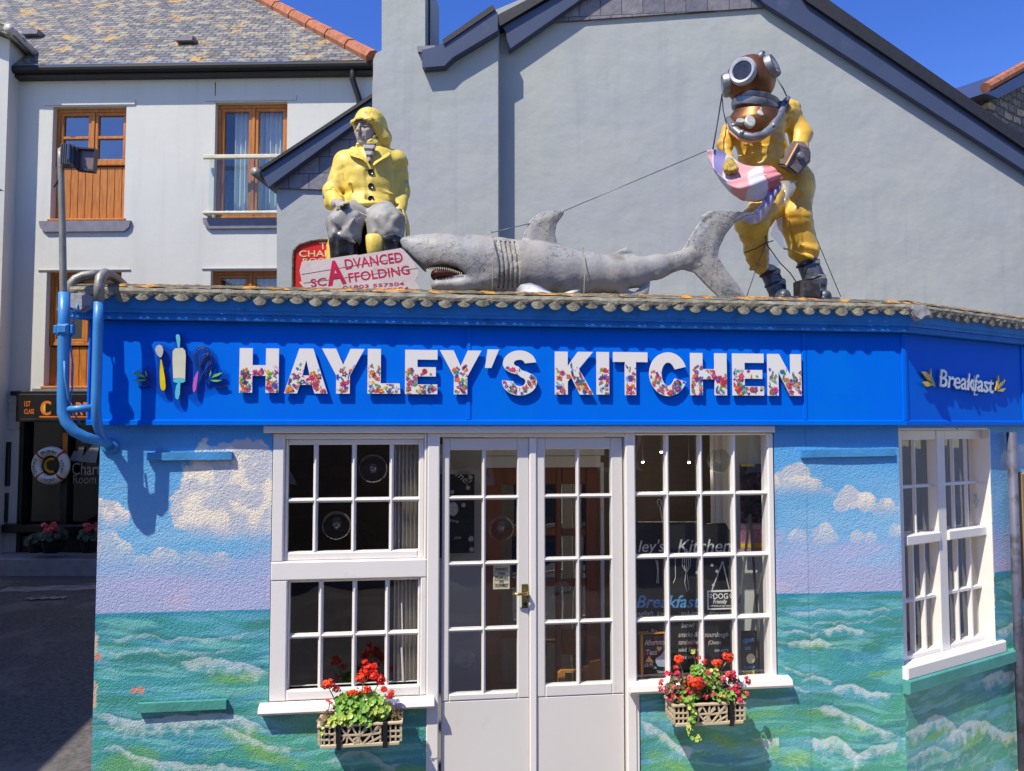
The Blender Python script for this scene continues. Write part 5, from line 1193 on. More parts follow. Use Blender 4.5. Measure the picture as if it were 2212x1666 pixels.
# Breakfast sign on the side fascia
bs = empty('breakfast_sign', B.PX(2085, 860, FW + .02), 'silver script sign reading Breakfast between gold leaves on the side fascia', 'sign')
silver = mat('silver_sign_face', L(176, 182, 206), rough=.25, metal=.3); goldp = mat('gold_leaf_paint', L(226, 182, 40), rough=.35)
sw_ = FW + .022; c8 = lambda a, b: B.uv((2980 + a / 2.007) / 1.8445, (750 + b / 2.007) / 1.8445, sw_)
mb = MB(B); (ua, va), (ub, vb) = c8(1528, 1585), c8(1962, 1640)
text_fit(mb, 'Breakfast', ua, va, ub, vb, sw_, .115, offset=.012, shear=.12, depth=.008)
kx, kv = c8(1800, 1600); mb.tube([(c8(1808, 1500)) + (sw_,), (c8(1800, 1580)) + (sw_,), (c8(1812, 1655)) + (sw_,), (c8(1832, 1655)) + (sw_,)], .006, 6)
mb.build('lettering', silver, bs)
for P in ([(1393, 1470), (1425, 1465), (1465, 1510), (1490, 1570), (1440, 1530)], [(1465, 1440), (1470, 1500), (1492, 1560), (1500, 1590), (1470, 1560), (1455, 1500)], [(1395, 1550), (1440, 1545), (1490, 1575), (1430, 1588)],
          [(2005, 1490), (2012, 1540), (1992, 1610), (1980, 1620), (1992, 1550)], [(2062, 1525), (2050, 1560), (2000, 1610), (2010, 1565)], [(2065, 1600), (2040, 1628), (1995, 1622), (2030, 1605)]):
    mb = MB(B); mb.prism([c8(*p) for p in P], sw_ - .008, sw_); mb.build('leaf', goldp, bs)

# ================================================================ RAILS AND MAST at the left corner
SPW = .225
rail = empty('guard_rail', A.PX(215, 930, SPW), 'curved blue tube with grey top standing off the left end of the blue fascia', 'rail')
def pxw(px, py, w, fr=A): u_, v_ = fr.uv(px, py, w); return (u_, v_, w)
RWp = .225
mb = MB(A)
blue_path = [pxw(214, 652, RWp), pxw(212, 700, RWp), pxw(210, 780, RWp), pxw(208, 850, RWp), pxw(207, 885, RWp), pxw(210, 915, RWp - .02), pxw(217, 938, RWp - .06), pxw(227, 953, RWp - .11), pxw(236, 962, .01)]
mb.tube(blue_path, .0245, 14); mb.build('lower_tube', sky_paint, rail, smooth=True)
mb = MB(A); mb.tube([pxw(214, 652, RWp), pxw(214, 620, RWp), pxw(217, 600, RWp - .01), pxw(226, 590, RWp - .05), pxw(238, 594, .06), pxw(252, 604, -.02), pxw(266, 616, -.12)], .0255, 14); mb.build('upper_tube', grey_metal, rail, smooth=True)
mb = MB(A); mb.lathe(A.PX(238, 964, .004), A.n, [(.045, 0), (.045, .01), (.03, .02)], 20); mb.build('wall_flange', sky_paint, rail, smooth=False)
MW = .24
mast = empty('floodlight_mast', A.PX(137, 900, MW), 'tall thin mast with a blue lower tube carrying two floodlights', 'mast')
mb = MB(A); mb.tube([pxw(139, 632, MW), pxw(138, 700, MW), pxw(137, 800, MW), pxw(136, 860, MW), pxw(136, 890, MW), pxw(143, 912, MW), pxw(160, 932, MW - .01), pxw(185, 945, MW - .03), pxw(212, 952, MW - .06), pxw(232, 958, .02)],
                 [.0275, .0275, .0275, .0275, .0275, .0275, .0275, .0275, .026, .024], 14); mb.build('lower_tube', sky_paint, mast, smooth=True)
mb = MB(A); mb.tube([pxw(136, 875, MW + .0), pxw(137, 650, MW), pxw(135, 500, MW), pxw(131, 345, MW), pxw(130, 322, MW)], [.0185, .0175, .0165, .0155, .012], 12); mb.build('mast_tube', grey_metal, mast, smooth=True)
mb = MB(A); mb.tube([pxw(136, 885, MW), pxw(207, 881, RWp)], .019, 12); mb.build('cross_tube', sky_paint, mast, smooth=True)
mb = MB(A); a, b = pxw(118, 724, MW), pxw(156, 701, MW)
mb.box(a[0], a[0] + .02, a[1] + .005, b[1] - .008, MW - .01, MW + .02, e=.004); mb.box(a[0] + .02, b[0] - .006, a[1], b[1], MW - .034, MW + .036, e=.012); mb.box(b[0] - .006, b[0] + .012, a[1] + .006, b[1] - .004, MW - .01, MW + .02, e=.004)
mb.build('clamp', sky_paint, mast)
mb = MB(A); mb.tube([pxw(168, 655, .16), pxw(160, 690, .20), pxw(153, 722, MW - .02), pxw(152, 745, MW - .02), pxw(158, 790, MW - .02), pxw(156, 840, MW - .02), pxw(151, 872, MW - .02), pxw(158, 890, MW - .03), pxw(175, 918, MW - .05)], .0045, 6)
mb.m = 0; mb.tube([pxw(139, 780, MW + .03), pxw(140, 815, MW + .035), pxw(148, 860, MW + .02), pxw(150, 876, MW)], .005, 6); mb.build('cable', mat('blue_painted_cable', L(90, 150, 205), rough=.5), mast, smooth=True)
mb = MB(A); mb.tube([pxw(131, 330, MW), pxw(136, 350, MW), pxw(130, 385, MW + .01), pxw(116, 405, MW + .01)], .0035, 6); mb.build('cable', black_plastic, mast, smooth=True)
# two floodlights seen from behind and beside
fb = mat('floodlight_grey', L(120, 122, 130), rough=.4, metal=.4, dirt=L(90, 84, 80), dscale=20, damt=.5); fg = glass_mat('floodlight_glass', (.75, .62, .5, 1), .08)
f1 = empty('floodlight', A.PX(150, 341, MW), 'grey floodlight body at the top of the thin mast', 'lamp', 'floodlights on the mast')
c18 = lambda a, b, w=MW: A.uv(a / 3.70, b / 3.70, w)
mb = MB(A); mb.prism([c18(520, 1185), c18(600, 1165), c18(615, 1178), c18(612, 1335), c18(560, 1318), c18(515, 1325)], MW - .05, MW + .05)
for k in range(5): a = c18(530 + k * 16, 1180); mb.box(a[0], a[0] + .004, c18(0, 1320)[1], a[1], MW + .05, MW + .062)
mb.build('housing', fb, f1); mb = MB(A); mb.prism([c18(582, 1190), c18(602, 1175), c18(600, 1300), c18(576, 1320)], MW + .064, MW + .068); mb.build('lens', fg, f1)
f2 = empty('floodlight', A.PX(188, 345, MW), 'square floodlight with a beige glass face beside the mast top', 'lamp', 'floodlights on the mast')
mb = MB(A); O = [c18(618, 1185), c18(775, 1195), c18(760, 1380), c18(618, 1365)]; I_ = [c18(640, 1200), c18(768, 1206), c18(753, 1366), c18(636, 1350)]
for i in range(4): j = (i + 1) % 4; mb.prism([O[i], O[j], I_[j], I_[i]], MW - .02, MW + .02)
mb.prism([c18(612, 1190), c18(640, 1190), c18(640, 1362), c18(612, 1355)], MW - .04, MW + .03)
mb.build('frame', mat('dark_lamp_frame', L(70, 66, 68), rough=.4), f2)
mb = MB(A); mb.prism(I_, MW - .004, MW + .002); mb.build('glass', mat('beige_lamp_glass', L(150, 128, 120), rough=.15, var=.15, vscale=12), f2)
mb = MB(A); mb.tube([pxw(130, 323, MW), pxw(137, 318, MW), pxw(141, 322, MW)], .008, 8); mb.build('bracket', white_paint, f1, smooth=True)
# second grey hoop across the left end of the roof
hp_ = MB(A); hp_.tube([pxw(152, 642, .12), pxw(151, 628, .12), pxw(154, 615, .12), pxw(164, 604, .11), pxw(180, 597, .1), pxw(200, 594, .09), pxw(216, 594, .07)], .026, 14)
tag(hp_.build('hoop_rail', grey_metal, smooth=True), 'bent grey tube over the left end of the lichened roof edge', 'rail')

# ================================================================ SIGN BOARDS on the roof
def wz(px, py, Y):      # frame parallel to the facade at depth Y
    f = Fr((0, Y), 90.0); return f
FB = Fr((0, .30), 90.0)
pts = [(647, 585), (652, 565), (700, 560), (768, 550), (775, 551), (866, 536), (872, 540), (892, 565), (905, 590), (897, 606), (900, 612), (909, 628), (660, 650)]
sb = empty('scaffolding_sign', FB.PX(780, 640, 0), 'weathered white board with red scaffolding lettering leaning on the roof', 'sign')
bw_ = mat('weathered_white_board', L(216, 200, 194), rough=.55, var=.06, vscale=6, dirt=L(158, 138, 124), dscale=10, damt=.6, dthr=.55, bump=.15)
mb = MB(FB); mb.prism([FB.uv(*p) for p in pts], -.02, 0); mb.build('board', bw_, sb)
crim = mat('crimson_lettering', L(204, 26, 74), rough=.45); c6 = lambda a, b, f=FB, w=0: f.uv((1000 + a / 2.007) / 1.8445, (750 + b / 2.007) / 1.8445, w)
pfit = lambda mb, t, a, b, c, d, h_, off=.012, f=FB, w=.001: text_fit(mb, t, *c6(a, b, f), *c6(c, d, f), w, h_ / 3.7 * f.scale(800, 580), offset=off)
mb = MB(FB); pfit(mb, 'DVANCED', 757, 650, 1218, 588, 84); pfit(mb, 'FFOLDING', 785, 752, 1272, 686, 74); pfit(mb, 'SC', 482, 790, 606, 776, 64); pfit(mb, 'A', 615, 775, 765, 755, 190, .035)
pfit(mb, '01803 557504', 735, 808, 1225, 776, 27, .004); pfit(mb, '0803 067694', 800, 846, 1262, 812, 25, .004); mb.build('lettering', crim, sb)
mb = MB(FB)
for (a, b, c, d) in ((405, 690, 1190, 560), (420, 760, 1340, 640)): p, q = c6(a, b), c6(c, d); mb.tube([p + (.0005,), q + (.0005,)], .0012, 4)
mb.build('board_joint', dark, sb)
FR = Fr((0, .62), 90.0)
rs = empty('red_sign', FR.PX(665, 630, 0), 'red sign with a rope edge and cream words half hidden behind the white board', 'sign')
c6r = lambda a, b: c6(a, b, FR)
rp_ = [(335, 800), (338, 560), (345, 500), (390, 455), (480, 428), (560, 416), (640, 418), (700, 430), (760, 470), (790, 520), (790, 800)]
mb = MB(FR); mb.prism([c6r(*p) for p in rp_], -.03, 0); mb.build('board', mat('red_sign_paint', L(214, 36, 26), rough=.4, var=.05), rs)
mb = MB(FR); P = [c6r(*p) + (.004,) for p in rp_]; mb.tube(P, .008, 6); mb.build('rope_edge', mat('twisted_rope', L(110, 90, 50), rough=.8, var=.5, vscale=60), rs)
cr = mat('cream_lettering', L(232, 206, 160), rough=.5); mb = MB(FR)
text_fit(mb, 'THE', *c6r(552, 490), *c6r(700, 482), .002, 58 / 3.7 * FR.scale(700, 580), .012); text_fit(mb, 'CHART', *c6r(386, 550), *c6r(700, 545), .002, 52 / 3.7 * FR.scale(700, 580), .01); text_fit(mb, 'ROOM', *c6r(416, 600), *c6r(660, 595), .002, 40 / 3.7 * FR.scale(700, 580), .01)
mb.prism([c6r(386, 755), c6r(412, 740), c6r(412, 785)], .001, .004); mb.build('lettering', cr, rs)

# wires
def wire(name, pts, r, m, lab, cat='wire', group=None):
    mb = MB(); mb.tube(pts, r, 5, raw=True); return tag(mb.build(name, m, smooth=True), lab, cat, group)
wm = mat('dark_wire', L(60, 58, 60), rough=.5, metal=.5)
# ================================================================ FISHERMAN STATUE
FF = Fr((0, .80), 90.0); sF = FF.scale(795, 400)
q9 = lambda a, b: ((1180 + a / 2.1357) / 1.8445, (400 + b / 2.1357) / 1.8445)      # pixels of an enlargement
def J(a, b, w=0.0, f=FF):
    u_, v_ = f.uv(*q9(a, b), w); return (u_, v_, w)
kF = sF / (2.1357 * 1.8445)     # metres per enlargement pixel
rz0 = roofz(.8) + .002
fs = empty('fisherman_statue', FF.P(FF.u(795, 500), rz0, 0), 'seated fisherman statue in yellow oilskin coat and hat on the roof', 'statue')
yel_coat = mat('faded_yellow_oilskin', L(232, 204, 92), rough=.5, var=.08, vscale=7, dirt=L(150, 118, 50), dscale=18, damt=.65, dthr=.565, streak=(L(196, 164, 70), .5), bump=.5, bscale=30, bumpdist=.006)
skin = mat('weathered_grey_skin', L(176, 164, 152), rough=.6, var=.1, vscale=14, dirt=L(120, 108, 98), dscale=30, damt=.6, dthr=.56, bump=.3, bscale=70, bumpdist=.004)
trou = mat('grey_lavender_trousers', L(166, 163, 156), rough=.6, var=.14, vscale=8, col2=L(130, 128, 124), dirt=L(60, 58, 62), dscale=12, damt=.5, dthr=.6, bump=.3, bscale=30)
boot = mat('black_gloss_boot', L(34, 32, 32), rough=.25, var=.2, dirt=L(80, 76, 72), dscale=14, damt=.4)
ZC = .0
lo_ = (FF.u(690, 400), rz0, -.34); hi_ = (FF.u(905, 400), FF.v(795, 225), .52)
# -- body: one continuous figure, head turned to the left, hands, legs
hc = np.array(J(603, 262, .03)); k = kF
b = Sdf((lo_[0] - .05, rz0, -.3), (hi_[0] + .05, hi_[1], .5), .0075)
b.cap(J(640, 840, -.05), J(640, 600, -.05), .12, .15); b.cap(J(430, 560, -.04), J(820, 560, -.04), .075, .075, k=.06); b.cap(J(635, 560, -.04), J(620, 380, 0), .065, .06, k=.04)
b.cap(J(640, 900, -.04), J(420, 1040, .26), .05, .045, k=.04); b.cap(J(420, 1040, .28), J(400, 1330, .30), .045, .045, k=.03); b.cap((J(400, 1330, .30)[0], rz0 + .05, .30), (J(400, 1330, .30)[0], rz0 + .04, .40), .045, .04, k=.03); b.cap(J(400, 1330, .30), (J(400, 1330, .30)[0], rz0 + .05, .30), .06, .045, k=.02)
b.cap(J(640, 900, -.04), J(800, 1040, .26), .05, .045, k=.04); b.cap(J(800, 1040, .28), J(800, 1330, .30), .045, .045, k=.03); b.cap(J(800, 1330, .30), (J(800, 1330, .30)[0], rz0 + .05, .30), .06, .045, k=.02); b.cap((J(800, 1330, .30)[0], rz0 + .05, .30), (J(800, 1330, .30)[0], rz0 + .04, .40), .045, .04, k=.03)
b.cap(J(390, 560, -.04), J(290, 800, .0), .06, .05, k=.04); b.cap(J(290, 800, 0), J(350, 890, .20), .045, .03, k=.02)
b.cap(J(870, 560, -.04), J(905, 800, -.04), .06, .05, k=.04); b.cap(J(895, 800, -.04), J(872, 890, .02), .04, .03, k=.02)
b.build('body', FF, [skin], fs)
# head (a finer mesh, same stone-grey skin) belongs to the body: build it into one finer continuous head and neck
class HSdf(Sdf):     # head pieces are laid out at a base size and scaled together
    def cap(s, a, b, ra, rb=None, k=0.0, sub=False, fl=None): return Sdf.cap(s, a, b, ra, rb, k, sub, fl)
    def ell(s, c, r, k=0.0, rot=None, sub=False): return Sdf.ell(s, c, r, k, rot, sub)
h_ = HSdf(hc - .19, hc + .19, .0034)
HS = 1.0
def H(x_, y_, z_): return hc + HS * np.array([x_, y_, z_])    # x right, y up, z to the viewer; the face looks to the left front
th = R(32); fx, fz = -math.sin(th), math.cos(th)          # facing direction
def Fc(s_, y_, f_): return H(s_ * math.cos(th) + f_ * fx, y_, s_ * math.sin(th) * 1 + f_ * fz)   # s = to the viewer's right across the face, f = forward
rot = roty(-math.degrees(th))
h_.ell(Fc(0, .03, -.02), (.078, .105, .095), rot=rot); h_.ell(Fc(0, -.045, .018), (.058, .075, .066), k=.03, rot=rot); h_.ell(Fc(0, -.10, .052), (.026, .022, .022), k=.025, rot=rot)
h_.cap(Fc(0, -.06, -.03), Fc(0, -.17, -.03), .055, .06, k=.02)
h_.cap(Fc(-.045, .027, .066), Fc(.045, .027, .066), .013, k=.014)                 # brow
h_.cap(Fc(0, .022, .078), Fc(0, -.028, .104), .0075, .0125, k=.009); h_.ell(Fc(0, -.030, .098), (.017, .009, .013), k=.008, rot=rot)   # nose
for s_ in (-1, 1):
    h_.ell(Fc(s_ * .032, .004, .078), (.018, .0115, .014), k=.008, rot=rot, sub=True); h_.ell(Fc(s_ * .031, .003, .067), (.013, .010, .010), k=.002, rot=rot)
    h_.cap(Fc(s_ * .016, .006, .078), Fc(s_ * .045, .001, .070), .0035, k=.004)
    h_.ell(Fc(s_ * .043, -.022, .052), (.018, .016, .018), k=.018, rot=rot)        # cheekbones
    h_.cap(Fc(s_ * .020, -.036, .082), Fc(s_ * .034, -.074, .066), .0035, k=.006, sub=True)   # furrow
    h_.ell(Fc(s_ * .078, -.005, -.012), (.012, .03, .018), k=.006, rot=rot)
h_.cap(Fc(-.022, -.062, .079), Fc(.022, -.062, .079), .0065, k=.006); h_.cap(Fc(-.019, -.073, .077), Fc(.019, -.073, .077), .0068, k=.006); h_.cap(Fc(-.024, -.0675, .085), Fc(.024, -.0675, .085), .0022, k=.002, sub=True)
h_.noise(.002, (50, 50, 50), 3); hd = h_.build('head', FF, [skin], fs)
dk_ = mat('dark_eye_paint', L(52, 46, 44), rough=.5)
for s2_ in (-1, 1):
    mb = MB(FF); mb.tube([tuple(Fc(s2_ * .014, .024, .088)), tuple(Fc(s2_ * .032, .030, .086)), tuple(Fc(s2_ * .050, .022, .076))], [.003, .0045, .002], 6); mb.build('eyebrow', dk_, fs, smooth=True)
    mb = MB(FF); mb.tube([tuple(Fc(s2_ * .020, .001, .080)), tuple(Fc(s2_ * .031, .003, .082)), tuple(Fc(s2_ * .042, -.001, .075))], [.0015, .0034, .0015], 6); mb.build('eye', dk_, fs, smooth=True)
# -- hat: sou'wester with the wide back brim
s_ = HSdf(hc - .27, hc + .27, .0058)
s_.ell(Fc(0, .075, -.035), (.097, .092, .112), rot=roty(-32)); s_.ell(Fc(-.0, .055, -.02), (.10, .05, .105), k=.02, rot=roty(-32))
s_.cap(Fc(.075, .035, .02), Fc(.09, -.055, -.06), .03, .04, k=.03); s_.cap(Fc(.09, -.05, -.06), Fc(.085, -.105, -.07), .045, .03, k=.03); s_.cap(Fc(.03, -.02, -.12), Fc(.06, -.11, -.11), .04, .03, k=.04)
s_.cap(Fc(-.075, .03, .01), Fc(-.08, -.02, -.03), .022, .02, k=.02)
s_.cap(Fc(-.07, .048, .062), Fc(.07, .045, .062), .017, k=.015); s_.cap(Fc(0, .052, .085), Fc(.065, .046, .065), .015, k=.015); s_.cap(Fc(0, .052, .085), Fc(-.065, .046, .065), .015, k=.015)
s_.ell(Fc(0, -.018, .045), (.070, .078, .085), k=.008, rot=roty(-32), sub=True)
rr_ = np.sqrt((s_.X - hc[0]) ** 2 + (s_.Y - hc[1] - .16) ** 2 + (s_.Z - hc[2]) ** 2); s_.F = s_.F + (.0022 * np.sin(rr_ * 520)).astype(np.float32)
Sdf.cap(s_, J(700, 200, -.03), J(752, 320, -.05), .040, .042, k=.045); Sdf.cap(s_, J(752, 320, -.05), J(772, 392, -.02), .042, .016, k=.03); Sdf.cap(s_, J(690, 235, .06), J(745, 300, .03), .020, .018, k=.03); s_.noise(.004, (20, 20, 20), 5); s_.build('hat', FF, [yel_coat], fs)
# chin strap and neck wrap
s_ = Sdf(np.array(J(500, 460, 0)) - (0, 0, .14), np.array(J(780, 260, 0)) + (0, 0, .18), .0045)
for i, (yy, rr2) in enumerate(((375, .073), (395, .078), (415, .08), (435, .076))):
    c = np.array(J(628, yy, .0)); q = np.hypot(np.hypot((s_.X - c[0]) / 1.0, (s_.Z - c[2]) / 1.0) - rr2, s_.Y - c[1] - (s_.X - c[0]) * .12) - .017; s_.put(q.astype(np.float32), .012)
s_.cap(Fc(-.03, -.11, .07), Fc(.055, -.085, .04), .007, k=.006); s_.cap(Fc(.055, -.085, .04), Fc(.085, -.03, -.005), .007, k=.006); s_.ell(Fc(.087, -.02, .0), (.012, .016, .012), k=.004)
s_.noise(.006, (30, 60, 30), 8); s_.build('neck_wrap', FF, [yel_coat], fs)
# -- coat
c_ = Sdf((lo_[0] - .06, FF.v(795, 580), -.3), (hi_[0] + .07, FF.v(795, 305), .42), .0075)
c_.cap(J(640, 870, -.03), J(640, 600, -.03), .150, .158, fl=None); c_.ell(J(640, 700, .0), (.180, .24, .145), k=.08)
c_.cap(J(425, 520, -.03), J(850, 520, -.03), .075, .072, k=.07); c_.cap(J(632, 530, -.02), J(630, 480, 0), .10, .07, k=.04)
c_.cap(J(398, 560, -.03), J(310, 770, .0), .074, .060, k=.04); c_.cap(J(308, 785, .0), J(348, 880, .17), .060, .047, k=.025); c_.cap(J(320, 840, .10), J(300, 880, .08), .05, .05, k=.03)
c_.cap(J(858, 550, -.03), J(893, 780, -.05), .074, .056, k=.035); c_.cap(J(893, 780, -.05), J(880, 940, .06), .056, .046, k=.025)
c_.ell(J(640, 890, .02), (.185, .085, .155), k=.03); c_.ell(J(640, 925, .05), (.170, .045, .15), k=.03)
for (a, b2, c2, d2, w_) in ((405, 590, 372, 770, .06), (850, 590, 838, 880, .05)): c_.cap(J(a, b2, w_ + .03), J(c2, d2, w_ + .05), .010, .018, k=.018, sub=True)
for (a, b2, c2, d2, r_) in ((445, 700, 470, 900, .010), (520, 880, 780, 820, .010), (560, 930, 820, 880, .008), (700, 760, 830, 800, .009), (260, 760, 350, 740, .012), (270, 800, 360, 770, .012)):
    c_.cap(J(a, b2, .13), J(c2, d2, .12), r_, r_ * .4, k=.02)
for (a, b2, c2, d2) in ((250, 780, 370, 700), (350, 700, 400, 620), (500, 850, 720, 790), (600, 600, 612, 920)): c_.cap(J(a, b2, .155 if a > 500 else .09), J(c2, d2, .155 if a > 500 else .08), .008, .006, k=.012, sub=True)
c_.poly([J(570, 440)[:2], J(702, 440)[:2], J(632, 605)[:2]], .24, .10, k=.004, sub=True, round_=0)
c_.noise(.008, (9, 7, 9), 21, 2); c_.folds(.009, (5, 6.5, 5), 4); coat = c_.build('coat', FF, [yel_coat], fs, smooth_it=1)
# collar flaps
def flap(name, pts, th_, m, par, f=FF, curv=None):
    P = [np.array(p, float) for p in pts]; c = sum(P) / len(P); vs = P + [c + np.array([0, 0, .012])]; n = len(P); vs2 = [p - np.array([0, 0, th_]) for p in vs]
    mb = MB(f); mb.add(vs + vs2, [(i, (i + 1) % n, n) for i in range(n)] + [((i + 1) % n + n + 1, i + n + 1, 2 * n + 1) for i in range(n)] + [(i, i + n + 1, (i + 1) % n + n + 1, (i + 1) % n) for i in range(n)]); o_ = mb.build(name, m, par)
    sm = o_.modifiers.new('s', 'SUBSURF'); sm.levels = sm.render_levels = 1; return o_
flap('collar', [J(522, 375, .07), J(442, 395, .05), J(432, 460, .12), J(500, 485, .17), J(585, 505, .185), J(612, 560, .18), J(575, 470, .14)][::-1], .012, yel_coat, fs)
flap('collar', [J(745, 420, .06), J(790, 415, .04), J(822, 462, .10), J(740, 500, .165), J(690, 530, .18), J(635, 575, .175), J(672, 480, .14)][::-1], .012, yel_coat, fs)
shirt = mat('striped_shirt', L(206, 200, 192), rough=.8); nt = shirt.node_tree; geo = [n for n in nt.nodes if n.bl_idname == 'ShaderNodeNewGeometry'][0]
sp_ = nn(nt, 'ShaderNodeSeparateXYZ'); nt.links.new(geo.outputs['Position'], sp_.inputs[0]); mm = nn(nt, 'ShaderNodeMath', operation='MULTIPLY'); mm.inputs[1].default_value = 2 * math.pi / (52 * kF); nt.links.new(sp_.outputs[2], mm.inputs[0])
sn = nn(nt, 'ShaderNodeMath', operation='SINE'); nt.links.new(mm.outputs[0], sn.inputs[0]); gt = nn(nt, 'ShaderNodeMath', operation='GREATER_THAN'); gt.inputs[1].default_value = .1; nt.links.new(sn.outputs[0], gt.inputs[0])
mxx = nn(nt, 'ShaderNodeMix', data_type='RGBA'); nt.links.new(gt.outputs[0], mxx.inputs[0]); mxx.inputs[6].default_value = L(206, 200, 192); mxx.inputs[7].default_value = L(92, 88, 94); nt.links.new(mxx.outputs[2], bsdf(shirt).inputs['Base Color'])
s_ = Sdf(np.array(J(555, 605, 0)) - (0, 0, .02), np.array(J(715, 425, 0)) + (0, 0, .2), .006); s_.poly([J(575, 440)[:2], J(695, 440)[:2], J(632, 608)[:2]], .150, .022, round_=0); s_.build('shirt', FF, [shirt], fs)
for (a, b2) in ((637, 612), (637, 731), (637, 838)):
    # put each button on the coat front
    u_, v_, _ = J(a, b2, .17); F_ = coat.data; base = wloc(fs); best = max((v.co for v in F_.vertices if abs((v.co[0] + base[0]) - FF.P(u_, 0)[0]) < .012 and abs(v.co[2] + base[2] - v_) < .012), key=lambda c: -c[1], default=None)
    wv_ = (.8 - (best[1] + base[1])) if best is not None else .16
    u_, v_ = FF.uv(*q9(a, b2), wv_); mb = MB(FF); mb.lathe(FF.P(u_, v_, wv_ - .006), FF.n, [(.021, 0), (.021, .010), (.017, .016), (.010, .012), (.001, .011)], 16); sm30(mb.build('button', boot, fs), 50)
# -- trousers and boots
t_ = Sdf((lo_[0] - .03, FF.v(795, 640), -.2), (hi_[0] + .05, FF.v(795, 440), .50), .0075)
for (kx_, hx, sg) in ((412, 560, -1), (772, 720, 1)):
    rk = .096 if sg < 0 else .112; t_.cap(J(hx, 950, .0), J(kx_, 1040, .26), .11, rk, k=.03); t_.cap(J(kx_, 1030, .26), J(kx_, 1160, .28), rk, rk * .92, k=.03); t_.box(J(kx_, 1105, .27), (rk * .98, .10, rk * .9), k=.05, rnd=.06); t_.cap(J(kx_ - 20, 1185, .30), J(kx_ + 30, 1190, .30), rk * .72, rk * .7, k=.03)
    for (a, b2, c2, d2) in ((kx_ - 90, 1010, kx_ + 60, 1180), (kx_ + 100, 980, kx_ - 20, 1150), (kx_ - 80, 1130, kx_ + 90, 1210)): t_.cap(J(a, b2, .375), J(c2, d2, .385), .012, .005, k=.035)
    t_.cap(J(kx_ + sg * -60, 1000, .42), J(kx_ + sg * -95, 1180, .38), .012, .008, k=.02, sub=True)
t_.noise(.006, (7, 9, 7), 33, 2); t_.folds(.011, (6, 7, 6), 8); t_.build('trousers', FF, [trou], fs)
for (kx_, sg) in ((408, -1), (800, 1)):
    s_ = Sdf((J(kx_, 1200, 0)[0] - .12, rz0 - .004, .12), (J(kx_, 1200, 0)[0] + .12, FF.v(795, 535), .56), .0075)
    s_.cap(J(kx_, 1210, .30), J(kx_ + 5, 1330, .30), .094, .082); ct = J(kx_, 1330, .30); s_.cap(ct, (ct[0], rz0 + .07, .30), .08, .065, k=.03); s_.cap((ct[0], rz0 + .055, .30), (ct[0] + sg * .02, rz0 + .045, .44), .055, .045, k=.03)
    s_.noise(.006, (14, 14, 14), 40); s_.build('boot', FF, [boot], fs)
# coat skirts hanging beside and between the legs
def drape(name, cols, m, par, f=FF, th=.012, sub=1):
    """cols: list of columns, each a list of (u, v, w) from top to bottom"""
    n, k_ = len(cols), len(cols[0]); mb = MB(f); mb.add([p for c in cols for p in c], [(i * k_ + j, i * k_ + j + 1, (i + 1) * k_ + j + 1, (i + 1) * k_ + j) for i in range(n - 1) for j in range(k_ - 1)])
    o_ = mb.build(name, m, par, smooth=True); sd = o_.modifiers.new('t', 'SOLIDIFY'); sd.thickness = th; sd.offset = 0; s2 = o_.modifiers.new('s', 'SUBSURF'); s2.levels = s2.render_levels = sub; return o_
drape('coat_skirt', [[J(330, 930, .05), J(300, 1050, .06), J(262, 1200, .08), J(245, 1330, .1), J(240, 1400, .1)], [J(330, 930, .12), J(300, 1040, .16), J(275, 1200, .2), J(262, 1330, .22), J(255, 1400, .22)], [J(340, 950, .2), J(310, 1050, .25), J(290, 1200, .30), J(296, 1330, .30), J(296, 1400, .3)]], yel_coat, fs)
drape('coat_skirt', [[J(880, 890, .1), J(915, 960, .15), J(935, 1060, .2), J(925, 1160, .24), J(935, 1300, .24)], [J(900, 890, .02), J(945, 980, .06), J(970, 1080, .1), J(972, 1160, .12), J(975, 1300, .12)]], yel_coat, fs)
drape('coat_skirt', [[J(585, 1140, .36), J(588, 1200, .38), J(602, 1330, .37)], [J(625, 1128, .39), J(630, 1200, .42), J(640, 1330, .40)], [J(690, 1130, .37), J(690, 1200, .41), J(690, 1330, .39)], [J(748, 1128, .36), J(740, 1200, .38), J(742, 1330, .37)]], yel_coat, fs)
# crate he sits on
mb = MB(FF); cu, cv = FF.uv(795, 540, -.1); mb.box(cu - .2, cu + .2, rz0, cv + .14, -.22, .12, e=.02); mb.build('seat', mat('dark_wood_seat', L(80, 62, 46), rough=.7, stretch=(4, 4, .5)), fs)
# hand resting on the thigh: palm, four curled fingers and a thumb
s_ = Sdf(np.array(J(310, 960, 0)) + (-.10, -.10, .12), np.array(J(460, 830, 0)) + (.05, .05, .42), .0045)
pc_ = np.array(J(375, 893, .27)); s_.ell(pc_, (.045, .028, .05), k=.0, rot=rotz(-12)); s_.cap(np.array(J(340, 880, .20)), pc_, .033, .03, k=.02)
for i, (a, b2, c2, d2) in enumerate(((350, 885, 352, 930), (372, 882, 378, 925), (395, 878, 403, 915), (415, 878, 426, 905))):
    p0 = np.array(J(a, b2, .31)); p1 = np.array(J((a + c2) / 2 + 3, (b2 + d2) / 2 - 4, .345)); p2 = np.array(J(c2, d2, .35)); s_.cap(p0, p1, .0125, .0115, k=.006); s_.cap(p1, p2, .0115, .0095, k=.004)
s_.cap(np.array(J(400, 895, .27)), np.array(J(440, 880, .31)), .013, .009, k=.01); s_.build('hand', FF, [skin], fs)
mb = MB(FF); mb.tube([J(385, 915, .37), J(420, 898, .35), J(445, 885, .32)], [.014, .016, .012], 8); mb.build('pipe', boot, fs, smooth=True)
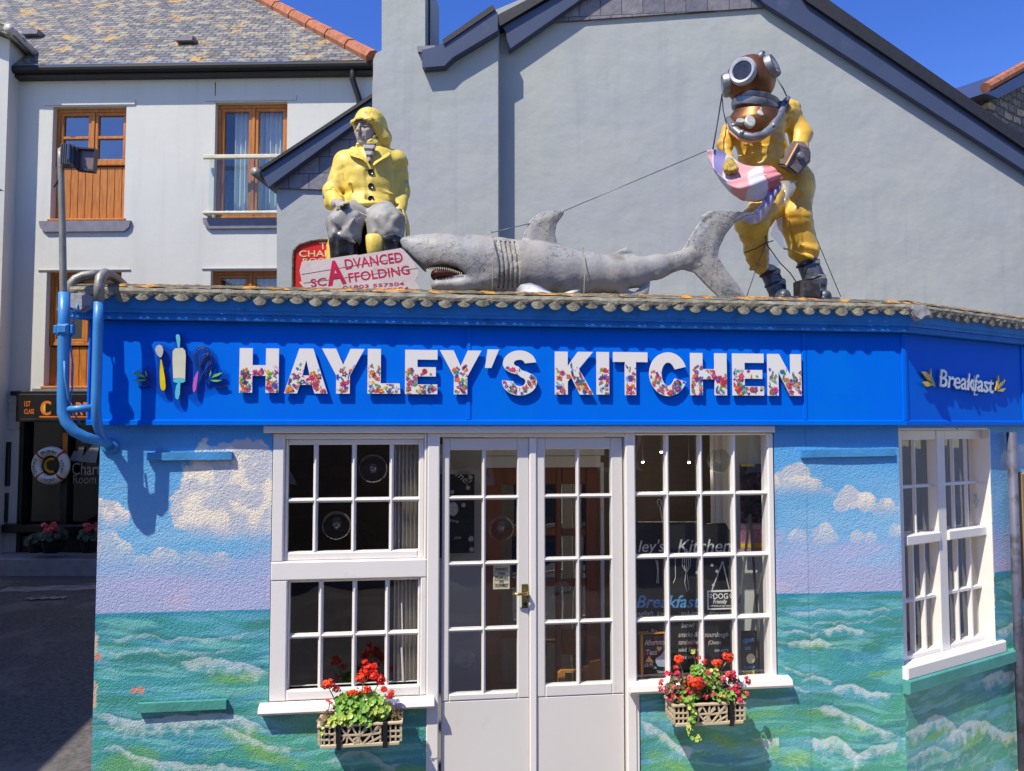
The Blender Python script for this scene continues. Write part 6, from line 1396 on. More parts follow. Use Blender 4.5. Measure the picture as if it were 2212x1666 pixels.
# lashing cord down the front
mb = MB(FF); mb.tube([J(445, 905, .2), J(600, 985, .27), J(625, 985, .27), J(900, 925, .2)], .005, 6); mb.tube([J(612, 990, .28), J(618, 1150, .26), J(645, 1400, .24)], .0045, 6); mb.tube([J(655, 990, .28), J(680, 1160, .26), J(712, 1300, .24)], .004, 6)
mb.build('lashing_cord', mat('pale_cord', L(190, 182, 160), rough=.8), fs, smooth=True)

# ================================================================ SHARK
FS = Fr((0, .42), 90.0); kS = FS.scale(1250, 570)
sh_z = roofz(.42)
q10 = lambda a, b: ((1560 + a / 1.4747) / 1.8445, (780 + b / 1.4747) / 1.8445)
def K(a, b, w=0.0):
    u_, v_ = FS.uv(*q10(a, b), w); return (u_, v_, w)
ke = kS / (1.4747 * 1.8445)
sk = empty('shark_statue', FS.P(FS.u(1200, 600), sh_z, 0), 'long grey shark statue with open mouth lying along the cafe roof', 'statue')
s_ = Sdf((K(40, 0)[0] - .03, K(0, 640)[1], -.20), (K(2215, 0)[0] + .03, K(0, 25)[1], .22), .0072)
spine = [(73, 268, 20), (110, 288, 44), (160, 310, 72), (220, 335, 102), (300, 354, 122), (400, 370, 136), (500, 388, 147), (620, 405, 153), (740, 425, 157), (860, 432, 150), (1000, 446, 138), (1150, 458, 120), (1300, 462, 105), (1420, 448, 88), (1560, 415, 66), (1680, 380, 46), (1780, 350, 42)]
for i in range(len(spine) - 1):
    (a, b2, r1), (c2, d2, r2) = spine[i], spine[i + 1]; s_.cap(K(a, b2), K(c2, d2), r1 * ke, r2 * ke, k=.035, fl=(2, .78))
# mouth: wedge cut, then the separate lower jaw
s_.poly([K(195, 425)[:2], K(300, 413)[:2], K(380, 430)[:2], K(455, 492)[:2], K(400, 478)[:2], K(300, 482)[:2], K(240, 505)[:2]], .1, .22, k=.008, sub=True, round_=0)
s_.poly([K(30, 290)[:2], K(100, 345)[:2], K(178, 425)[:2], K(232, 500)[:2], K(232, 660)[:2], K(30, 660)[:2]], .0, .3, k=.012, sub=True, round_=0)
s_.cap(K(272, 530, .0), K(420, 528, .0), 38 * ke, 46 * ke, k=.01, fl=(2, 1.9)); s_.cap(K(420, 530), K(600, 500), 50 * ke, 75 * ke, k=.04, fl=(2, 1.5))
dz = lambda w_: (lambda x_, y_: np.full(x_.shape, w_, np.float32))
for (P, w_, th_) in (([(765, 300), (775, 220), (810, 150), (860, 105), (930, 88), (1018, 84), (1005, 120), (970, 165), (958, 230), (985, 310)], 0, .022), ([(1290, 350), (1340, 318), (1383, 300), (1420, 330), (1430, 350)], 0, .018),
                     ([(1700, 330), (1735, 270), (1790, 180), (1850, 110), (1930, 62), (2030, 44), (2110, 52), (2195, 86), (2150, 108), (2070, 125), (2010, 165), (1960, 230), (1925, 310), (1915, 360), (1960, 430), (2030, 520), (2082, 600), (1925, 602), (1860, 540), (1780, 455), (1740, 445), (1690, 420)], 0, .024),
                     ([(1330, 545), (1420, 570), (1512, 512), (1500, 590), (1460, 640), (1330, 640)], .02, .03)):
    s_.poly([K(*p)[:2] for p in P], w_, th_, k=.022)
s_.cap(K(1830, 130, 0), K(1930, 78, 0), .02, .018, k=.02); s_.cap(K(1930, 78, 0), K(2040, 62, 0), .018, .015, k=.02); s_.cap(K(2040, 62, 0), K(2110, 74, 0), .015, .012, k=.015); s_.cap(K(2110, 74, 0), K(2195, 92, 0), .012, .007, k=.015); s_.cap(K(1560, 470, .02), K(1740, 400, .01), 20 * ke, 10 * ke, k=.03)
for i, gx_ in enumerate((608, 635, 662, 688, 714)): gA, gB, gC = K(gx_, 285), K(gx_ + 16, 420), K(gx_ + 14, 555); xs_ = np.interp(s_.Y, [gC[1], gB[1], gA[1]], [gC[0], gB[0], gA[0]]); s_.put(np.maximum(np.maximum(np.maximum(np.abs(s_.X - xs_) - .0055, -s_.F - .016), np.abs(s_.Y - gB[1]) - (gA[1] - gC[1]) / 2), -s_.Z).astype(np.float32), .004, sub=True)
s_.cap(K(168, 310, .045), K(188, 330, .06), .009, .004, k=.006, sub=True)
s_.noise(.0035, (14, 14, 14), 60, 3)
shk = mat('weathered_shark_paint', L(154, 155, 156), rough=.55, var=.08, vscale=4, col2=L(160, 155, 146), dirt=L(116, 111, 102), dscale=6, damt=.7, dthr=.52, bump=.6, bscale=40, bumpdist=.005)
# peeling scribble edges, stronger along the belly
nt = shk.node_tree; lk = nt.links; b_ = bsdf(shk); geo = [n for n in nt.nodes if n.bl_idname == 'ShaderNodeNewGeometry'][0]
src = b_.inputs['Base Color'].links[0].from_socket; n4 = nn(nt, 'ShaderNodeTexNoise'); n4.inputs['Scale'].default_value = 17; n4.inputs['Detail'].default_value = 3; lk.new(geo.outputs['Position'], n4.inputs['Vector'])
ab = nn(nt, 'ShaderNodeMath', operation='SUBTRACT'); ab.inputs[1].default_value = .5; lk.new(n4.outputs[0], ab.inputs[0]); a2 = nn(nt, 'ShaderNodeMath', operation='ABSOLUTE'); lk.new(ab.outputs[0], a2.inputs[0])
mr = nn(nt, 'ShaderNodeMapRange'); mr.inputs[1].default_value = 0; mr.inputs[2].default_value = .022; mr.inputs[3].default_value = 1; mr.inputs[4].default_value = 0; lk.new(a2.outputs[0], mr.inputs[0])
n5 = nn(nt, 'ShaderNodeTexNoise'); n5.inputs['Scale'].default_value = 2.4; n5.inputs['Detail'].default_value = 2; lk.new(geo.outputs['Position'], n5.inputs['Vector']); m5 = nn(nt, 'ShaderNodeMapRange'); m5.inputs[1].default_value = .46; m5.inputs[2].default_value = .56; lk.new(n5.outputs[0], m5.inputs[0])
mu = nn(nt, 'ShaderNodeMath', operation='MULTIPLY'); lk.new(mr.outputs[0], mu.inputs[0]); lk.new(m5.outputs[0], mu.inputs[1])
mx = nn(nt, 'ShaderNodeMix', data_type='RGBA'); lk.new(mu.outputs[0], mx.inputs[0]); lk.new(src, mx.inputs[6]); mx.inputs[7].default_value = L(98, 92, 84); lk.new(mx.outputs[2], b_.inputs['Base Color'])
s_.build('body', FS, [shk], sk)
gum = mat('dark_red_mouth', L(92, 30, 26), rough=.5); tooth = mat('ivory_tooth', L(214, 204, 182), rough=.4)
s2 = Sdf((K(190, 0)[0], K(0, 560)[1], -.14), (K(500, 0)[0], K(0, 390)[1], .2), .006); s2.cap(K(262, 466, .0), K(420, 462, .0), .034, .030, fl=(2, 2.5)); s2.build('mouth', FS, [gum], sk)
mb = MB(FS)
for i in range(17):
    t = i / 16; a, b2 = 212 + 198 * t, 428 - 10 * math.sin(t * 3.1) + 26 * t * t; p = K(a, b2 + 2, .078 + .022 * t); r = .006
    mb.add([(p[0] - r * .7, p[1] + .004, p[2]), (p[0] + r * .7, p[1] + .004, p[2]), (p[0], p[1] + .004, p[2] - r), (p[0] + .002, p[1] - .016, p[2])], [(0, 3, 1), (1, 3, 2), (2, 3, 0)])
    if i % 2: p = K(255 + 150 * t, 497 - 8 * math.sin(t * 3), .06 + .02 * t); mb.add([(p[0] - r * .7, p[1], p[2]), (p[0] + r * .7, p[1], p[2]), (p[0], p[1], p[2] - r), (p[0], p[1] + .012, p[2])], [(1, 3, 0), (2, 3, 1), (0, 3, 2)])
mb.build('teeth', tooth, sk)
mb = MB(FS); e = K(302, 296, .088); mb.lathe(FS.P(*e), dirs(FS, -.25, .1, 1), [(.026, -.012), (.025, .005), (.020, .008), (.018, .004), (.011, .010), (.003, .012)], 18); sm30(mb.build('eye', mat('pale_green_eye', L(140, 142, 122), rough=.3, var=.3, vscale=40), sk), 50)
def fin(name, P, ws, th_, m):
    n = len(P); mb = MB(FS); vs = [K(a, b2, w_) for (a, b2), w_ in zip(P, ws)]; c = tuple(sum(v[i] for v in vs) / n for i in range(3))
    mb.add(vs + [(c[0], c[1] + th_, c[2] + th_ * .4), (c[0], c[1] - th_, c[2])], [(i, (i + 1) % n, n) for i in range(n)] + [((i + 1) % n, i, n + 1) for i in range(n)]); o_ = mb.build(name, m, sk, smooth=True); return o_
wf = mat('sun_bleached_fin', L(216, 216, 220), rough=.45, dirt=L(120, 110, 96), dscale=12, damt=.4, dthr=.6)
fin('pectoral_fin', [(735, 548), (760, 522), (815, 512), (870, 530), (920, 556), (960, 580), (1000, 596), (900, 600), (760, 596), (730, 575)], [.14, .15, .16, .2, .24, .28, .3, .3, .26, .18], .012, wf)
fin('pectoral_fin', [(985, 578), (1060, 556), (1118, 548), (1116, 562), (1060, 580), (1010, 590)], [.22, .2, .17, .2, .24, .25], .006, wf)
# ropes lashing the shark down
for (a, b2, lab) in ((585, 232, 'thin rope tied over the shark just in front of its gills'), (1121, 330, 'thin rope with a loop tied round the middle of the shark')):
    loopp = [K(a, b2 - 12, .05), K(a + 5, b2 - 18, .05), K(a + 2, b2 - 26, .05), K(a - 4, b2 - 20, .05), K(a, b2 - 8, .06)]
    run = [K(a + 2, b2, .08), K(a + 14, b2 + 30, .115 if a < 900 else .1), K(a + 20, b2 + 90, .165 if a < 900 else .13), K(a + 12, b2 + 170, .17), K(a + 10, b2 + 230 if a < 900 else 570, .18), K(a + 6, 596, .2)]
    wire('lashing_rope', [FS.P(*p) for p in loopp + run], .003, mat('grey_rope', L(150, 144, 134), rough=.8) if a < 900 else bpy.data.materials['grey_rope'], lab, 'rope', 'ropes lashing the shark')

# ================================================================ DIVER
FD = Fr((0, .78), 90.0); rzD = roofz(.78)
q11 = lambda a, b: ((2750 + a / 1.6333) / 1.8445, (200 + b / 1.6333) / 1.8445)
def D(a, b, w=0.0):
    u_, v_ = FD.uv(*q11(a, b), w); return (u_, v_, w)
kD = FD.scale(1650, 400) / (1.6333 * 1.8445)
rD = lambda p: p * kD
dv = empty('diver_statue', FD.P(FD.u(1710, 640), rzD, 0), 'standing diver statue with copper helmet and yellow suit on the roof', 'statue')
suit = mat('glossy_yellow_suit', L(236, 196, 76), rough=.42, var=.12, vscale=5, col2=L(212, 160, 50), dirt=L(140, 96, 36), dscale=14, damt=.55, dthr=.57, streak=(L(176, 126, 40), .5), bump=.35, bscale=18, bumpdist=.006, coat=.12)
zf = min(D(800, 1600)[1], D(560, 1590)[1])
fp0 = rzD
s_ = Sdf((D(150, 0)[0], fp0, -.3), (D(930, 0)[0], D(0, 290)[1], .36), .0085)
# trunk
s_.cap(D(450, 500, 0), D(465, 690, 0), rD(160), rD(150)); s_.cap(D(300, 520, 0), D(620, 425, 0), rD(88), rD(98), k=.06); s_.cap(D(500, 700, 0), D(640, 830, -.02), rD(130), rD(125), k=.06)
s_.cap(D(640, 830, -.02), D(690, 880, -.02), rD(130), rD(120), k=.06)
# viewer's right arm, over the block
s_.cap(D(650, 400, -.02), D(715, 560, -.0), rD(80), rD(72), k=.04); s_.cap(D(715, 560, 0), D(700, 680, .08), rD(72), rD(60), k=.04); s_.cap(D(700, 690, .08), D(640, 740, .16), rD(52), rD(44), k=.03)
# viewer's left arm
s_.cap(D(265, 520, -.02), D(225, 620, .04), rD(62), rD(52), k=.03); s_.cap(D(225, 625, .04), D(262, 740, .18), rD(48), rD(38), k=.02)
# legs
s_.cap(D(700, 900, -.02), D(675, 1090, .02), rD(122), rD(108), k=.05); s_.cap(D(675, 1090, .02), D(735, 1290, .0), rD(108), rD(96), k=.04); s_.ell(D(735, 1305, .0), (rD(104), rD(62), .10), k=.03, rot=rotz(14)); s_.cap(D(740, 1300, 0), D(760, 1345, 0), rD(82), rD(66), k=.02)
s_.cap(D(560, 930, .0), D(410, 1140, .08), rD(108), rD(104), k=.05); s_.cap(D(410, 1140, .08), D(440, 1330, .02), rD(104), rD(78), k=.04); s_.cap(D(445, 1330, .02), D(475, 1420, .0), rD(70), rD(52), k=.03)
# folds
for (a, b2, c2, d2, w_, r_) in ((320, 690, 520, 660, .13, 14), (350, 620, 560, 620, .16, 14), (560, 560, 620, 470, .12, 16), (360, 720, 480, 745, .12, 12), (690, 910, 760, 960, .1, 30), (610, 1290, 800, 1350, .1, 22), (600, 1230, 820, 1300, .1, 18), (620, 1070, 650, 1260, .12, 16),
                                (360, 1290, 500, 1240, .12, 18), (370, 1370, 500, 1310, .1, 16), (330, 1210, 480, 1290, .14, 15), (340, 1130, 470, 1170, .16, 14), (400, 1420, 500, 1390, .07, 14), (720, 1100, 800, 1280, .06, 14), (430, 760, 620, 700, .12, 14)):
    s_.cap(D(a, b2, w_), D(c2, d2, w_), rD(r_), rD(r_ * .5), k=.028)
for (a, b2, c2, d2, w_) in ((620, 460, 640, 640, .08), (480, 960, 560, 1080, .1), (350, 1340, 480, 1280, .12), (620, 1180, 760, 1330, .12), (280, 560, 300, 680, .08), (350, 1250, 470, 1210, .16), (690, 640, 770, 600, .12)): s_.cap(D(a, b2, w_), D(c2, d2, w_), rD(9), rD(6), k=.022, sub=True)
s_.noise(.012, (7, 6, 7), 71, 2); s_.folds(.013, (4.0, 6.0, 4.0), 14); s_.folds(.007, (3, 12, 3), 44); s_.build('body', FD, [suit], dv)
# boots with straps and lead blocks
btm = mat('grey_lead_boot', L(92, 98, 108), rough=.45, var=.2, vscale=14, dirt=L(40, 40, 46), dscale=14, damt=.8, dthr=.5, metal=.3)
for (P, tw, tx) in (((D(765, 1390, 0), D(815, 1520, .02)), 66, 30), ((D(515, 1450, 0), D(560, 1540, .02)), 56, 26)):
    a, c = P; s_ = Sdf((a[0] - .2, fp0 - .003, -.16), (a[0] + .3, a[1] + .10, .26), .0075); bt_ = (c[0] + rD(tx), fp0 + .05, .0)
    s_.cap(a, c, rD(tw), rD(tw * 1.05)); s_.cap(c, bt_, rD(tw * 1.05), .055, k=.02); s_.cap((bt_[0] - rD(10), fp0 + .04, .0), (bt_[0] - rD(30), fp0 + .035, .14), .055, .045, k=.03); s_.box((bt_[0] - .01, fp0 + .012, .05), (.075, .014, .13), rnd=.006)
    s_.noise(.006, (16, 16, 16), 80); bo_ = s_.build('boot', FD, [btm], dv)
    blk = mat('black_strap', L(30, 28, 30), rough=.4) if 'black_strap' not in bpy.data.materials else bpy.data.materials['black_strap']
    for t in (.0, .75):
        q = [a[i] + (c[i] - a[i]) * t for i in range(3)]; mb = MB(FD); torus(mb, FD.P(*q), dirs(FD, c[0] - a[0], c[1] - a[1], 0) / np.linalg.norm(dirs(FD, c[0] - a[0], c[1] - a[1], 0)), rD(tw) * 1.0, .012, s2=8); mb.build('strap', blk, dv, smooth=True)
        mb = MB(FD); p = (q[0] + rD(20), q[1], q[2] + rD(tw) * 1.02); mb.box(p[0] - .03, p[0] + .03, p[1] - .016, p[1] + .016, p[2] - .004, p[2] + .008, e=.004); mb.build('buckle', grey_metal, dv)
mb = MB(FD); p, q = D(690, 1590, .12), D(820, 1510, .12); mb.box(p[0], q[0], fp0 + .002, q[1] , .08, .2, e=.02); mb.build('toe_cap', mat('dark_brown_metal', L(66, 58, 56), rough=.4, metal=.4, dirt=L(110, 104, 100), dscale=12), dv)
mb = MB(FD); p = D(360, 1600, 0); mb.box(p[0], D(900, 1600, 0)[0], rzD - .02, fp0, -.14, .2, e=.004); mb.build('plinth', lead, dv)
# helmet
hc = np.array(D(392, 198, .05)); hr = rD(158); copper = mat('aged_copper', (.29, .12, .042, 1), rough=.42, metal=.7, var=.18, vscale=6, col2=(.20, .075, .03, 1), dirt=(.14, .07, .035, 1), dscale=9, damt=.6, dthr=.5, bump=.12, bscale=22, bumpdist=.006)
silv = mat('tinned_metal', L(150, 152, 156), rough=.45, metal=.6, var=.15, vscale=14, dirt=L(70, 66, 66), dscale=16, damt=.7, dthr=.54, bump=.2, bscale=40, bumpdist=.003)
mb = MB(); ax = dirs(FD, .12, 1, .12); pr = [(hr * math.sin(R(a)), hr * 1.0 * math.cos(R(a))) for a in range(0, 141, 7)]; pr[0] = (.001, hr)
mb.lathe(FD.P(*hc), -ax, [(r, -h) for r, h in pr], 40); sm30(mb.build('helmet', copper, dv), 60)
def ring(name, c, ax, prof, m, par, seg=28): mb = MB(); mb.lathe(FD.P(*c), ax, prof, seg); return sm30(mb.build(name, m, par), 50)
fa = dirs(FD, -.66, .0, .75); fa = fa / np.linalg.norm(fa); base = FD.P(*hc); fc = base + fa * hr * .97
def ringw(name, c, ax, prof, m, par, seg=32): mb = MB(); mb.lathe(c, ax, prof, seg); return sm30(mb.build(name, m, par), 50)
R1 = rD(84)
fpw = ringw('face_port', fc, fa, [(R1 * .98, -.03), (R1 * 1.02, .0), (R1, .022), (R1 * .92, .03), (R1 * .74, .026), (R1 * .68, .012), (R1 * .66, .0)], mat('white_rim_paint', L(200, 204, 212), rough=.35, dirt=L(150, 150, 156), dscale=12), dv)
ringw('port_glass', fc, fa, [(R1 * .68, .0), (R1 * .68, .020), (.001, .022)], mat('smoky_port_glass', L(66, 68, 80), rough=.15, var=.3, vscale=14), dv)
for (ax_s, lab) in (((.62, .32, .72), 1), ((-.95, -.12, -.30), 0)):
    a_ = dirs(FD, *ax_s); a_ = a_ / np.linalg.norm(a_); c = base + a_ * hr * .97; R2 = rD(74)
    ringw('side_port', c, a_, [(R2 * 1.05, -.03), (R2 * 1.05, .01), (R2 * .95, .026), (R2 * .72, .024), (R2 * .66, .008), (.001, .008)], silv, dv)
    mb = MB(); t1 = np.cross(a_, [0, 0, 1.0]); t1 /= np.linalg.norm(t1); t2 = np.cross(a_, t1)
    for kk in (-.4, 0, .4): mb.tube([c + a_ * .02 + t1 * R2 * kk - t2 * R2 * .65, c + a_ * .03 + t1 * R2 * kk + t2 * R2 * .65], .005, 6, raw=True)
    mb.build('port_guard', silv, dv)
ringw('exhaust_valve', base + dirs(FD, .25, .85, .55) / 1.05 * hr * .97, dirs(FD, .25, .85, .55), [(.03, -.01), (.03, .01), (.018, .02), (.018, .035), (.001, .038)], silv, dv, 16)
for (x_, y_, z_) in ((-.5, .62, .6), (-.78, .2, .55)): ringw('rivet', base + dirs(FD, x_, y_, z_) * hr * .98, dirs(FD, x_, y_, z_), [(.014, -.006), (.014, .008), (.001, .014)], silv, dv, 12)
# neck ring and copper corselet
nc_ = np.array(D(425, 345, .04)); nax = dirs(FD, .20, 1, .16)
ringw('neck_ring', FD.P(*nc_), nax, [(rD(120), -.062), (rD(142), -.055), (rD(150), -.03), (rD(150), -.008), (rD(134), -.003), (rD(140), .010), (rD(144), .034), (rD(128), .04), (rD(120), .046)], silv, dv, 40)
s_ = Sdf((D(215, 0)[0], D(0, 610)[1], -.2), (D(660, 0)[0], D(0, 330)[1], .3), .007)
s_.cap(D(430, 360, .02), D(428, 480, .02), rD(118), rD(172), fl=(2, .95)); s_.cap(D(330, 500, .0), D(570, 420, .0), rD(95), rD(95), k=.05); s_.cap(D(425, 345, .04), D(430, 420, .03), rD(118), rD(135), k=.04)
P2 = Sdf(s_.lo, s_.lo + s_.h * (s_.n - 1), s_.h); P2.poly([D(a_, b2)[:2] for a_, b2 in ((285, 340), (560, 300), (630, 325), (615, 395), (570, 470), (520, 540), (460, 585), (390, 600), (310, 575), (255, 515), (235, 455))], 0, 1.0, round_=0)
s_.F = np.maximum(s_.F, P2.F[:s_.F.shape[0], :s_.F.shape[1], :s_.F.shape[2]]); s_.build('corselet', FD, [copper], dv)
RIMW = .03
rim = [D(238, 455, .0), D(262, 510, .09), D(315, 555, .16), D(390, 575, .20), D(460, 560, .205), D(520, 510, .18), D(570, 430, .12), D(605, 350, .05), D(625, 318, -.02)]
rim = [(p[0], p[1], p[2] + RIMW) for p in rim]
mb = MB(FD); mb.tube(rim, [rD(18), rD(24), rD(26), rD(26), rD(26), rD(25), rD(24), rD(22), rD(14)], 12, fl=.8); mb.build('corselet_rim', silv, dv, smooth=True)
mb = MB(FD); mb.tube([(p[0] + .008 * (1 if p[0] > D(430, 0)[0] else -1), p[1] - rD(26), p[2] - .012) for p in rim], rD(12), 8); mb.build('rubber_gasket', mat('pink_gasket', L(216, 160, 118), rough=.6), dv, smooth=True)
for p in (rim[2], rim[5], rim[7], rim[1]):
    mb = MB(FD); mb.lathe(FD.P(p[0], p[1], p[2] + .02), FD.n, [(.016, 0), (.016, .016), (.009, .02), (.001, .022)], 8); mb.build('wing_nut', silv, dv)
for (a, b2, rx, ry, w_) in ((327, 462, 20, 26, .175), (390, 463, 44, 32, .205), (460, 410, 24, 24, .185), (465, 385, 12, 16, .175)):
    mb = MB(); c = FD.P(*D(a, b2, w_)); t_ax = dirs(FD, (a - 400) / 500, .35, 1); mb.lathe(c, t_ax, [(rD(ry), -.02), (rD(ry), .006), (rD(ry * .8), .010), (.001, .010)], 20, ell=rx / ry)
    V = np.array(mb.V); 
    mb.build('badge', mat('pale_badge', L(196, 196, 186), rough=.35, dirt=L(140, 136, 120), dscale=30) if 'pale_badge' not in bpy.data.materials else bpy.data.materials['pale_badge'], dv)
# lead block on the forearm
lb = empty('lead_weight', FD.P(*D(690, 800, .2)), 'heavy grey brown lead block with a stud held at the diver hip', 'weight')
mb = MB(FD); fr1 = [D(625, 755, .26), D(700, 615, .26), D(790, 650, .24), D(775, 720, .24), D(705, 815, .26)]; bk = [D(560, 735, .10), D(640, 595, .10), D(720, 590, .08), D(790, 650, .06), D(640, 830, .10)]
mb.add([fr1[0], fr1[1], fr1[2], fr1[3], fr1[4], D(552, 742, .12), D(660, 588, .12), D(745, 590, .08), D(640, 800, .12)], [(4, 3, 2, 1, 0), (0, 1, 6, 5), (1, 2, 7, 6), (5, 8, 4, 0), (8, 5, 6, 7), (2, 3, 4, 8, 7)])
lb_m = mat('lead_block', L(112, 100, 98), rough=.5, var=.15, vscale=12, dirt=L(160, 150, 146), dscale=20, damt=.5, dthr=.58, bump=.4); o_ = mb.build('block', lb_m, lb)
bm = bmesh.new(); bm.from_mesh(o_.data); bmesh.ops.recalc_face_normals(bm, faces=bm.faces); bmesh.ops.bevel(bm, geom=bm.edges[:], offset=.012, segments=2, affect='EDGES'); bm.to_mesh(o_.data); bm.free()
mb = MB(FD); mb.tube([D(625, 752, .262), D(660, 685, .266), D(700, 612, .262)], .010, 6); mb.build('orange_strap', mat('orange_strap', L(216, 156, 108), rough=.6), lb)
mb = MB(FD); mb.lathe(FD.P(*D(712, 692, .25)), FD.n, [(.026, 0), (.026, .02), (.018, .03), (.001, .033)], 14); sm30(mb.build('stud', silv, lb), 40)
# gloved hand
glove = mat('ochre_glove', L(190, 160, 70), rough=.7, dirt=L(120, 96, 50), dscale=20, damt=.6, dthr=.5, bump=.4, bscale=60)
s_ = Sdf(np.array(D(190, 830, .12)) + (-.14, -.14, 0), np.array(D(345, 690, .50)) + (.10, .10, 0), .0055); s_.ell(D(258, 765, .32), (rD(38), rD(42), .05)); s_.cap(D(250, 735, .20), D(258, 765, .32), rD(36), rD(36), k=.02)
for (a, b2, c2, d2) in ((228, 762, 232, 800), (250, 768, 256, 806), (274, 766, 282, 800), (294, 755, 306, 785)): s_.cap(D(a, b2, .35), D((a + c2) / 2, (b2 + d2) / 2, .375), rD(13), rD(12), k=.008); s_.cap(D((a + c2) / 2, (b2 + d2) / 2, .375), D(c2, d2, .35), rD(12), rD(10), k=.005)
s_.cap(D(285, 745, .33), D(305, 770, .37), rD(12), rD(9), k=.008); s_.build('glove', FD, [glove], dv)
# ---- flag slung between hand and block
def flagmat():
    m = mat('faded_flag_cloth', vcol=True, rough=.75, var=.06, vscale=10, bump=.15, bscale=120, bumpdist=.002); b_ = bsdf(m); b_.inputs['Subsurface Weight'].default_value = 0.0; return m
def patch(rows, nu, nv):
    """smooth sheet through rows of control points"""
    C = np.array(rows, float); r, c = C.shape[:2]
    def cr_(P, t):
        n = len(P) - 1; x_ = t * n; i = min(int(x_), n - 1); f = x_ - i; p0, p1, p2, p3 = P[max(i - 1, 0)], P[i], P[i + 1], P[min(i + 2, n)]
        return .5 * (2 * p1 + (p2 - p0) * f + (2 * p0 - 5 * p1 + 4 * p2 - p3) * f * f + (3 * p1 - p0 - 3 * p2 + p3) * f ** 3)
    V = []
    for j in range(nv + 1):
        row = [cr_(C[:, i], j / nv) for i in range(c)]
        V += [cr_(np.array(row), i / nu) for i in range(nu + 1)]
    return np.array(V)
rows = [[D(108, 650, .24), D(180, 655, .20), D(262, 690, .17), D(350, 745, .20), D(430, 760, .24), D(525, 745, .26)],
        [D(125, 710, .27), D(170, 770, .32), D(250, 815, .35), D(350, 815, .36), D(450, 800, .34), D(570, 790, .28)],
        [D(150, 770, .28), D(190, 830, .34), D(270, 890, .37), D(360, 900, .38), D(470, 880, .35), D(600, 825, .28)],
        [D(175, 815, .25), D(240, 900, .30), D(310, 960, .33), D(380, 975, .33), D(470, 960, .30), D(590, 850, .26)],
        [D(185, 830, .20), D(250, 915, .22), D(320, 965, .24), D(390, 985, .24), D(480, 975, .22), D(580, 860, .2)]]
nu, nv = 72, 44; V = patch(rows, nu, nv); q1 = np.arange(len(V)) // (nu + 1) / nv; q2 = np.arange(len(V)) % (nu + 1) / nu; V[:, 2] += .014 * np.sin(q1 * 15 + 5 * np.abs(q2 - .5)) * np.sin(np.pi * q2) + .005 * np.sin(q1 * 31 + q2 * 9)
F = [(j * (nu + 1) + i, (j + 1) * (nu + 1) + i, (j + 1) * (nu + 1) + i + 1, j * (nu + 1) + i + 1) for j in range(nv) for i in range(nu)]
uu, vv = np.meshgrid(np.linspace(0, 1, nu + 1), np.linspace(0, 1, nv + 1)); uu = uu.ravel(); vv = vv.ravel()
def flagcol(u, v):
    w_, p_, r_, lv = lin(214, 206, 214), lin(224, 160, 160), lin(196, 50, 44), lin(134, 128, 180)
    c = np.broadcast_to(w_, u.shape + (3,)).copy(); wb = (fbm(u * 5, v * 5, 3, 9) - .5) * .12
    a = u + wb; c = mixc(c, lv, (((a > .12) & (a < .30) & (v < .38)) * 1.0)); c = mixc(c, p_, ((np.abs(a + v * .25 - .62) < .13) & (v < .85)) * 1.0); c = mixc(c, p_, ((np.abs(a - v * .1 - .03) < .05)) * .9)
    c = mixc(c, r_, (((v > .80) & (a > .35) & (a < .78)) | ((a > .84) & (v > .30)))* .85); c = mixc(c, lin(224, 140, 140), ((a > .86) & (v < .5)) * 1.0); c = mixc(c, lin(110, 112, 128), ((v > .84) & (a < .36)) * 1.0)
    return c
fm = flagmat(); flag = empty('flag', FD.P(*D(360, 960, .2)), 'faded pink and white flag slung like a hammock from the diver hand', 'flag')
link_mesh('cloth', FD.arr(V), F, [fm], flag, True, cols=flagcol(uu, vv))
rows2 = [[D(455, 960, .27), D(500, 930, .28), D(560, 890, .27), D(600, 850, .24)], [D(460, 1000, .27), D(500, 970, .30), D(550, 930, .30), D(590, 900, .26)], [D(400, 1060, .28), D(470, 1020, .31), D(530, 990, .30), D(560, 960, .26)], [D(350, 1085, .28), D(400, 1075, .31), D(480, 1060, .30), D(520, 1030, .26)], [D(345, 1115, .27), D(400, 1130, .29), D(450, 1120, .29), D(500, 1070, .25)]]
V = patch(rows2, 30, 36); V[:, 2] += .012 * np.sin(V[:, 0] * 120 + V[:, 1] * 30); nu2 = 30; F2 = [(j * 31 + i, (j + 1) * 31 + i, (j + 1) * 31 + i + 1, j * 31 + i + 1) for j in range(36) for i in range(30)]
uu, vv = np.meshgrid(np.linspace(0, 1, 31), np.linspace(0, 1, 37)); lc = mixc(np.broadcast_to(lin(150, 140, 184), (uu.size, 3)), lin(204, 196, 210), ((vv.ravel() > .5) | (uu.ravel() < .25)) * 1.0)
link_mesh('hanging_corner', FD.arr(V), F2, [fm], flag, True, cols=lc)
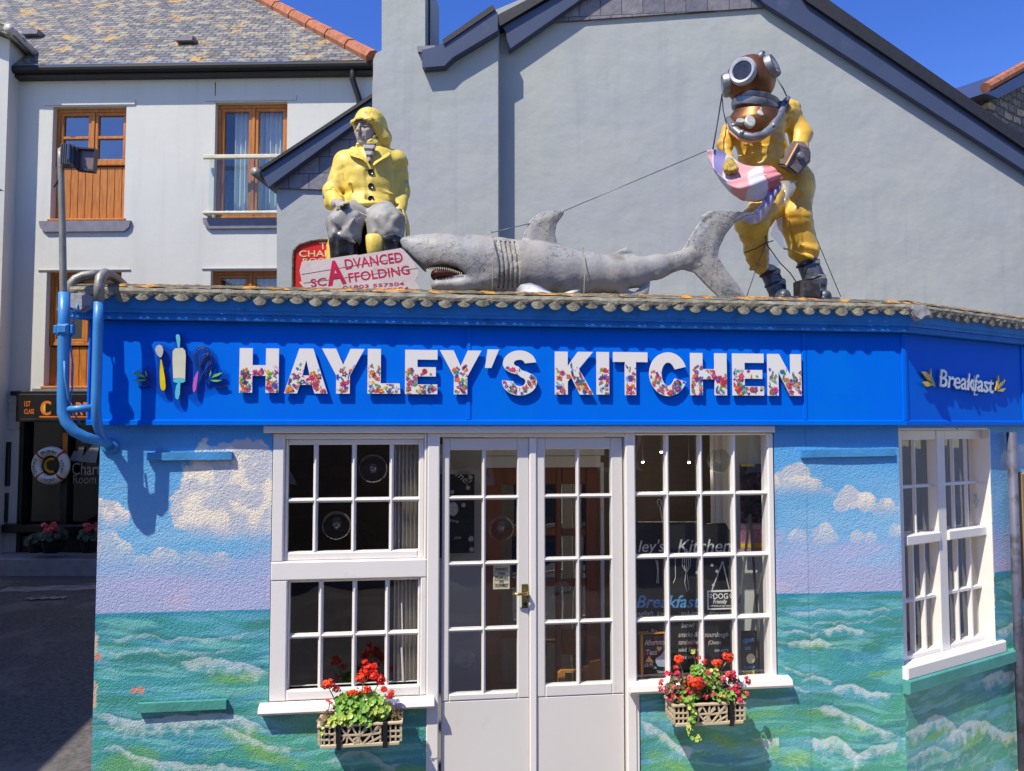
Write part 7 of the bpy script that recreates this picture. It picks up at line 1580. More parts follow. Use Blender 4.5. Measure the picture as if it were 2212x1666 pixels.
# torn clear plastic wrapping on the legs
pl = bpy.data.materials.new('torn_clear_plastic'); pl.use_nodes = True; bp_ = bsdf(pl); bp_.inputs['Base Color'].default_value = (.75, .8, .85, 1); bp_.inputs['Roughness'].default_value = .15; bp_.inputs['Alpha'].default_value = .35
wr = []
for (rws, lab) in (([[D(585, 850, .2), D(640, 850, .22), D(690, 850, .2)], [D(600, 930, .22), D(630, 950, .25), D(680, 920, .22)], [D(575, 990, .2), D(610, 1010, .24), D(630, 990, .22)]], 'torn clear plastic hanging below the lead block'),
                   ([[D(560, 1100, .14), D(580, 1090, .16), D(600, 1080, .15)], [D(530, 1180, .14), D(570, 1190, .17), D(600, 1180, .15)], [D(525, 1200, .14), D(580, 1270, .17), D(622, 1300, .15)]], 'torn clear plastic stretched between the diver legs'),
                   ([[D(500, 1280, .12), D(530, 1330, .14), D(560, 1345, .13)], [D(500, 1360, .12), D(540, 1400, .15), D(585, 1380, .13)], [D(500, 1425, .12), D(540, 1430, .14), D(580, 1400, .13)]], 'torn clear plastic bag at the ankle by the smaller boot')):
    V = patch(rws, 12, 12); V[:, 2] += .006 * np.sin(V[:, 0] * 150 + V[:, 1] * 100); F3 = [(j * 13 + i, (j + 1) * 13 + i, (j + 1) * 13 + i + 1, j * 13 + i + 1) for j in range(12) for i in range(12)]
    tag(link_mesh('plastic_wrap', FD.arr(V), F3, [pl], None, True), lab, 'plastic wrap', 'torn plastic on the diver')
# cords and stay wires
P_ = lambda a, b2, w_=0: FD.P(*D(a, b2, w_))
wire('cord', [P_(207, 290, .06), P_(180, 460, .15), P_(148, 645, .25)], .005, wm, 'dark cord from the helmet side port to the flag corner')
wire('cord', [P_(207, 300, .06), P_(215, 390, .06), P_(232, 470, .05)], .0035, wm, 'thin cord from the helmet to the copper corselet')
wire('cord', [P_(560, 175, .05), P_(605, 250, .05), P_(635, 315, 0)], .005, mat('pale_green_cord', L(120, 130, 128), rough=.7), 'pale knotted cord from the right helmet port to the shoulder')
wire('cord', [P_(350, 1320, .14), P_(430, 1290, .15), P_(495, 1255, .14), P_(540, 1240, .13)], .004, wm, 'dark cord tied across the bent knee of the diver')
wire('cord', [P_(490, 1150, .14), P_(495, 1260, .14), P_(580, 1380, .12), P_(650, 1450, .12), P_(690, 1510, .13)], .004, wm, 'dark cord from the knee down to the boot toe cap')
gw = mat('galvanised_wire', L(120, 120, 124), rough=.4, metal=.6)
wire('stay_wire', [P_(765, 1100, 0), P_(790, 1150, 0), P_(980, 1605, 0)], .003, gw, 'thin stay wire from the diver thigh down to the roof')
wire('stay_wire', [P_(490, 1260, .12), P_(420, 1450, .12), P_(365, 1610, .1)], .003, gw, 'thin stay wire from the knee down beside the shark tail')
wire('stay_wire', [P_(108, 655, .24), FS.P(*K(1018, 88, .0))], .0028, gw, 'long thin wire from the flag corner to the shark dorsal fin')
wire('stay_wire', [FS.P(*K(870, 150, -.0)), FS.P(*K(585, 218, .05))], .0028, gw, 'thin wire from the dorsal fin to the rope in front of the gills')
# ================================================================ THINGS IN AND ON THE SHOPFRONT
c7 = lambda a, b: ((2000 + a / 2.007) / 1.8445, (2242 + b / 2.007) / 1.8445)
c3 = lambda a, b: ((2000 + a / 2.007) / 1.8445, (1500 + b / 2.007) / 1.8445)
c2 = lambda a, b: ((1000 + a / 2.007) / 1.8445, (1500 + b / 2.007) / 1.8445)
c6b = lambda a, b: ((1000 + a / 2.007) / 1.8445, (2242 + b / 2.007) / 1.8445)
def bx(mb, fr, p, q, w0, w1, w=None, e=0.0):
    wr_ = w1 if w is None else w; u0, v0 = fr.uv(*p, wr_); u1, v1 = fr.uv(*q, wr_); mb.box(min(u0, u1), max(u0, u1), min(v0, v1), max(v0, v1), w0, w1, e=e)
chalk = mat('white_chalk', L(214, 214, 214), rough=.9, var=.2, vscale=60); chalkb = mat('blue_chalk', L(96, 168, 226), rough=.9, var=.2, vscale=60)
black_b = mat('blackboard', L(34, 34, 38), rough=.6, var=.2, vscale=6); warm_wood = mat('varnished_pine', L(206, 140, 66), rough=.4, var=.15, stretch=(3, 3, .5))
# inner porch: side wall, brown glazed inner door
FI = Fr((0, .75), 90.0); grey_in = mat('grey_porch_wall', L(186, 182, 178), rough=.8, var=.04)
mb = MB(FI); bx(mb, FI, (900, 960), (1047, 1800), -.05, 0); mb.build('porch_wall', grey_in, cafe)
mb = MB(FI); bx(mb, FI, (1047, 985), (1305, 940), -.05, .0); bx(mb, FI, (1297, 1000), (1309, 1800), -.05, .01); bx(mb, FI, (1047, 1011), (1297, 985), -.05, .012); mb.build('door_surround', wp, cafe)
brown = mat('brown_varnished_door', L(150, 92, 58), rough=.45, var=.1, stretch=(4, 4, .5)); idr = MB(FI)
for (a, b) in ((1050, 1084), (1201, 1214), (1266, 1297)): bx(idr, FI, (a, 1012), (b, 1800), -.045, -.002, e=.006)
for (a, b) in ((1012, 1046), (1143, 1157), (1252, 1266), (1362, 1376), (1480, 1800)):
    for (c, d) in ((1084, 1201), (1214, 1266)): bx(idr, FI, (c, a), (d, b), -.04, -.008, e=.004)
ido = tag(idr.build('inner_door', brown, cafe), 'brown glazed inner door seen through the white doors'); mb = MB(FI); bx(mb, FI, (1084, 1046), (1266, 1480), -.03, -.024); mb.build('glass', house_glass, ido)
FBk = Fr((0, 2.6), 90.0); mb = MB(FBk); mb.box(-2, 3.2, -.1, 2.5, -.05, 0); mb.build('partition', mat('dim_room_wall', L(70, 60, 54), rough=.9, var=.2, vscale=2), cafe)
# ceiling spots (lit)
glow = bpy.data.materials.new('lit_lamp'); glow.use_nodes = True; bsdf(glow).inputs['Emission Color'].default_value = (1, .93, .8, 1); bsdf(glow).inputs['Emission Strength'].default_value = 9
FSp = Fr((0, 1.5), 90.0); body_m = mat('white_spot_housing', L(220, 220, 216), rough=.4)
for (p, lab) in ((c3(1273, 600), 'lit ceiling spotlight, upper one in the second column of right window panes'), (c3(1125, 680), 'lit ceiling spotlight, leftmost behind the right window'), (c3(1495, 683), 'lit ceiling spotlight, rightmost behind the right window')):
    c = FSp.PX(*p); t = empty('ceiling_spotlight', (c[0], c[1], c[2] + .02), lab, 'lamp', 'ceiling spotlights in the cafe')
    mb = MB(); mb.lathe(c, (0, -.3, -1), [(.004, -.02), (.011, -.016), (.013, 0), (.011, .001)], 12); mb.tube([c + (0, 0, .02), (c[0], c[1], 2.45)], .0015, 5, raw=True); mb.build('housing', dark, t)
    mb = MB(); mb.lathe(c + np.array([0, -.001, -.004]), (0, -.3, -1), [(.011, 0), (.010, .006), (.003, .009)], 12); mb.build('bulb', glow, t)
    l_ = bpy.data.lights.new('spot_glow', 'POINT'); l_.energy = 5; l_.color = (1, .86, .68); l_.shadow_soft_size = .04; lo_b = bpy.data.objects.new('spot_glow', l_); COL.objects.link(lo_b); lo_b.location = tuple(c + np.array([0, -.05, -.08]))
# strip curtain at the right of the left window
Fc_ = Fr((0, .10), 90.0); bl_m = mat('beige_blind', L(206, 198, 186), rough=.8, var=.08)
t = empty('vertical_blind', Fc_.PX(880, 1480), 'beige vertical blind gathered at the right side of the left window', 'blind'); mb = MB(Fc_)
u0, _ = Fc_.uv(852, 1200); u1, _ = Fc_.uv(925, 1200); n = 9
for i in range(n):
    a = u0 + (u1 - u0) * i / n; mb.add([(a, .75, .02), (a + (u1 - u0) / n * .9, .75, -.015), (a + (u1 - u0) / n * .9, 2.16, -.015), (a, 2.16, .02)], [(0, 1, 2, 3)])
mb.build('slats', bl_m, t)
mb = MB(Fc_); mb.tube([Fc_.uv(868, 1395) + (.03,), Fc_.uv(872, 1490) + (.03,)], .006, 6); mb.tube([Fc_.uv(868, 1300) + (.03,), Fc_.uv(870, 1395) + (.03,)], .004, 6); mb.build('cords', wp, t)
# welcome chalkboard on the porch wall
Fw_ = Fr((0, .70), 90.0)
t = empty('welcome_board', Fw_.PX(1000, 1196, .02), 'tall welcome chalkboard with white flowers on the grey porch wall', 'chalkboard'); mb = MB(Fw_); bx(mb, Fw_, c2(1590, 1415), c2(1787, 785), -.0, .02, e=.003); bx(mb, Fw_, (940, 1205), c2(1590, 785), -.0, .02); mb.build('board', black_b, t)
mb = MB(Fw_); tf = lambda mb, fr, s_, a, b, h_, w_, off=.0, shear=.2: text_fit(mb, s_, *fr.uv(*a, w_), *fr.uv(*b, w_), w_, h_ * fr.scale(1400, 1200), off, shear)
tf(mb, Fw_, 'Welcome!', (935, 989), c2(1735, 875), 16, .0215, .006)
tf(mb, Fw_, 'have', (960, 1125), c2(1660, 1175), 8, .0215); tf(mb, Fw_, 'you', c2(1620, 1300), c2(1680, 1300), 8, .0215)
for (a, b, s_) in ((1755, 805, 18), (1735, 890, 16), (1700, 1030, 16), (1760, 1300, 20), (1765, 1385, 18), (1610, 925, 14)):
    u_, v_ = Fw_.uv(*c2(a, b), .0215)
    for k in range(7): P = leaf(u_, v_, s_ * .0011, s_ * .00028, k * .9); mb.prism(P, .0205, .0212)
mb.build('writing', chalk, t); mb = MB(Fw_); u_, v_ = Fw_.uv(*c2(1615, 1060), .021); mb.prism([(u_ + .035 * math.cos(a * .4), v_ + .045 * math.sin(a * .4)) for a in range(16)], .0205, .0212); mb.build('teapot_drawing', chalk, t)
# sunlit chair
Fch = Fr((0, .42), 90.0); t = empty('pine_chair', (Fch.u(1250, 1470), .42, GZ + .05), 'varnished pine chair back catching the sun behind the right door leaf', 'chair')
pc7 = lambda a, b: Fch.uv(*c7(a, b))
mb = MB(Fch); mb.prism([pc7(655, 990), pc7(655, 840), pc7(700, 830), pc7(705, 800), pc7(795, 782), pc7(800, 990)], -.03, 0); mb.build('post', warm_wood, t)
mb = MB(Fch); mb.prism([pc7(450, 1000), pc7(450, 885), pc7(478, 862), pc7(660, 862), pc7(660, 882), pc7(505, 882), pc7(505, 1000)], -.03, 0); mb.build('rail', warm_wood, t)
mb = MB(Fch); u0, v0 = pc7(440, 1010); u1, _ = pc7(810, 1010); mb.box(u0, u1, GZ + .45, GZ + .49, -.42, .0, e=.01)
for (a, b) in ((u0, 0), (u1 - .04, 0), (u0, -.38), (u1 - .04, -.38)): mb.box(a, a + .04, GZ + .05, GZ + .45 if b else v0 + .02, b - .04, b - .001)
mb.build('seat', warm_wood, t)
# big menu chalkboard in the right window
Fm = Fr((0, .22), 90.0); t = empty('menu_chalkboard', Fm.PX(1480, 1470), 'large menu chalkboard with white and blue chalk lettering filling the right window', 'chalkboard')
mpts = [c7(1085, 960), c3(1075, 1180), c3(1085, 1165), c3(1600, 1165), c3(1640, 1180), c3(1700, 1175), c3(1790, 1175), c3(1815, 1220), c3(1850, 1250), c3(1860, 1330), c7(1868, 0), c7(1868, 960)]
mb = MB(Fm); mb.prism([Fm.uv(*p) for p in mpts], -.02, 0); mb.build('board', black_b, t)
mb = MB(Fm); tm = lambda s_, a, b, h_, off=0.004, sh_=.25: text_fit(mb, s_, *Fm.uv(*a, .001), *Fm.uv(*b, .001), .001, h_ * Fm.scale(1450, 1250), off, sh_)
tm("ley's", c3(1090, 1405), c3(1300, 1400), 26); tm('Kitchen', c3(1405, 1410), c3(1830, 1405), 30)
tm('english', c7(1050, 425), c7(1210, 420), 10, .002); tm('& toast', c7(1240, 425), c7(1330, 420), 9, .002); tm('jam & clotted', c7(1430, 420), c7(1590, 418), 9, .002); tm('Afternoon', c7(1650, 420), c7(1830, 415), 9, .002)
tm('bowl', c7(1435, 520), c7(1540, 518), 11, .003); tm('snacks &', c7(1410, 595), c7(1565, 592), 11, .003); tm('sandwiches', c7(1410, 655), c7(1585, 652), 11, .002); tm('salad, Eggs or', c7(1410, 712), c7(1590, 708), 9, .002); tm('bacon', c7(1410, 770), c7(1540, 766), 9, .002)
tm('sourdough', c7(1620, 595), c7(1810, 592), 11, .003); tm('(Choose', c7(1650, 655), c7(1750, 652), 9, .002); tm('one extra', c7(1700, 715), c7(1810, 712), 9, .002); tm('one Ba', c7(1090, 575), c7(1240, 565), 10, .002)
mb.build('writing', chalk, t)
mb = MB(Fm); tm('Breakfast', c7(1075, 360), c7(1585, 358), 27, .012); mb.build('heading', chalkb, t)
mb = MB(Fm)
def sk_(pts, r=.0022, cv=c7): mb.tube([Fm.uv(*cv(a, b), .002) + (.002,) for a, b in pts], r, 4)
for o_ in (-34, -17, 0, 17, 34): sk_([(1475, 85), (1475 + o_, 20), (1475 + o_ * .9, -60), (1475, -110), (1475 - o_ * .3, -60)])
sk_([(1470, 85), (1462, 160), (1480, 232), (1494, 215), (1480, 90)]); sk_([(1230, -20), (1245, 60), (1238, 165), (1252, 165), (1250, 60), (1243, -20)]); sk_([(1385, -60), (1388, 120), (1370, 165)])
sk_([(1255, 980 - 0), (1240, 1000), (1255, 1040), (1275, 1030), (1270, 990), (1255, 980)], .002, c3); sk_([(1262, 1040), (1285, 1160)], .003, c3)
for (a, b) in ((1560, 80), (1600, 70), (1680, 20), (1720, 70), (1850, 50), (1690, 180)): 
    for k in range(5): u_, v_ = Fm.uv(*c7(a, b), .001); mb.prism(leaf(u_, v_, .012, .0035, k * 1.25), .0008, .0016)
mb.build('drawings', chalk, t)
# afternoon teas board
Fa = Fr((0, .13), 90.0); t = empty('tea_board', Fa.PX(1410, 1468), 'small framed afternoon teas chalkboard at the lower left of the right window', 'chalkboard')
mb = MB(Fa); bx(mb, Fa, c7(1128, 925), c7(1322, 575), -.02, 0); mb.build('board', black_b, t)
mb = MB(Fa)
for (p, q) in ((c7(1112, 930), c7(1128, 560)), (c7(1112, 575), c7(1330, 562)), (c7(1112, 940), c7(1330, 925))): bx(mb, Fa, p, q, -.02, .008)
mb.build('frame', warm_wood, t)
mb = MB(Fa); ta = lambda s_, a, b, h_, off=.006: text_fit(mb, s_, *Fa.uv(*c7(*a), .001), *Fa.uv(*c7(*b), .001), .001, h_ * Fa.scale(1400, 1400), off, .15)
ta('Afternoon', (1140, 662), (1315, 655), 12, .012); ta('Teas', (1155, 740), (1240, 735), 12, .01); ta('£6.95', (1140, 835), (1210, 830), 8); ta('=', (1210, 855), (1235, 855), 8); ta('Takeaway', (1240, 885), (1320, 880), 6)
mb.build('writing', chalk, t)
mb = MB(Fa); P = [Fa.uv(*c7(a, b), .001) for a, b in ((1230, 800), (1228, 770), (1270, 740), (1300, 700), (1320, 745), (1322, 815), (1300, 835), (1250, 830))]; mb.prism(P, .0005, .0015); mb.build('teapot_drawing', mat('pale_blue_chalk', L(176, 186, 204), rough=.9), t)
mb = MB(Fa); P = [Fa.uv(*c7(a, b), .001) for a, b in ((1255, 712), (1238, 690), (1240, 672), (1252, 670), (1258, 680), (1266, 670), (1278, 676), (1276, 692))]; mb.prism(P, .0005, .0015); P = [Fa.uv(*c7(a, b), .001) for a, b in ((1145, 795), (1175, 745), (1215, 798))]; mb.prism(P, .0005, .0015); mb.build('cake_drawing', mat('peach_chalk', L(226, 176, 120), rough=.9), t)
# dog friendly sign on its cord
Fd = Fr((0, .075), 90.0); t = empty('dog_sign', Fd.PX(1556, 1316), 'black and white dog friendly sign with paw prints hanging behind the glass', 'sign')
mb = MB(Fd); bx(mb, Fd, c7(1645, 378), c7(1865, 218), -.006, 0); mb.build('plate', wp, t); mb = MB(Fd); bx(mb, Fd, c7(1655, 366), c7(1857, 232), .0002, .001); mb.build('panel', black_b, t)
mb = MB(Fd); td = lambda s_, a, b, h_, off=.006, sh_=0: text_fit(mb, s_, *Fd.uv(*c7(*a), .0015), *Fd.uv(*c7(*b), .0015), .0015, h_ * Fd.scale(1550, 1290), off, sh_)
td('DOG', (1690, 290), (1808, 288), 12, .015); td('Friendly', (1690, 328), (1800, 326), 9, .008, .2); td('well behaved dogs welcome', (1662, 352), (1850, 350), 3.4, .004)
for cx in (1668, 1832):
    for (a, b, r) in ((cx, 276, 9), (cx - 12, 262, 4.5), (cx - 4, 254, 4.5), (cx + 5, 254, 4.5), (cx + 13, 262, 4.5)):
        u_, v_ = Fd.uv(*c7(a, b), .001); rr2 = r / 3.7 * Fd.scale(1550, 1290); mb.prism([(u_ + rr2 * math.cos(k * .7), v_ + rr2 * math.sin(k * .7)) for k in range(9)], .0012, .0018)
mb.build('lettering', wp, t)
mb = MB(Fd)
for (a, b) in ((1680, 222), (1820, 222)): mb.tube([Fd.uv(*c7(a, b)) + (-.002,), Fd.uv(*c7(1765, -10)) + (-.002,)], .0035, 5)
mb.build('cord', mat('white_cord', L(196, 196, 196), rough=.8), t)
# alarm warning sign
Fn = Fr((0, .062), 90.0); t = empty('warning_sign', Fn.PX(1083, 1274), 'cream sign warning that the premises are alarmed inside the left door glass', 'sign')
mb = MB(Fn); bx(mb, Fn, c6b(1937, 216), c6b(2070, 20), -.006, 0, e=.002); mb.build('plate', mat('cream_sign_plate', L(236, 224, 192), rough=.5), t)
mb = MB(Fn)
for i, s_ in enumerate(('WARNING', 'THESE', 'PREMISES', 'ARE', 'ALARMED')):
    hw = {0: 50, 1: 30, 2: 52, 3: 18, 4: 50}[i]; yb = 66 + i * 32.5; text_fit(mb, s_, *Fn.uv(*c6b(2003 - hw, yb), .001), *Fn.uv(*c6b(2003 + hw, yb - 1), .001), .001, 7 * Fn.scale(1083, 1250), .006)
for yb in (76, 108, 140, 172): p, q = Fn.uv(*c6b(1944, yb), .001), Fn.uv(*c6b(2064, yb - 1), .001); mb.tube([p + (.0008,), q + (.0008,)], .0009, 4)
mb.build('lettering', mat('dark_sign_print', L(60, 56, 50), rough=.6), t)
# white column, side panel, posters and easel behind the right panes
Fq = Fr((0, .5), 90.0); mb = MB(Fq); bx(mb, Fq, c3(1700, 1300), c3(1850, 440), -.06, 0, e=.01); bx(mb, Fq, c3(1715, 1300), c3(1730, 440), .0005, .012); bx(mb, Fq, c3(1770, 1300), c3(1785, 440), .0005, .012); mb.build('interior_column', wp, cafe)
Fp = Fr((0, .30), 90.0); mb = MB(Fp); bx(mb, Fp, (1588, 1480), (1720, 930), -.04, 0); mb.build('window_reveal', mat('pale_reveal_paint', L(214, 216, 212), rough=.6, var=.03), cafe)
Fo = Fr((0, .24), 90.0); t = empty('event_poster', Fo.PX(1620, 1190), 'tall poster with a dark concert picture above pink and yellow lettering strips', 'poster')
pm_d = mat('dark_poster_print', L(74, 62, 74), rough=.4, var=.4, vscale=40, dirt=L(176, 120, 150), dscale=30, damt=.8, dthr=.55); pm_p = mat('pink_poster_print', L(216, 150, 170), rough=.4, var=.2, vscale=50); pm_y = mat('yellow_poster_print', L(230, 206, 50), rough=.4)
mb = MB(Fo); bx(mb, Fo, c3(1908, 1175), c3(2075, 700), -.003, 0); mb.build('picture', pm_d, t); mb = MB(Fo); bx(mb, Fo, c3(1910, 1398), c3(2085, 1176), -.003, 0); mb.build('lower_print', pm_p, t)
mb = MB(Fo); bx(mb, Fo, c3(1910, 1370), c3(2085, 1335), .0002, .001); bx(mb, Fo, c3(1910, 720), c3(2020, 700), .0002, .001); mb.build('yellow_strip', pm_y, t)
mb = MB(Fo); text_fit(mb, 'PIRATE GREEN', *Fo.uv(*c3(1915, 1222), .001), *Fo.uv(*c3(2078, 1218), .001), .001, 9 * Fo.scale(1620, 1150), .004); mb.build('title', wp, t)
t2 = empty('easel', Fo.PX(1625, 1470), 'grey metal easel legs crossing behind the lower right window panes', 'easel'); mb = MB(Fo); steel = mat('brushed_grey_metal', L(130, 130, 130), rough=.4, metal=.5)
for (P) in ([(1900, 265 + 60), (1985, -100 - 290)], [(1985, -100 - 290), (2040, 400), (2060, 950)], [(2035, 300), (2120, -60), (2135, -330)]): mb.tube([Fo.uv(*c7(*p), .05) + (.05,) for p in P], .009, 6)
mb.build('legs', steel, t2)
Fl = Fr((0, .14), 90.0); t = empty('small_notice_board', Fl.PX(1619, 1446), 'small black notice board with blue chalk and a pale disc in the last pane', 'chalkboard')
mb = MB(Fl); bx(mb, Fl, c7(1920, 885), c7(2035, 545), -.01, 0); mb.build('board', black_b, t)
mb = MB(Fl); text_fit(mb, 'open', *Fl.uv(*c7(1932, 640), .001), *Fl.uv(*c7(2012, 635), .001), .001, 13 * Fl.scale(1619, 1400), .01, .2); text_fit(mb, 'us', *Fl.uv(*c7(1945, 700), .001), *Fl.uv(*c7(1990, 695), .001), .001, 11 * Fl.scale(1619, 1400), .01, .2); text_fit(mb, 'today', *Fl.uv(*c7(1932, 850), .001), *Fl.uv(*c7(2025, 845), .001), .001, 8 * Fl.scale(1619, 1400), .006, .2); mb.build('writing', chalkb, t)
mb = MB(Fl); u_, v_ = Fl.uv(*c7(1990, 768), .001); mb.prism([(u_ + .028 * math.cos(k * .4), v_ + .03 * math.sin(k * .4)) for k in range(16)], .0005, .0015); mb.build('disc_drawing', mat('pale_cream_print', L(196, 190, 160), rough=.6), t)
mb = MB(Fl); u_, v_ = Fl.uv(*c7(1975, 880), .001); mb.box(u_ - .04, u_ + .035, v_ - .012, v_ + .012, .0005, .0015); mb.build('yellow_patch', pm_y, t)
# ================================================================ FLOWER BOXES
box_m = mat('beige_planter_plastic', L(206, 186, 154), rough=.5, var=.06, dirt=L(160, 140, 112), dscale=9, damt=.4, dthr=.6); strap_m = mat('black_bracket', L(28, 26, 28), rough=.5); soil = mat('dark_liner', L(44, 36, 30), rough=.9, bump=.5)
def planter(pl, pr, vt_px, lab):
    w0, w1 = .05, .205; u0 = ax_(pl, 1600, w1); u1 = ax_(pr, 1600, w1); v1 = ay_((pl + pr) / 2, vt_px, w1); h_ = .122; v0 = v1 - h_
    t = empty('planter', A.P((u0 + u1) / 2, v0, .13), lab, 'planter', 'lattice planters under the shop windows'); mb = MB(A); e = .003
    tp = .012   # the box tapers downwards
    mb.box(u0 - .004, u1 + .004, v1 - .014, v1, w1 - .012, w1 + .003, e=e); mb.box(u0 - .004, u0 + .012, v1 - .014, v1, w0, w1 - .0125, e=e); mb.box(u1 - .012, u1 + .004, v1 - .014, v1, w0, w1 - .0125, e=e); mb.box(u0 + .013, u1 - .013, v1 - .014, v1, w0, w0 + .01)
    mb.box(u0 + tp, u1 - tp, v0, v0 + .018, w1 - .014, w1 - .002, e=e); mb.box(u0 + tp, u1 - tp, v0 + .0005, v0 + .008, w0 + .01, w1 - .0145)
    W = u1 - u0; a = u0 + .004; z0_, z1_ = v0 + .0185, v1 - .0145
    def bar(x0, y0, x1, y1, th=.005, ww=0.0):
        d = math.hypot(x1 - x0, y1 - y0); nx, ny = -(y1 - y0) / d * th, (x1 - x0) / d * th; X = lambda t_: u0 + W * t_; Y = lambda t_: z0_ + (z1_ - z0_) * t_
        P0, P1 = (X(x0), Y(y0)), (X(x1), Y(y1)); d = math.hypot(P1[0] - P0[0], P1[1] - P0[1]); nx, ny = -(P1[1] - P0[1]) / d * th, (P1[0] - P0[0]) / d * th
        mb.prism([(P0[0] - nx, P0[1] - ny), (P1[0] - nx, P1[1] - ny), (P1[0] + nx, P1[1] + ny), (P0[0] + nx, P0[1] + ny)], w1 - .0125 + ww, w1 - .006 + ww)
    k = 0
    for (x_, th) in ((.012, .006), (.075, .004), (.135, .004), (.20, .005), (.26, .005), (.74, .005), (.80, .005), (.86, .004), (.925, .004), (.988, .006)): k += 1; bar(x_, 0, x_, 1, th, .0006 * (k % 2))
    for y_ in (.3, .62):
        for (x0, x1) in ((0.01, .2), (.8, .99)): k += 1; bar(x0, y_, x1, y_ - .03, .0045, .0016)
    rg = random.Random(5)
    for (x0, y0, x1, y1) in ((.26, 0, .40, 1), (.26, 1, .44, 0), (.27, .5, .5, .5), (.34, 0, .36, 1), (.40, 1, .52, 0), (.44, 0, .58, 1), (.5, 1, .48, 0), (.52, .45, .74, .55), (.54, 0, .72, 1), (.62, 1, .66, 0), (.58, .2, .74, .95), (.6, 0, .74, .3), (.42, .2, .58, .8)):
        k += 1; bar(x0, y0, x1, y1, .0045, .0022 + .0006 * (k % 6))
    # side lattices
    for uu_ in (u0 + .002, u1 - .008):
        for i in range(5): ww = w0 + .012 + (w1 - w0 - .03) * i / 4; mb.box(uu_, uu_ + .006, z0_, z1_, ww - .004, ww + .004)
        for y_ in (.3, .62): yy = z0_ + (z1_ - z0_) * y_; mb.box(uu_ + .001, uu_ + .0075, yy - .005, yy + .005, w0, w1 - .014)
    mb.build('lattice_box', box_m, t); mb = MB(A); mb.box(u0 + .018, u1 - .018, v0 + .012, v1 - .012, w0 + .01, w1 - .022, e=.01); mb.build('liner', soil, t)
    for f in (.22, .77): mb = MB(A); a = u0 + W * f; mb.box(a, a + .024, v0 - .004, v1 + .004, w1 + .0035, w1 + .007, e=.001); mb.box(a, a + .024, v0 - .008, v0 - .0045, .002, w1 + .003); mb.box(a, a + .024, v1 + .0005, v1 + .004, .002, w1 + .003); mb.build('bracket', strap_m, t)
    return t, u0, u1, v0, v1
t1, *_b1 = planter(686, 868, 1563, 'beige lattice planter under the left window beside the white doors'); t2, *_b2 = planter(1456, 1612, 1519, 'beige lattice planter under the right window below the menu boards')
def leafmat(n_, c, c2_): m = mat(n_, c, rough=.5, var=.3, vscale=40, col2=c2_); bsdf(m).inputs['Subsurface Weight'].default_value = .0; return m
lg = leafmat('fresh_green_leaf', L(134, 176, 62), L(84, 134, 44)); ly = leafmat('yellow_green_leaf', L(196, 206, 96), L(150, 176, 70)); lb_ = leafmat('bronze_leaf', L(120, 92, 60), L(84, 100, 50)); brn = leafmat('dry_brown_stem', L(130, 92, 60), L(90, 62, 44)); stem_m = leafmat('green_stem', L(140, 160, 80), L(110, 130, 60))
red = leafmat('scarlet_petal', L(236, 46, 20), L(206, 24, 16)); orr = leafmat('orange_red_petal', L(244, 78, 24), L(224, 48, 18)); pink = leafmat('pink_petal', L(226, 62, 96), L(206, 40, 76)); sal = leafmat('salmon_petal', L(232, 96, 90), L(210, 60, 60))
def rleaf(mb, c, r, n, rg, nn_=9):
    """a round scalloped leaf, cupped a little"""
    n = n / np.linalg.norm(n); t = np.cross(n, [0.3, .2, 1.0]); t /= np.linalg.norm(t); s_ = np.cross(n, t); a0 = rg.uniform(0, 6)
    vs = [c - n * r * .18]
    for i in range(nn_ * 2): a = a0 + 6.283 * i / (nn_ * 2); rr2 = r * (1 if i % 2 else .86) * rg.uniform(.94, 1.06); vs.append(c + rr2 * (math.cos(a) * t + math.sin(a) * s_) + n * r * .10 * math.sin(3 * a))
    k = nn_ * 2; mb.add(vs, [(0, 1 + i, 1 + (i + 1) % k) for i in range(k)], raw=True)
def head(mb, c, r, rg, nf=26, pr=.010):
    for i in range(nf):
        d = np.array([rg.gauss(0, 1) for _ in range(3)]); d[1] -= .5; d[2] += .2; d /= np.linalg.norm(d); p = c + d * r * np.array([1.15, .9, .85]) * rg.uniform(.35, 1.0)
        t = np.cross(d, [0.2, .3, 1.0]); t /= np.linalg.norm(t); s_ = np.cross(d, t); a0 = rg.uniform(0, 6)
        for k in range(5):
            a = a0 + k * 1.2566; q = math.cos(a) * t + math.sin(a) * s_; o = math.cos(a + 1.57) * t + math.sin(a + 1.57) * s_; L_ = pr * rg.uniform(.85, 1.15)
            mb.add([p, p + q * L_ * .6 + o * L_ * .42 + d * .002, p + q * L_ + d * .001, p + q * L_ * .6 - o * L_ * .42 + d * .002], [(0, 3, 2, 1)], raw=True)
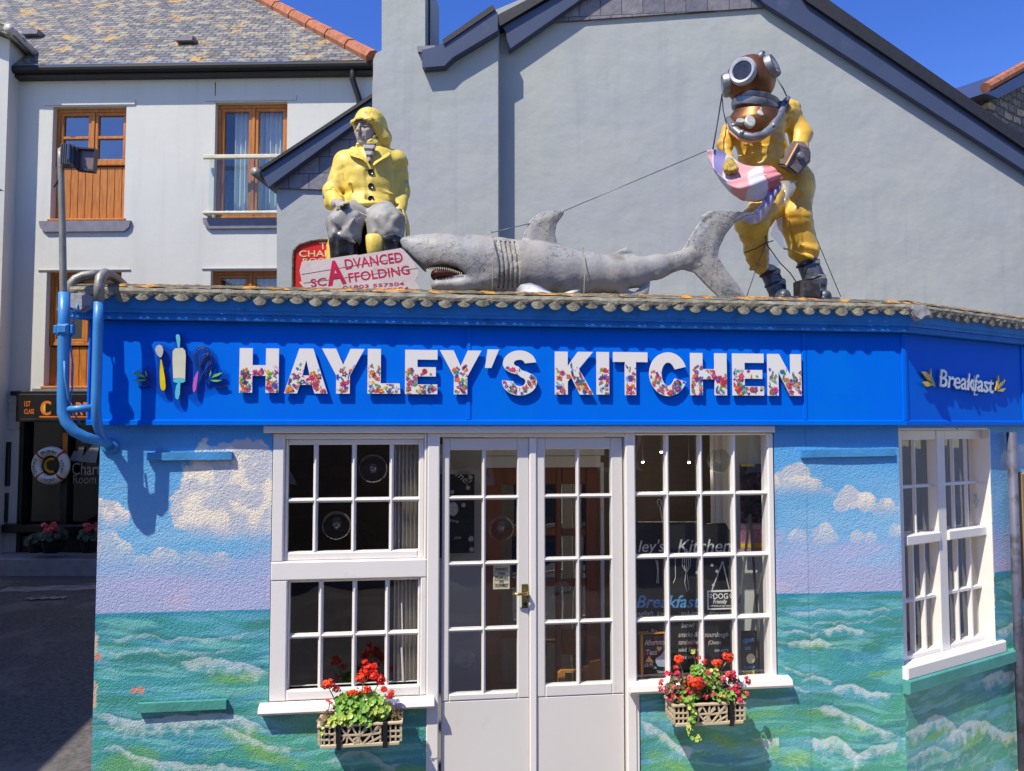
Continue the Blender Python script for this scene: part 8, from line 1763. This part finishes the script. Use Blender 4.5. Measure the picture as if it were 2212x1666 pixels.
def plant(name, lab, base, heads, leaves, stems, rg, cat='plant', group=None):
    t = empty(name, base, lab, cat, group)
    if leaves:
        mb = MB()
        for (px, py, w_, rx, ry, n_, m_i, r_) in leaves:
            mb.m = m_i; s_ = .0026
            for i in range(n_):
                a = rg.uniform(0, 6.28); q = rg.random() ** .5; c = A.PX(px + rx * q * math.cos(a), py + ry * q * math.sin(a), w_ + rg.uniform(-.05, .05) * (1 - q * .5))
                nrm = np.array([rg.uniform(-.7, .7) + .4 * math.cos(a), -1 + rg.uniform(-.3, .4), rg.uniform(.1, 1.1)]); rleaf(mb, c, r_ * rg.uniform(.65, 1.15), nrm, rg)
        mb.build('foliage', [lg, ly, lb_], t)
    for (px, py, w_, r_, m_) in heads:
        mb = MB(); nf = max(6, int(34 * (r_ / .03) ** 2)); head(mb, A.PX(px, py, w_), r_, rg, nf, .011 if r_ > .02 else .009); mb.build('flower_head', m_, t)
    if stems:
        mb = MB()
        for (pts, r_, m_i) in stems: mb.m = m_i; mb.tube([A.PX(a, b, w_) for a, b, w_ in pts], r_, 5, raw=True)
        mb.build('stems', [stem_m, brn], t, smooth=True)
    return t
rg = random.Random(11); z = .13
gc = 'geraniums in the lattice planters'
plant('geranium_plant', 'scarlet geranium with tall flower heads and big green leaves in the left planter', A.PX(775, 1560, z),
      [(795, 1447, z, .044, red), (808, 1460, z + .02, .036, red), (822, 1470, z + .02, .034, red), (778, 1464, z + .03, .034, orr), (709, 1478, z + .03, .032, orr), (727, 1489, z + .02, .022, sal), (792, 1492, z + .05, .026, orr), (770, 1495, z + .05, .024, orr), (755, 1498, z + .05, .018, orr), (829, 1490, z + .04, .022, red), (844, 1500, z + .04, .027, red), (808, 1440, z, .022, red), (790, 1430, z, .018, red)],
      [(775, 1522, z + .03, 52, 26, 130, 0, .021), (785, 1545, z + .05, 55, 20, 90, 0, .022), (745, 1550, z + .06, 30, 16, 34, 1, .018), (815, 1535, z + .05, 26, 18, 30, 1, .017), (800, 1520, z + .02, 40, 18, 40, 0, .018)],
      [([(775, 1540, z), (780, 1500, z), (790, 1455, z)], .0032, 0), ([(790, 1530, z), (805, 1500, z + .01), (822, 1470, z + .02)], .003, 0), ([(740, 1540, z), (722, 1510, z + .02), (710, 1485, z + .03)], .003, 0), ([(815, 1530, z), (835, 1510, z + .03), (842, 1502, z + .03)], .0025, 0)], rg, 'plant', gc)
plant('begonia_plant', 'small pink begonia with reddish stems at the left end of the left planter', A.PX(700, 1570, z), [(697, 1552, z + .04, .018, pink), (703, 1560, z + .05, .015, pink), (714, 1520, z + .03, .014, pink), (719, 1535, z + .04, .013, pink), (708, 1513, z + .03, .011, sal), (693, 1568, z + .05, .012, pink)],
      [(705, 1560, z + .04, 16, 16, 26, 2, .014), (722, 1562, z + .06, 16, 12, 24, 1, .014), (715, 1545, z + .03, 14, 16, 14, 2, .011), (697, 1578, z + .06, 8, 10, 8, 1, .012)], [([(712, 1575, z), (708, 1540, z + .02), (714, 1515, z + .03)], .002, 1), ([(700, 1575, z), (697, 1555, z + .03)], .002, 1)], rg)
st = []
for i in range(46): a = 838 + rg.uniform(0, 28); h_ = rg.uniform(18, 46); st.append(([(a, 1566, z + rg.uniform(-.02, .04)), (a + rg.uniform(-5, 5), 1566 - h_ * .6, z + .02), (a + rg.uniform(-9, 9), 1566 - h_, z + rg.uniform(-.02, .05))], .0016, 1))
plant('withered_plant', 'withered brown plant at the right end of the left planter', A.PX(852, 1566, z), [], [(852, 1553, z + .03, 18, 16, 50, 2, .008)], st, rg)
pg = 'geraniums in the right planter'
plant('geranium_plant', 'orange red geranium with yellow green stems standing tallest in the right planter', A.PX(1525, 1510, z),
      [(1466.5, 1425, z, .030, orr), (1572, 1421, z, .036, orr), (1549, 1433, z + .01, .028, orr), (1503, 1475, z + .07, .045, orr), (1508, 1420, z, .014, red), (1521, 1430, z + .01, .019, red)],
      [(1512, 1450, z + .02, 22, 14, 34, 0, .014), (1500, 1468, z + .02, 18, 12, 14, 1, .012), (1530, 1470, z + .02, 30, 14, 34, 0, .014), (1558, 1500, z + .02, 30, 12, 30, 0, .012), (1498, 1408, z, 5, 5, 8, 1, .008), (1546, 1450, z + .02, 10, 12, 10, 1, .012)],
      [([(1480, 1480, z), (1474, 1450, z), (1467, 1430, z)], .003, 0), ([(1545, 1475, z), (1560, 1445, z), (1572, 1425, z)], .003, 0), ([(1505, 1470, z), (1502, 1430, z), (1499, 1410, z)], .0028, 0)], rg, 'plant', gc)
bh = [(1400, 880), (1385, 840), (1300, 1010), (1320, 990), (1430, 1080), (1445, 1065), (1275, 960), (1265, 1010), (1490, 960), (1425, 1000), (1500, 1040), (1480, 1020), (1650, 880), (1730, 900), (1850, 880), (1770, 930), (1840, 940), (1950, 925), (1960, 950), (1680, 980), (1840, 1020), (1900, 1070), (1760, 1060), (1720, 1085), (1740, 1100), (1320, 1080), (1450, 920), (1410, 920), (1600, 940), (1810, 890), (1330, 890), (1960, 1050), (1790, 1050)] + [(rg.uniform(1290, 1940), rg.uniform(900, 1100)) for _ in range(26)]
hd = [(c7(a, b)[0], c7(a, b)[1], z + rg.uniform(.0, .08), rg.uniform(.014, .021), rg.choice([pink, pink, pink, sal])) for a, b in bh]
plant('begonia_plant', 'bushy pink begonia with bronze leaves filling the right planter', A.PX(1525, 1515, z), hd,
      [(1470, 1490, z + .04, 32, 30, 130, 2, .012), (1570, 1486, z + .03, 38, 32, 150, 2, .012), (1520, 1478, z + .02, 50, 24, 90, 0, .013), (1480, 1505, z + .06, 30, 14, 50, 0, .012), (1575, 1505, z + .06, 36, 14, 50, 0, .012), (1520, 1500, z - .02, 30, 20, 60, 2, .014)], [([(1470, 1510, z), (1450, 1480, z + .03)], .002, 1), ([(1590, 1510, z), (1607, 1470, z + .03)], .002, 1)], rg)
tr = [(1500, 1100), (1520, 1150), (1530, 1200), (1525, 1260), (1510, 1320), (1500, 1370), (1530, 1400), (1575, 1410)]
tv_ = [(c7(a, b)[0], c7(a, b)[1], .235) for a, b in tr]
plant('trailing_ivy', 'yellow green trailing stem hanging down the front of the right planter', A.PX(1500, 1525, .2), [], [(p[0], p[1], .235, 7 if i < 5 else 3.5, 7, 15 if i < 5 else 4, 1 if i % 3 else 0, .011) for i, p in enumerate(tv_[:-1])] + [(tv_[-1][0], tv_[-1][1], .24, 8, 6, 8, 1, .011)], [(tv_, .002, 0)], rg)
# plants at the foot of the far shopfront
def far_tub(px, py, r, lab, fl):
    t = empty('flower_tub', Wf.PX(px, 1192, .5), lab, 'planter'); c = Wf.PX(px, py + 22, .5); mb = MB(); s_ = Wf.scale(px, py)
    mb.lathe(np.array([c[0], c[1], Wf.v(px, 1193, .5)]), (0, 0, 1), [(r * .75 * s_, 0), (r * s_, 22 * s_), (r * 1.05 * s_, 24 * s_)], 16); mb.build('tub', shop_black, t)
    mb = MB(); dk = leafmat('dark_green_leaf', L(50, 70, 40), L(30, 44, 28)) if 'dark_green_leaf' not in bpy.data.materials else bpy.data.materials['dark_green_leaf']
    for i in range(150): d = np.array([rg.gauss(0, 1), rg.gauss(0, .8), abs(rg.gauss(0, .8))]); d = d / np.linalg.norm(d) * r * s_ * rg.uniform(.5, 1.1); rleaf(mb, c + np.array([0, 0, 10 * s_]) + d, .05, d + np.array([0, -.1, .1]), rg, 5)
    mb.build('foliage', dk, t)
    for i in range(fl): mb = MB(); head(mb, Wf.PX(px + rg.uniform(-r, r) * .8, py - 10 + rg.uniform(-8, 10), .62), .045, rg, 12, .03); mb.build('flower_head', sal, t)
far_tub(78, 1160, 17, 'dark green bushy tub at the foot of the black shopfront corner', 0); far_tub(115, 1150, 24, 'tub of pink flowers below the life ring', 6); far_tub(195, 1150, 20, 'tub of pink flowers half hidden behind the cafe corner', 4)
